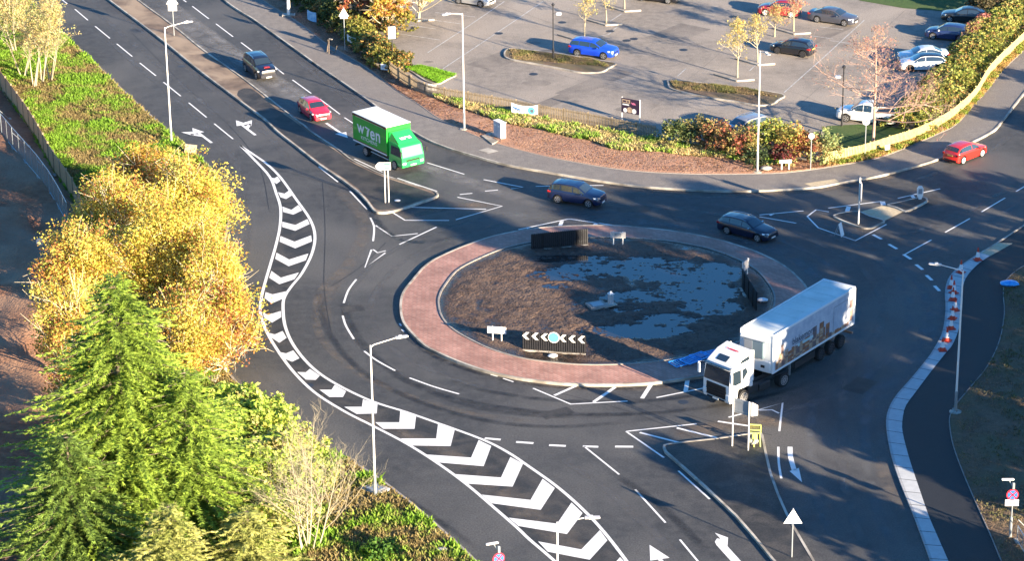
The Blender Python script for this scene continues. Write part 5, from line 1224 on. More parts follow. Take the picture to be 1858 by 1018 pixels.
mb=MB(); mb.box((0,.03,1.18),(.66,.02,.26),'turf'); mb.build('sign_panel',f_)
for x,y in((-.34,-.45),(.0,-.5),(.34,-.42),(.30,.35)):
    mb=MB(); mb.tube([(x*1.0,0,.82),(x*1.15,y,.0)],.035,'lime',6); mb.build('leg',r)
mb=MB(); mb.box((.0,-.1,.55),(.34,.18,.4),'lime',bev=.05); mb.build('ballast_box',r)
lump('sandbag',(1366,806),.36,'kerb','grimy sandbag hanging under the lime green sign stand','sandbag',z=.12,seed=21,flat=.7)
# cones
CN=[((1773.7,471.8),'at the top of the row beside the tan paving patch'),((1743.2,494.4),'second from the top, under the lamp arm end'),((1725.8,522.6),'third from the top, overlapping the cone below it'),((1730.5,532.0),'fourth from the top, with a grey base'),((1728.8,544.7),'fifth from the top of the row'),((1733,563.3),'sixth from the top, set closest to the footpath'),((1728,578.6),'fourth from the lower end of the row'),((1725.4,596.7),'third from the lower end of the row'),((1718,618.6),'second from the lower end of the row'),((1710,636),'at the lower end of the row nearest the camera')]
proto=None
for i,(px,lb) in enumerate(CN):
    b=P(*px,.13)
    if proto is None:
        r=thing('traffic_cone','','traffic cone',b,.3,'traffic cones along the kerb slabs')
        mb=MB(); mb.box((0,0,.035),(.58,.58,.07),'cone_orange',bev=.02); mb.build('base',r)
        mb=MB(); mb.lathe([(.22,.06),(.165,.26)],(0,0,0),'cone_orange',14); mb.lathe([(.165,.261),(.09,.66)],(0,0,0),'cone_white',14); mb.lathe([(.09,.661),(.035,1.0)],(0,0,0),'cone_orange',14); mb.build('cone_body',r,smooth_=True)
        proto=r
    else:
        r=copy_tree(proto); r.location=b; r.rotation_euler=(0,0,i*.7)
        if i==3:
            pass
    r['label']='red and white traffic cone '+lb
# sensor posts (T shaped head, round no stopping sign, plate)
def sensor_post(b,h,label,rot=0):
    r=thing('parking_sign_post',label,'sign post',b,rot,'no stopping sign posts with T shaped sensors')
    mb=MB(); mb.tube([(0,0,0),(0,0,1.3),(0,0,1.32),(0,0,h-.3)],[.09,.09,.045,.04],'galv',8); mb.build('post',r,smooth_=True)
    mb=MB(); mb.box((.0,-.02,h-.08),(.15,.12,.55),'galv',bev=.02); mb.tube([(0,0,h-.15),(-.25,.2,h+.28)],.03,'galv',5); mb.box((-.32,.2,h+.32),(.75,.18,.10),'white_post',bev=.03); mb.build('sensor_head',r)
    mb=MB(); mb.lathe([(.36,-.015),(.36,.015)],(-.04,-.08,h-.55),'sign_red',24,'Y'); o=mb.build('round_sign',r)
    mb=MB(); mb.lathe([(.29,-.006),(.29,0)],(-.04,-.10,h-.55),'sign_blue',24,'Y')
    for s in(1,-1): mb.add([(-.04+a*s,-.112,h-.55+c) for a,c in((-.24,-.19),(-.19,-.24),(.24,.19),(.19,.24))],[(0,1,2,3)],'sign_red')
    mb.build('sign_face',o)
    mb=MB(); mb.box((-.05,-.08,h-1.08),(.80,.03,.42),'sign_white',bev=.01); mb.box((-.05,-.10,h-1.08),(.5,.01,.18),'tan'); mb.build('sub_plate',r)
b=P(1833,974,.3); sensor_post(Vector((b.x,b.y,.25)),zat(b,882)-.25,'no stopping sign post with T shaped sensor on the dark east verge')
b=P(905,1000,3.6); sensor_post(Vector((b.x,b.y,.1)),3.6,'no stopping sign post with T shaped sensor cut by the bottom edge',.35)
# fences
def post_fence(name,pts,h,label,mat,pw_=.09,gap=.05,z=.2,rail=True,postm=None,cat='fence',every=2.4,th=.03,jit=0.0):
    q=resample(smooth(PL(pts,z),6),max(2,int(sum((Vector(a)-Vector(b)).length for a,b in zip(smooth(PL(pts,z),6),smooth(PL(pts,z),6)[1:]))/(pw_+gap))))
    o0=q[0].copy(); r=thing(name,label,cat,o0)
    mb=MB()
    for a,b in zip(q,q[1:]):
        d=(b-a).normalized(); m_=(a+b)/2-o0; hh=h+random.uniform(-jit,jit); mb.box((m_.x,m_.y,hh/2),(pw_,th,hh),mat,rot=math.atan2(d.y,d.x))
    mb.build('pickets',r)
    qq=q[::6]+[q[-1]]
    off=offset(qq,.05)
    for zz in (h*.25,h*.8):
        mb=MB()
        for a,b in zip(off,off[1:]):
            d=(b-a); L_=d.length; m_=(a+b)/2-o0; mb.box((m_.x,m_.y,zz),(L_,.04,.08),postm or mat,rot=math.atan2(d.y,d.x))
        mb.build('rail',r)
    n=max(1,int(every/(pw_+gap)))
    for a in off and offset(q,.09)[::n]:
        mb=MB(); mb.box((a.x-o0.x,a.y-o0.y,h*.52),(.11,.11,h*1.05),postm or mat); mb.build('post',r)
    return r
post_fence('picket_fence',[(706,131),(735,151),(774,172),(845,186),(928,200),(980,211),(1030,219),(1085,229),(1126,238),(1190,250)],1.05,'weathered wooden picket fence between the soil bed and the car park','wood_weathered',gap=.07,jit=.04)
post_fence('picket_fence',[(1499,296),(1530,289),(1568,281),(1615,266),(1667,249),(1722,220),(1768.6,179),(1799,132),(1858,74.3),(1895,35)],.95,'pale sunlit picket fence curving along the right hand pavement','wood_pale',gap=.055,jit=.02,pw_=.10)
# close boarded fence on the far left with solid panels
q=smooth(PL([(-60,85),(0,160),(30,200),(60,243.7),(96.9,310),(133.6,363.9),(160,425),(172,480)],.12),8)
q=resample(q,26); o0=q[0].copy(); r=thing('board_fence','tall brown close boarded fence between the grass verge and the construction ground','fence',o0)
for a,b in zip(q,q[1:]):
    d=b-a; L_=d.length; m_=(a+b)/2-o0; rt=math.atan2(d.y,d.x); mb=MB(); K_=int(L_/.14)
    for k in range(K_):
        p=a.lerp(b,(k+.5)/K_)-o0; mb.box((p.x,p.y,.95),(L_/K_+.02,.02+.012*(k%2),1.8),'wood',rot=rt)
    mb.box((m_.x,m_.y,.1),(L_,.05,.2),'wood_weathered',rot=rt); mb.build('fence_panel',r)
    mb=MB(); mb.box((a.x-o0.x,a.y-o0.y,1.0),(.12,.12,2.02),'wood_weathered'); mb.build('fence_post',r)
# mesh site fence panels
M('mesh_wire',(.42,.45,.47),rough=.5,metal=.4)
m=MATS['mesh_wire']; N,L=m.node_tree.nodes,m.node_tree.links; bs=N['Principled BSDF']; bs.inputs['Alpha'].default_value=.34
def site_panel(A,B,label,brace=True,h=2.0):
    d=B-A; L_=d.length; r=thing('site_fence_panel',label,'fence panel',A,math.atan2(d.y,d.x),'galvanised mesh site fence panels')
    mb=MB(); mb.tube([(0,0,0),(0,0,h),(L_,0,h),(L_,0,0)],.03,'galv',6); mb.tube([(0,0,.15),(L_,0,.15)],.025,'galv',6); mb.tube([(L_/2,0,.15),(L_/2,0,h)],.018,'galv',5); mb.build('frame',r)
    mb=MB(); mb.add([(0,0,.15),(L_,0,.15),(L_,0,h),(0,0,h)],[(0,1,2,3)],'mesh_wire'); mb.build('mesh',r)
    mb=MB(); mb.box((0,0,.07),(.7,.24,.14),'kerb_grey',bev=.03); mb.build('foot_block',r)
    if brace: mb=MB(); mb.tube([(0,0,1.5),(0,1.3,.05)],.025,'galv',5); mb.box((0,1.35,.07),(.5,.24,.14),'kerb_grey',bev=.03); mb.build('brace',r)
q=resample(smooth(PL([(-10,220),(6.7,250),(50,300),(80,336),(105,375),(123.6,411)],.25),6),8)
nm_=['uppermost by the left edge','second from the upper end','third from the upper end','fourth from the upper end','fifth from the upper end','next to the lowest','lowest, ending behind the yellow tree']
for i,(a,b) in enumerate(zip(q,q[1:])): site_panel(a,b,'mesh site fence panel '+nm_[i]+' beside the board fence',i%2==0)
q=resample(smooth(PL([(1845,985),(1862,1012),(1880,1045)],.2),4),3)
for i,(a,b) in enumerate(zip(q,q[1:])): site_panel(a,b,['mesh barrier panel leaning right of the no stopping sign post','mesh barrier panel cut by the bottom right corner'][i],True,1.1)
# signs and banners along the hedge
def wall_sign(px,w_,h_,z,mat,label,ang=0,cat='banner',name='banner',extra=None,sag=0,legs=True):
    b=P(*px,z); r=thing(name,label,cat,Vector((b.x,b.y,.15)),ang); zz=z-.15
    mb=MB(); n=8; vs=[]
    for i in range(n+1):
        u=i/n*2-1; s_=-sag*(1-u*u); vs+=[(u*w_/2,-.03,zz-h_/2+s_),(u*w_/2,-.03,zz+h_/2+s_),(u*w_/2,-.01,zz-h_/2+s_),(u*w_/2,-.01,zz+h_/2+s_)]
    fs=[]
    for i in range(n):
        a=i*4; fs+=[(a,a+4,a+5,a+1),(a+2,a+3,a+7,a+6),(a+1,a+5,a+7,a+3),(a,a+2,a+6,a+4)]
    mb.add(vs,fs,mat); o=mb.build('cloth' if sag else 'panel',r)
    if legs:
        for x in(-w_/2+.03,w_/2-.03): mb=MB(); mb.box((x,.03,(zz+h_/2)/2),(.06,.05,zz+h_/2),'wood_weathered'); mb.build('stake',r)
    if extra: extra(o,zz,w_,h_)
    return r
def art1(o,zz,w_,h_):
    mb=MB(); 
    for i,(x,z_,a,bb,m_) in enumerate([(-.70,.16,.7,.13,'sign_blue'),(-.62,-.02,.6,.09,'art_text'),(.0,.02,.3,.08,'art_e')]): mb.add([(x-a/2,-.04,zz+z_+.12-.18),(x+a/2,-.04,zz+z_-.10-.18),(x+a/2,-.04,zz+z_-.10-bb-.18),(x-a/2,-.04,zz+z_+.12-bb-.18)],[(3,2,1,0)],m_)
    mb.build('print',o); mb=MB(); mb.lathe([(.33,-.004),(.33,0)],(.62,-.045,zz-.16),'sign_cyan',14,'Y'); mb.lathe([(.16,-.004),(.16,0)],(.66,-.052,zz-.18),'art_text',10,'Y'); mb.build('round_print',o)
wall_sign((952,196),2.4,.85,1.0,'sign_white','large sagging white banner with blue print on the picket fence',-.30,sag=.22,extra=art1)
wall_sign((893,180),.36,.34,.7,'sign_white','tiny white notice on the picket fence left of the large banner',-.15,name='notice',cat='notice',legs=False)
wall_sign((783,158),.95,.55,.7,'sign_white','small white notice on the picket fence at the lawn corner',-.35,name='notice',cat='notice',extra=lambda o,zz,w,h:(lambda mb:(mb.box((0,-.045,zz+.02),(.7,.01,.12),'art_text'),mb.build('print',o)))(MB()),legs=False)
wall_sign((697,121),.66,.55,.7,'sign_white','white notice with dark stripe where the picket fence starts below the hedge',-.35,name='notice',cat='notice',extra=lambda o,zz,w,h:(lambda mb:(mb.box((0,-.045,zz+.02),(.4,.01,.16),'art_d'),mb.build('print',o)))(MB()))
wall_sign((638,70),1.5,.6,.95,'sign_white','slanting white banner behind the triangular sign in the hedge',-.95,sag=.1,extra=lambda o,zz,w,h:(lambda mb:(mb.box((0,-.045,zz-.08),(.9,.01,.16),'art_text'),mb.build('print',o)))(MB()))
M('banner_blue',(.06,.30,.62),(.35,.62,.80),scale=3,rough=.5)
wall_sign((566,28),1.4,.95,.9,'banner_blue','bright blue banner in the shade of the upper hedge',-.85,sag=.08)
wall_sign((1610,267),.45,.42,.75,'sign_white','small white notice on the pale picket fence',.45,name='notice',cat='notice',legs=False)
# blank framed sign on post
b=P(713,118,.2); h=zat(b,46)-.2; r=thing('framed_sign','blank white panel in a black frame on a dark post in the hedge','sign',b,.12)
mb=MB(); mb.tube([(0,0,0),(0,0,h-1.2)],.05,'black_metal',8); mb.build('post',r); mb=MB(); mb.box((0,0,h-.65),(.80,.10,1.32),'black_metal',bev=.02); f_=mb.build('frame',r); mb=MB(); mb.box((-.03,-.06,h-.65),(.66,.02,1.14),'sign_white'); mb.build('sign_face',f_)
# pub advertising board
A,B=P(1128.5,217,.1),P(1160.5,223,.1); d=B-A; L_=d.length; h=zat(A,175)-.1
r=thing('advertising_board','dark purple advertising board with white lettering on two posts behind the picket fence','sign',A,math.atan2(d.y,d.x))
for x in(0,L_): mb=MB(); mb.box((x,0,h/2),(.08,.08,h),'white_post'); mb.build('post',r)
M('board_dark',(.035,.02,.045),rough=.5); M('board_pink',(.65,.18,.32),rough=.5)
mb=MB(); zt,zb=h-.05,h-1.35; mb.box((L_/2,-.07,(zt+zb)/2),(L_+.02,.04,zt-zb),'board_dark'); o=mb.build('panel',r)
mb=MB(); y=-.098
def RR(x0,x1,z0,z1,m_,o_=0): mb.add([(x0,y-o_,z0),(x1,y-o_,z0),(x1,y-o_,z1),(x0,y-o_,z1)],[(0,1,2,3)],m_)
RR(.08,.86,zt-.42,zt-.10,'art_b'); RR(.16,.46,zt-.36,zt-.18,'board_dark',.004); RR(.58,.72,zt-.36,zt-.2,'board_dark',.004); RR(.10,.76,zt-.62,zt-.50,'sign_white'); 
for k in range(4): mb.add([(1.0+.1*k,y,zt-.25-.05*(k%2)),(1.14+.1*k,y,zt-.45),(1.10+.1*k,y,zt-.5),(.96+.1*k,y,zt-.33)],[(0,3,2,1)],'board_pink')
for x,rd in((.38,.2),(.82,.27),(1.25,.22)): mb.lathe([(rd,-.004),(rd,0)],(x,y-.004,zb+rd+.03),'art_b' if x>.8 and x<.9 else 'sign_white',14,'Y')
mb.build('print',o)
# small wooden marker posts by the upper hedge, and pale frame bollard
for i,(px,yt,lb) in enumerate([((602,42),5,'rough timber post left of the triangular sign in the upper hedge'),((638,38),9,'thin timber post right of the triangular sign in the upper hedge'),((630,22),-8,'thin timber post farther back beside the upper hedge')]):
    b=P(*px,.2); h=zat(b,yt)-.2; mb=MB(); mb.tube([b,b+Vector((0,0,h))],.085 if i==0 else .06,'wood_weathered',7); solo('timber_post',mb,lb,'post',b,'timber posts in the upper hedge')
b=P(599,95,.14); r=thing('bent_stand','rusty folded metal stand leaning over at the back of the pavement','stand',b,-.6)
mb=MB(); mb.tube([(-.35,0,0),(-.2,0,1.25),(.25,0,1.3)],.05,'bark',6); mb.tube([(.1,-.3,0),(-.1,0,1.2)],.045,'bark',6); mb.build('frame_bars',r); mb=MB(); mb.tube([(-.35,.05,.2),(.55,.1,.1),(.75,.1,.75)],.04,'bark',6); mb.build('side_bar',r); mb=MB(); mb.box((.12,0,1.34),(.4,.14,.08),'kerb',bev=.02); mb.build('top_plate',r)
# ============================================================ vegetation
def rnd_unit(n):
    v=rng.normal(size=(n,3)); return v/np.linalg.norm(v,axis=1,keepdims=True)
def leafcloud(name,pts,size,cols,mat='leaf',parent=None,up=.35,aspect=.75,nper=4):
    pts=np.asarray(pts,dtype=np.float64); n=len(pts)
    nrm=rnd_unit(n); nrm[:,2]=np.abs(nrm[:,2])+up; nrm/=np.linalg.norm(nrm,axis=1,keepdims=True)
    u=np.cross(nrm,rnd_unit(n)); u/=np.linalg.norm(u,axis=1,keepdims=True)+1e-9; v=np.cross(nrm,u)
    s=size*(.6+.8*rng.random((n,1)))
    if nper==4: q=np.stack([pts-u*s,pts+v*s*aspect*.8,pts+u*s,pts-v*s*aspect*.8],axis=1)
    else: q=np.stack([pts-u*s,pts+v*s*aspect,pts+u*s*.9],axis=1)
    return attr_mesh(name,q.reshape(-1,3),nper,cols,mat,parent)
def palette(n,pal,wts,jit=.18,field=None):
    pal=np.array(pal); wts=np.array(wts,dtype=float); wts/=wts.sum()
    ix=rng.choice(len(pal),size=n,p=wts) if field is None else field
    c=pal[ix]*(1+jit*rng.normal(size=(n,1)))*(1+.06*rng.normal(size=(n,3))); return np.clip(c,0.004,.9)
def blobclumps(blobs,per_m2,rj=.35):
    C_=[]
    for (x,y,z,rx,rz) in blobs:
        n=int(per_m2*4*math.pi*rx*rz); d=rnd_unit(n); d[:,2]=np.where(d[:,2]<-.55,-d[:,2],d[:,2])
        r=(.42+.66*rng.random((n,1))**.7)
        k=np.array([1+.72*noise.noise(Vector((a[0]*1.9+x,a[1]*1.9+y,a[2]*1.9+z))) for a in d])[:,None]
        C_.append(np.array([x,y,z])+d*r*k*np.array([rx,rx,rz]))
    return np.concatenate(C_)
def fill(cl,rad,per):
    n=len(cl); off=rnd_unit(n*per)*(rng.random((n*per,1))**.5)*rad; off[:,2]*=.7
    return np.repeat(cl,per,axis=0)+off
def limb_mb(mb,a,b,r0,r1,mat,sag=.0,wob=.12,n=5):
    a,b=Vector(a),Vector(b); L_=(b-a).length; pts=[]
    for i in range(n+1):
        t=i/n; p=a.lerp(b,t); k=math.sin(t*math.pi)
        p=p+Vector((random.uniform(-wob,wob)*k,random.uniform(-wob,wob)*k,(sag*k)*L_)); pts.append(p)
    mb.tube(pts,[r0+(r1-r0)*i/n for i in range(n+1)],mat,6 if r0>.05 else 4,cap=False); return pts
PAL_Y=[(.58,.47,.08),(.66,.56,.13),(.54,.28,.07),(.38,.43,.08),(.36,.15,.06)]
def leafy_tree(cx,cy,zc,rx,rz,label,pal=PAL_Y,wts=(4,3,2,1.4,.7),name='autumn_tree',cat='tree',group='trees on the left verge',lsize=.095,dens=1.9,per=46,extra=(),bark='limb_pale',base=None,gz=.25,limbs=75,clr=.85):
    c=P(cx,cy,zc); b=Vector((c.x,c.y,gz)) if base is None else P(*base,gz)
    r=thing(name,label,cat,b,0,group)
    blobs=[(c.x-b.x,c.y-b.y,zc-gz,rx,rz)]+[(c.x-b.x+dx,c.y-b.y+dy,zc-gz+dz,rr,rr*.8) for dx,dy,dz,rr in extra]
    cl=blobclumps(blobs,dens); cl=cl[cl[:,2]>.35]
    pts=fill(cl,clr,per)
    # colour drifts over the crown in patches
    f=np.array([noise.noise(Vector((p[0]*.5+cx,p[1]*.5,p[2]*.5))) for p in cl]); f=np.repeat(f,per)+.22*rng.normal(size=len(pts))
    order=np.array([1,0,2,3,4][:len(pal)]) if len(pal)==5 else np.arange(len(pal))
    w=np.cumsum(np.array(wts,dtype=float)[order]/sum(wts)); rk=np.argsort(np.argsort(f))/len(f); ix=order[np.clip(np.searchsorted(w,rk),0,len(order)-1)]
    leafcloud('crown',pts,lsize,palette(len(pts),pal,wts,field=ix),parent=r)
    mb=MB(); top=Vector((c.x-b.x,c.y-b.y,zc-gz+rz*.5)); tp=limb_mb(mb,(0,0,0),top,.04*rx+.06,.03,bark,wob=.25,n=7)
    for i in range(limbs):
        q=cl[int(rng.integers(len(cl)))]; s=tp[min(6,1+int(rng.integers(5)))]; limb_mb(mb,s,q,.055,.012,bark,sag=-.08,wob=.2)
        for _ in range(2):
            q2=q+rnd_unit(1)[0]*1.3; limb_mb(mb,Vector(s).lerp(Vector(q),.7),q2,.028,.008,bark,n=3)
    mb.build('trunk',r,smooth_=True,ang=60); return r
def conifer(px,h,rad,label,pal,base_z=.25,name='conifer_tree',group=None,ytop=None,whorls=46,dense=1.0,seed=1,z0f=.04,spray=.34):
    b=P(*px,base_z); 
    if ytop is not None: h=zat(b,ytop)-base_z
    r=thing(name,label,'tree',b,0,group); rs=np.random.default_rng(seed); V=[];Cc=[]; mb=MB()
    mb.tube([(0,0,0),(0,0,h*.5),(0,0,h*.97)],[rad*.055,rad*.035,.02],'bark',7,cap=False)
    for wI in range(whorls):
        zf=z0f+(1-z0f)*(wI/whorls)**.95; z=zf*h; Lb=rad*(1-zf)**.70*(.72+.36*rs.random())+.3; nb=int(7+7*(1-zf))
        a0=rs.random()*6.28
        for k in range(nb):
            a=a0+6.283*k/nb+rs.normal()*.18; L_=Lb*(.58+.66*rs.random())*(1+.22*math.sin(a*3+wI*.35)); d=np.array([math.cos(a),math.sin(a)]); droop=.06+.30*rs.random()
            e=np.array([d[0]*L_,d[1]*L_,z-L_*droop+.12*L_]); m_=max(4,int(L_*12*dense)); tone=rs.random()
            if k%3==0: mb.tube([(0,0,z),tuple(e*np.array([.9,.9,1]))],[.035,.008],'bark',3,cap=False)
            for j in range(m_):
                t=.18+.82*(j+rs.random())/m_; s_=1 if j%2 else -1; p=np.array([d[0]*L_*t,d[1]*L_*t,z+(-L_*droop+.12*L_)*t+(.22*math.sin(t*3.1))*L_*.2])
                ang=a+s_*(.75-.35*t)+rs.normal()*.2; ln=spray*(1.25-.55*t)*(.7+.6*rs.random()); dd=np.array([math.cos(ang),math.sin(ang),-.12+.3*rs.normal()]); dd/=np.linalg.norm(dd)
                sd_=np.cross(dd,[0,0,1]); sd_/=np.linalg.norm(sd_); wv=sd_*ln*.17+np.array([0,0,.03*rs.normal()])
                for fk in (-.5,0,.5):
                    d2=dd+sd_*fk; d2/=np.linalg.norm(d2); st=p+dd*ln*.18*abs(fk); V+= [st-wv*.6,st+d2*ln,st+wv*.6]
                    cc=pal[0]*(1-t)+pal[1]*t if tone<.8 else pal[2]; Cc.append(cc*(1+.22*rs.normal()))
    mb.build('trunk',r)
    attr_mesh('crown',np.array(V),3,np.clip(np.array(Cc),.01,.8),'needle',r); return r
def twig_tree(px,label,ytop=None,h=None,spread=3.5,mat='twig_pink',n0=8,levels=4,z=.25,name='bare_tree',group=None,seed=1,trunk=.14,upward=.5,leaf=None,first=.28,stems=1,lean=(0,0)):
    b=P(*px,z); 
    if ytop is not None: h=zat(b,ytop)-z
    r=thing(name,label,'tree',b,0,group); R_=random.Random(seed); tr=MB(); cr=MB(); tips=[]
    def grow(p,d,L_,rad,lv):
        q=p; pts=[p]; dd=Vector(d)
        for i in range(3):
            dd=(dd+Vector((R_.uniform(-.22,.22),R_.uniform(-.22,.22),R_.uniform(-.05,.15)))).normalized(); q=q+dd*L_/3; pts.append(q)
        cr.tube(pts,[rad,rad*.85,rad*.7,rad*.5],mat,3 if lv<3 else 4,cap=False)
        if lv==0: tips.append(q); return
        k=3 if lv>1 else 4
        for i in range(k):
            t=.35+.65*(i+1)/k; s=pts[min(3,int(t*3))]; ax=Vector((R_.uniform(-1,1),R_.uniform(-1,1),R_.uniform(-.35,.5))).normalized()
            nd=(dd*.8+ax*.75).normalized(); grow(s,nd,L_*R_.uniform(.5,.72),rad*.55,lv-1)
    for s_ in range(stems):
        a=R_.random()*6.28; ln=Vector((lean[0]+(.0 if stems==1 else .32*math.cos(a)),lean[1]+(.0 if stems==1 else .32*math.sin(a)),1)).normalized(); hh=h*(1 if s_==0 else R_.uniform(.65,.98)); pts=[Vector((0.12*math.cos(a)*s_,.12*math.sin(a)*s_,0))]
        for i in range(8): ln=(ln+Vector((R_.uniform(-.06,.06),R_.uniform(-.06,.06),.04))).normalized(); pts.append(pts[-1]+ln*hh/8)
        rr=trunk/(stems**.5); tr.tube(pts,[rr*(1-.88*i/8) for i in range(9)],mat,6,cap=False)
        for i in range(n0):
            t=first+(1-first)*(i+.5)/n0; k=t*8; p=pts[int(k)].lerp(pts[min(8,int(k)+1)],k-int(k)); a=R_.random()*6.28+i*2.4
            d=Vector((math.cos(a),math.sin(a),upward*(.6+t))).normalized(); grow(p,d,spread*(1.12-t)*R_.uniform(.65,1.0)+.3,rr*.42*(1.15-t*.7),levels-1)
    tr.build('trunk',r,smooth_=True,ang=60); cr.build('branches',r)
    if leaf:
        pal,wts,per,ls=leaf; cl=np.array([tuple(t) for t in tips]); pts=fill(cl,.32,per); leafcloud('leaves',pts,ls,palette(len(pts),pal,wts),parent=r)
    return r
def bush(px,rx,rz,label,pal,wts,z=.2,name='shrub',cat='shrub',group=None,lsize=.13,dens=5,per=20,extra=(),clr=.42):
    b=P(*px,z); r=thing(name,label,cat,b,0,group); blobs=[(0,0,rz*.55,rx,rz*.62)]+[(dx,dy,rz2*.5,r2,rz2*.6) for dx,dy,r2,rz2 in extra]
    cl=blobclumps(blobs,dens); cl=cl[cl[:,2]>.05]; pts=fill(cl,clr,per); pts[:,2]=np.maximum(pts[:,2],.03)
    f=np.array([noise.noise(Vector((p[0]*.8+px[0],p[1]*.8,p[2]*.8))) for p in cl]); f=np.repeat(f,per)+.25*rng.normal(size=len(pts)); rk=np.argsort(np.argsort(f))/len(f)
    w=np.cumsum(np.array(wts,dtype=float)/sum(wts)); ix=np.clip(np.searchsorted(w,rk),0,len(pal)-1)
    leafcloud('foliage',pts,lsize,palette(len(pts),pal,wts,field=ix),parent=r)
    mb=MB()
    for i in range(10): q=cl[int(rng.integers(len(cl)))]; limb_mb(mb,(0,0,0),q,.03,.008,'bark',wob=.1,n=3)
    mb.build('stems',r); return r
def hedge(name,label,pts,wid,hgt,pal,wts,z=.15,lsize=.14,cat='hedge',dens=9,per=16):
    q=smooth(PL(pts,z),6); L_=sum((a-b).length for a,b in zip(q,q[1:])); o0=q[0].copy(); q=resample(q,max(4,int(L_*2)))
    r=thing(name,label,cat,o0); of=np.array([tuple(p) for p in q]); of1=np.array([tuple(p) for p in offset(q,1.0)])-of
    n=int(L_*dens*(wid+hgt)); u=rng.random(n)*(len(q)-1); i=u.astype(int); t=(u-i)[:,None]; i2=np.minimum(i+1,len(q)-1)
    base=of[i]*(1-t)+of[i2]*t; nn=of1[i]; s=rng.random(n)*2-1
    lump_=np.array([noise.noise(Vector((p[0]*.45,p[1]*.45,3.1))) for p in base]); hh=hgt*(.85+.45*lump_); ww=wid/2*(1+.35*lump_)
    top=np.sqrt(np.clip(1-np.abs(s)**2.6,0,1)); k=np.where(rng.random(n)<.72,.86+.16*rng.random(n),rng.random(n))
    cl=base+nn*(s*ww)[:,None]; cl[:,2]=z+np.maximum(.05,hh*top*k)
    cl-=np.array(o0); pt=fill(cl,.36,per); pt[:,2]=np.maximum(pt[:,2],.04)
    f=np.array([noise.noise(Vector((p[0]*.35,p[1]*.35,p[2]*.5))) for p in cl]); f=np.repeat(f,per)+.2*rng.normal(size=len(pt)); rk=np.argsort(np.argsort(f))/len(f)
    w=np.cumsum(np.array(wts,dtype=float)/sum(wts)); ix=np.clip(np.searchsorted(w,rk),0,len(pal)-1)
    leafcloud('foliage',pt,lsize,palette(len(pt),pal,wts,field=ix),parent=r)
    mb=MB()
    for a in q[::5]: a=a-o0; limb_mb(mb,a,a+Vector((random.uniform(-.4,.4),random.uniform(-.4,.4),hgt*.8)),.04,.01,'bark',n=3)
    mb.build('stems',r); return r
# ---------------- left verge: the autumn trees and the big conifer
GL='autumn trees on the left verge'
leafy_tree(268,318,3.6,2.8,2.6,'orange tinted tree crown topmost of the autumn group beside the leaning board',group=GL,wts=(2,1,5,1.6,1.6),extra=((-1.5,.8,-.6,1.9),(1.8,.3,-1,1.7)))
leafy_tree(352,362,4.2,3.0,2.8,'golden tree overhanging the kerb bend right of the autumn group',group=GL,wts=(4,4,1.4,1.6,.4),extra=((1.7,-.8,-.8,1.8),(-1.6,-.8,0,2)))
leafy_tree(214,392,4.5,3.1,3.0,'yellow tree beside the end of the board fence',group=GL,wts=(4,3,2,1.6,.7),extra=((-2.0,-.5,-.9,1.9),(1.2,1.0,.4,1.9)))
leafy_tree(318,450,5.6,3.7,3.3,'tallest golden tree in the middle of the autumn group',group=GL,wts=(5,4,1.2,1.3,.5),extra=((2.3,-.8,-.6,2.2),(-2,-1,.2,2.2)))
leafy_tree(150,480,5.0,3.0,3.0,'yellow brown tree over the dark ground on the west side of the autumn group',group=GL,wts=(4,3,2.4,1.2,1.2),extra=((-1.7,-1.2,-.6,1.8),(1.2,-1.2,-.3,1.9)))
leafy_tree(392,520,4.8,2.5,2.9,'yellow tree leaning over the carriageway at the east side of the autumn group',group=GL,wts=(4,4,2,1.4,1),extra=((1.2,-1.6,-1.2,1.5),(.2,-2.6,-1.6,1.5)))
leafy_tree(128,590,4.6,2.6,2.7,'ochre tree west of the big conifer',group=GL,wts=(4,3,2.5,1.4,.6),extra=((.2,-2.2,-.8,1.9),))
leafy_tree(405,618,2.6,2.1,1.5,'rusty low branched tree reaching towards the hatching',group=GL,wts=(3,2,4,1.2,2.2),extra=((1.7,.2,.2,1.0),(-1.2,.6,.6,1.5),(-.6,-1.7,-.5,1.3)),dens=2.2)
leafy_tree(135,690,3.8,1.9,2.4,'orange brown tree lowest on the west side beside the conifer',group=GL,wts=(3,2,4,1.4,1.6),extra=((.4,-1.6,-.8,1.5),))
leafy_tree(285,520,3.4,2.3,2.0,'golden tree filling the gap right of the conifer tip',group=GL,wts=(4,4,1,2,.4),extra=((1.4,-1.0,-.2,1.7),))
leafy_tree(330,590,3.6,2.4,2.1,'yellow tree tucked behind the right side of the conifer',group=GL,wts=(4,4,2,1.8,.8),extra=((1.2,-1.8,-.6,1.7),(.3,-3.3,-1.3,1.4)))
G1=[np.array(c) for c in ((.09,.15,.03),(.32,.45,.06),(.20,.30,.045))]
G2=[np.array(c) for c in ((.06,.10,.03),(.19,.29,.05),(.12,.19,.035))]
G3=[np.array(c) for c in ((.16,.20,.05),(.46,.46,.14),(.30,.34,.09))]
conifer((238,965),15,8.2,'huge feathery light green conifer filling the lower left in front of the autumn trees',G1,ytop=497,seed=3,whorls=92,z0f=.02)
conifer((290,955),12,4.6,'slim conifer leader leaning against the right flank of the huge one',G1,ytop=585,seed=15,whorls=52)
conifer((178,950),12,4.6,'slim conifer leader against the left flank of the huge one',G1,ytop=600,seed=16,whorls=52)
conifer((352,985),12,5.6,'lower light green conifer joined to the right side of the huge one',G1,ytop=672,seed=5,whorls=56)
conifer((140,1045),9,6.2,'darker green conifer at the bottom left edge',G2,ytop=790,seed=8,whorls=56)
conifer((455,1050),6,3.4,'yellow tipped conifer at the bottom edge left of the bare tree',G3,ytop=925,seed=11,whorls=32)
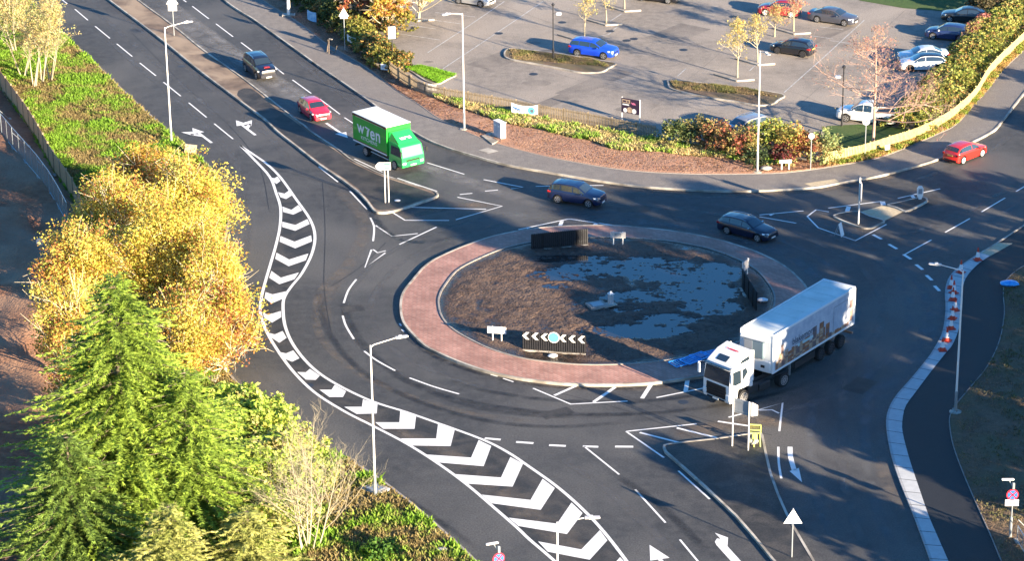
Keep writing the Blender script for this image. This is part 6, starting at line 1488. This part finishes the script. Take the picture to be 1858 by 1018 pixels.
conifer((315,1105),6,3.6,'golden conifer cut by the bottom edge below the green conifers',G3,ytop=915,seed=12,whorls=32)
PG=[(.36,.48,.08),(.54,.60,.14),(.22,.33,.06),(.50,.46,.17)]
bush((455,778),2.4,1.9,'rounded light green bush beside the kerb right of the conifer',PG,(4,3,2,.6),name='bush',cat='bush',lsize=.15,dens=4.5,extra=((-1.3,1.2,1.6,2.2),(1.2,-1.2,1.7,2.0)),per=22)
bush((405,815),2.0,2.2,'leafy bush squeezed between the conifer and the rounded light green bush',PG,(2,3,3,.5),name='bush',cat='bush',lsize=.15)
bush((500,860),2.3,2.1,'yellow green bramble bush behind the bare tree',PG,(2,4,1,3),name='bush',cat='bush',lsize=.15,extra=((1.6,-1.4,1.7,1.6),(-1.7,-1.5,1.8,1.8)),dens=4)
bush((520,812),1.5,1.1,'low lime green scrub along the kerb below the rounded bush',PG,(3,4,1,2),name='bush',cat='bush',lsize=.13,dens=4,extra=((1.6,-1.3,1.2,.9),(-1.6,1.3,1.3,1.3)))
bush((585,880),1.5,1.0,'low straw and green scrub behind the thin bare sapling',PG,(2,3,1,4),name='bush',cat='bush',lsize=.13,dens=4,extra=((-1.5,.9,1.3,1.1),))
bush((470,975),2.5,2.3,'straw coloured bramble at the foot of the bare tree',PG,(2,4,1,4),name='bush',cat='bush',lsize=.15,extra=((2.0,.8,1.6,1.4),(-1.8,.8,1.8,1.9)),dens=4)
GB=[(.13,.20,.04),(.26,.36,.06),(.38,.44,.09)]
bush((215,985),2.6,2.6,'rough green undergrowth between the broad conifer and the corner conifer',GB,(3,3,1),name='bush',cat='bush',lsize=.14,dens=4,extra=((2.2,-1.5,2.0,2.2),(-2.0,-1.8,2.0,2.0)))
bush((395,930),2.2,2.4,'green undergrowth between the broad conifer and the straw coloured bramble',GB,(2,3,2),name='bush',cat='bush',lsize=.14,dens=4,extra=((1.4,-2.0,1.8,2.0),))
bush((690,1010),.9,.8,'small dark green shrub at the bottom edge right of the bare tree',[(.05,.12,.02),(.10,.20,.03)],(1,1),name='bush',cat='bush',lsize=.12)
twig_tree((558,995),'pale bare multi stemmed tree at the bottom left verge',ytop=762,spread=3.4,mat='bark_pale',n0=9,levels=4,stems=7,seed=5,trunk=.15,upward=.9,first=.12)
twig_tree((585,925),'thin bare sapling right of the pale multi stemmed tree',ytop=742,spread=1.7,mat='bark',n0=7,levels=3,stems=2,seed=9,trunk=.07,upward=1.2,first=.3)
# saplings in the top left corner
SPY=[(.56,.50,.22),(.48,.45,.18),(.56,.40,.16),(.38,.38,.15)]
for i,(px,h,lb) in enumerate([((44,140),7.4,'slender yellow leaved sapling nearest the board fence'),((62,158),8.2,'tallest yellow leaved sapling with pale stems in the upper left clump'),((76,150),7.6,'yellow leaved sapling in the middle of the upper left clump'),((90,146),6.8,'yellow leaved sapling at the right side of the upper left clump'),((30,95),6.4,'yellow green sapling at the left frame edge'),((66,92),7.2,'yellow leaved sapling farther back near the top left corner'),((98,88),6.2,'sparse pale sapling leaning to the road near the top left corner'),((20,40),7.0,'dense yellow sapling cut by the top left corner')]):
    twig_tree(px,lb,h=h,spread=1.9,mat='bark_pale',n0=9,levels=3,stems=3,seed=20+i,trunk=.12,upward=1.3,first=.3,group='yellow saplings in the upper left corner',leaf=(SPY,(3,2,2,1.5),5 if i!=6 else 3,.085))
# ---------------- top hedge
HP=[(.20,.22,.05),(.33,.29,.07),(.13,.15,.045),(.45,.24,.08),(.10,.12,.04)]
hedge('hedge','olive and rust hedge along the pavement below the triangular sign',[(640,62),(672,92),(706,122),(742,128)],3.0,2.0,HP,(3,3,2,2,2),z=.15)
hedge('hedge','yellow green hedge bordering the upper car park behind the framed sign',[(622,12),(660,36),(700,52),(738,60)],3.6,1.9,HP,(3,4,1.5,1.6,1))
hedge('hedge','dark green hedge cut by the top edge above the blue banner',[(545,-6),(575,16),(606,38),(632,58)],3.2,2.2,[(.09,.12,.04),(.15,.17,.05),(.28,.22,.07),(.35,.20,.07)],(3,3,1.5,1))
leafy_tree(704,8,2.9,1.6,1.5,'orange leaved small tree at the top edge of the hedge',group='small trees at the top edge',wts=(2,2,4,1,2),lsize=.12,dens=4,clr=.4,gz=.1)
leafy_tree(652,-12,3.2,1.9,1.6,'reddish leaved small tree cut by the top edge left of the orange one',group='small trees at the top edge',pal=[(.45,.16,.08),(.38,.12,.08),(.50,.30,.10),(.33,.20,.08),(.22,.10,.06)],wts=(3,3,2,1,2),lsize=.12,dens=4,clr=.4,gz=.1)
# ---------------- right hedge and shrubs
HR_=[(.22,.26,.055),(.36,.34,.08),(.13,.17,.045),(.48,.26,.10),(.42,.42,.12)]
hedge('hedge','long yellow green hedge curving between the car park and the pale picket fence',[(1640,238),(1680,205),(1708,180),(1728,150),(1748,122),(1775,96),(1805,62),(1835,34),(1880,0)],4.6,1.35,HR_,(3,4,2.4,1.2,2.5),lsize=.13)
hedge('hedge','reddish flowering edge of the hedge beside the navy hatchback',[(1752,84),(1772,62),(1792,44)],1.6,1.5,[(.40,.14,.12),(.48,.26,.16),(.25,.22,.08),(.45,.38,.12)],(3,2,2,2),lsize=.12)
hedge('hedge','dark hedge in the top right corner behind the black saloon',[(1768,28),(1800,14),(1850,-8)],2.6,1.9,[(.10,.09,.05),(.16,.12,.06),(.26,.22,.08)],(3,2,1))
SB=[((1232,262),1.5,1.6,'dark green shrub where the weathered picket fence ends',[(.10,.14,.05),(.16,.20,.06),(.34,.32,.12)],(3,2,1)),
((1272,262),1.6,1.7,'brown and olive shrub second from the fence end',[(.24,.22,.08),(.36,.28,.12),(.14,.15,.06)],(3,2,2)),
((1312,272),1.7,1.8,'rust coloured shrub in front of the silver SUV',[(.42,.20,.10),(.26,.22,.08),(.36,.32,.12),(.40,.12,.08)],(3,2,2,1.5)),
((1352,282),1.6,1.9,'mixed red and olive shrub just left of the street lamp',[(.34,.12,.08),(.24,.22,.07),(.40,.34,.12)],(2,3,2)),
((1398,276),1.8,2.2,'bright yellow green shrub just right of the street lamp',[(.34,.38,.08),(.48,.46,.12),(.22,.28,.06)],(3,3,2)),
((1436,284),1.6,2.1,'yellow and orange shrub above the street name plate',[(.50,.42,.12),(.50,.26,.10),(.30,.32,.08)],(3,2,2)),
((1420,294),1.2,1.2,'dark crimson shrub directly behind the street name plate',[(.20,.05,.05),(.10,.08,.05),(.30,.10,.07)],(3,2,1)),
((1466,286),1.5,1.7,'red brown shrub left of the lawn corner',[(.36,.12,.07),(.44,.24,.12),(.22,.18,.07)],(3,2,2)),
((1496,290),1.4,1.8,'grey green shrub at the start of the pale picket fence',[(.24,.30,.12),(.38,.40,.16),(.40,.26,.12)],(3,2,1)),
((1372,296),1.0,1.0,'low dark evergreen shrub at the foot of the street lamp',[(.06,.09,.04),(.12,.16,.06)],(3,1))]
for px,rx,rz,lb,pal,w_ in SB: bush(px,rx,rz,lb,pal,w_,group='mixed autumn shrubs behind the pavement',lsize=.11,dens=6,per=18)
twig_tree((1584,263),'bare tree with a wide web of pinkish twigs in front of the white pickup',ytop=62,spread=5.0,n0=24,levels=5,seed=3,trunk=.15,upward=.16,first=.22,z=.12,leaf=([(.42,.20,.16),(.45,.32,.16)],(2,1),1,.06))
# ---------------- young trees in the car park
YP=[(.62,.50,.16),(.55,.42,.12),(.42,.38,.14)]
def young(px,ytop,label,spread,seed,pal=YP,per=9,tree_pit=True,lean=(0,0)):
    r=twig_tree(px,label,ytop=ytop,spread=spread,mat='bark_pale',n0=20,levels=3,seed=seed,trunk=.085,upward=.95,first=.32,z=.1,group='young trees in the car park',leaf=(pal,[1]*len(pal),max(3,per//2),.07),name='young_tree')
    return r
def pit(px,label):
    b=P(*px,.1); r=thing('tree_pit',label,'kerb edging',b,0,'V shaped kerb edgings of the tree pits')
    for (x0,y0,x1,y1) in ((-1.9,1.6,0,-.45),(0,-.45,1.6,-.15)):
        mb=MB(); L_=math.hypot(x1-x0,y1-y0); mb.box(((x0+x1)/2,(y0+y1)/2,.07),(L_,.16,.15),'kerb',rot=math.atan2(y1-y0,x1-x0)); mb.build('kerb_run',r)
young((1338,140),44,'widest yellow young tree near the pointed kerbed island',1.7,41,per=12); pit((1336,145),'V shaped kerb edging below the widest yellow young tree')
young((1375,112),36,'slim yellow young tree behind the tall lamp post top',1.2,42); pit((1374,116),'V shaped kerb edging beside the top of the tall street lamp')
young((1060.5,66),-8,'pale yellow young tree directly behind the bright blue SUV',1.2,43,per=6); pit((1049,72),'V shaped kerb edging hidden behind the bright blue SUV')
young((1100,41),-30,'thin young tree up and right of the blue SUV',1.2,44,per=6); pit((1099,44),'V shaped kerb edging of the thin young tree')
young((1133,15),-50,'young tree with its crown cut off by the top edge',1.2,45,per=6); pit((1133,19),'V shaped kerb edging highest in the picture')
young((1405.5,66),22,'small orange tipped tree in front of the dark red hatchback',1.5,46,pal=[(.50,.24,.10),(.45,.40,.14),(.40,.34,.12)],per=9)
young((1440,56),-6,'small coral pink tree between the red hatchback and grey saloon',1.4,47,pal=[(.55,.26,.18),(.50,.18,.12),(.48,.36,.18)],per=10); pit((1440,60),'pale kerb edging below the coral pink tree')
r=leafy_tree(775,-22,3.6,2.0,1.5,'autumn tree with pale trunk cut by the top edge at the hedge end',group='small trees at the top edge',base=(760,32),wts=(3,2,4,1,1),lsize=.12,dens=3.5,clr=.4,gz=.1)
pit((758,36),'V shaped kerb edging around the pale trunk at the top')
# ---------------- grass and litter
def on_band(A,B,n,u0=0,u1=1,v0=0,v1=1):
    A=np.array([tuple(p) for p in resample(A,200)]); B=np.array([tuple(p) for p in resample(B,200)])
    u=(u0+(u1-u0)*rng.random(n))*199; i=np.minimum(u.astype(int),198); t=(u-i)[:,None]; a=A[i]*(1-t)+A[i+1]*t; b=B[i]*(1-t)+B[i+1]*t; v=(v0+(v1-v0)*rng.random(n))[:,None]; return a*(1-v)+b*v
def tufts(name,pts,h,pal_hi,pal_lo,label_kind='stuff',nb=4,thr=0.0,sc=.35,wid=.35):
    n=len(pts); f=np.array([noise.noise(Vector((p[0]*sc,p[1]*sc,2.2)))+.6*noise.noise(Vector((p[0]*sc*3,p[1]*sc*3,5))) for p in pts]); 
    P0=np.repeat(pts,nb,axis=0)+np.c_[rng.normal(size=(n*nb,2))*.07,np.zeros(n*nb)]; F=np.repeat(f,nb)
    a=rng.random(n*nb)*6.283; d=np.c_[np.cos(a),np.sin(a),np.zeros(n*nb)]; hh=h*(.5+.9*rng.random(n*nb))*(1+.7*np.clip(F,-.6,.8)); le=rng.normal(size=(n*nb,2))*.5
    tip=P0+np.c_[le*hh[:,None],hh]; w_=(hh*wid)[:,None]; q=np.stack([P0-d*w_,tip,P0+d*w_],axis=1)
    k=np.clip((F-thr)*2.2+.5+.25*rng.normal(size=n*nb),0,1)[:,None]; c=np.array(pal_hi)*k+np.array(pal_lo)*(1-k); c=c*(1+.25*rng.normal(size=(n*nb,1)))
    o=attr_mesh(name,q.reshape(-1,3),3,np.clip(c,.01,.7),'grass'); return tag(o,kind='stuff')
def lab(o,label,cat): o['label']=label; o['category']=cat; return o
vpts=on_band(inner,leftfence,90000); vpts[:,2]=.24
sc_=np.array([proj(p) for p in vpts]); vis=(sc_[:,0]>-20)&(sc_[:,0]<900)&(sc_[:,1]>-20)&(sc_[:,1]<1040); vpts=vpts[vis]
lab(tufts('verge_grass',vpts,.24,(.19,.34,.035),(.27,.21,.09),thr=-.02),'bright green rough grass with straw patches covering the left verge','grass')
gp=on_band(gA,gB,7500,v0=.08,v1=.8); gp[:,2]=.27; lab(tufts('bank_grass',gp,.24,(.24,.38,.06),(.56,.44,.22),thr=.12,sc=.8),'bright weedy grass bank in front of the weathered picket fence','grass')
vr=on_band(smooth(PL([(1500,303),(1570.6,291),(1625.6,275),(1702.6,242),(1735.6,225),(1768,189),(1790.7,164),(1820,127),(1858,90),(1905,44)],.16),4),smooth(PL([(1499,295),(1568,281),(1667,249),(1722,220),(1768.6,179),(1799,132),(1858,74.3),(1900,30)],.16),4),5000); vr[:,2]=.25
lab(tufts('roadside_grass',vr,.16,(.22,.28,.05),(.48,.32,.12),thr=.1,sc=.9),'thin grass with fallen leaves below the pale picket fence','grass')
lp=[]; 
for poly,n in (([(736,121),(765,119),(828,134),(796,151)],2600),):
    q=PL(poly,.2); 
    for _ in range(n): a,b=random.random(),random.random(); lp.append(tuple(q[0].lerp(q[1],a).lerp(q[3].lerp(q[2],a),b)))
lab(tufts('lawn_grass',np.array(lp),.10,(.20,.42,.03),(.24,.34,.05),thr=-.4,sc=.5),'bright mown grass in the lawn corner','grass')
ep=on_band(offset(fr_,.06),far,8000,v1=.45); ep[:,2]=.26; sc_=np.array([proj(p) for p in ep]); ep=ep[(sc_[:,0]<1880)&(sc_[:,1]<1040)&(sc_[:,1]>380)]
lab(tufts('east_verge_grass',ep,.08,(.15,.15,.07),(.24,.17,.11),thr=.3,sc=.6),'short dull grass over bare earth east of the new footpath','grass')
ip=[]
for poly,n in (([(925,89),(1074,107),(1105,120),(930,106)],2600),([(1217,146),(1349,159),(1412,175),(1225,160)],2600)):
    q=PL(poly,.22)
    for _ in range(n): a,b=random.random(),random.random(); ip.append(tuple(q[0].lerp(q[1],a).lerp(q[3].lerp(q[2],a),b)))
lab(tufts('island_grass',np.array(ip),.11,(.20,.20,.07),(.32,.24,.13),thr=.2,sc=.9),'short brown grass on the kerbed car park islands','grass')
def flecks(name,pts,size,pal,wts,label): pts=np.array(pts); pts[:,2]+=.02+.05*rng.random(len(pts)); o=leafcloud(name,pts,size,palette(len(pts),pal,wts,.3),'grass',up=5); tag(o,label,'leaf litter',kind='stuff'); return o
sp=on_band(sA,fenceline,34000,v0=.04,v1=.95); sp[:,2]=.2; sc_=np.array([proj(p) for p in sp]); sp=sp[(sc_[:,0]>430)&(sc_[:,0]<1640)]
flecks('leaf_litter',sp,.07,[(.34,.18,.11),(.48,.27,.17),(.20,.11,.07),(.58,.36,.18)],(4,3,3,1),'brown bark chips and fallen leaves on the soil bed')
a_=rng.random(26000)*6.283; r_=np.sqrt(rng.random(26000)); k_=(a_/6.28318*seg).astype(int)%seg; ii_=np.array([tuple(p) for p in i2]); cc_=np.array([cen.x,cen.y,0]); mp2=cc_+(ii_[k_]-cc_)*(r_*.98)[:,None]
ang0=-math.pi; k_=(((a_+math.pi*0)/6.28318)*seg).astype(int)%seg
mp2[:,2]=[mudz((p[0],p[1],0),.5) for p in mp2]
keep=(mp2[:,2]>.235)&(rng.random(len(mp2))<.22); mp2=mp2[keep]; flecks('mud_clods',mp2,.06,[(.11,.07,.05),(.18,.115,.08),(.06,.04,.03)],(3,2,2),'scattered clods and stones over the muddy roundabout centre')

# ---------------- tall trees beyond the right of the frame: their shade falls across the junction
shd=Vector((math.cos(R(SH)),math.sin(R(SH)),0)); she=Vector((shd.y,-shd.x,0))
for k,(u,v,h,rr,dn) in enumerate([(-13.4,-67,9.4,2.0,2.0),(-10.2,-68,8.4,1.3,1.8),(-2.6,-67,11.4,2.2,2.2),(1.6,-66,14.5,2.0,2.2),(6.0,-66,20.5,2.7,2.6),(10.6,-68,17.4,2.1,1.3),(15.3,-66,18,2.7,1.9),(20,-65,17,2.3,1.6),(24.4,-64,16.5,2.3,1.7),(29,-60,14.0,2.4,.7),(33.5,-57,12.5,2.4,.6),(38.5,-55,13,2.6,.9),(43,-50,9.5,2.2,.8),(56,-28,6.5,2.2,.9),(66,-18,5.5,2.2,.9)]):
    b=she*u+shd*v; b=Vector((b.x,b.y,0)); r=thing('tall_tree','tall roadside tree in yellow brown leaf east of the dark verge','tree',b,0,'tall trees lining the east side')
    nbl=max(3,int(h/2.6)); bl=[]
    for j in range(nbl):
        t=(j+.6)/nbl; rj=rr*(1.05-.55*abs(t-.45)**1.3)*(.85+.3*random.random()); bl.append((random.uniform(-.25,.25)*rr,random.uniform(-.25,.25)*rr,1.6+(h-2.2)*t,rj,h/nbl*.75))
    cl=blobclumps(bl,dn*.72); cl=cl[cl[:,2]<h]; pts=fill(cl,.75,26); leafcloud('crown',pts,.30,palette(len(pts),PAL_Y,(3,2,2,3,2)),parent=r)
    mb=MB(); tp=limb_mb(mb,(0,0,-.2),(0,0,h*.93),.2,.04,'bark',wob=.3,n=8)
    for i in range(14): q=cl[int(rng.integers(len(cl)))]; limb_mb(mb,tp[min(7,max(1,int(q[2]/h*7)-1))],q,.07,.012,'bark',sag=-.05)
    mb.build('trunk',r)
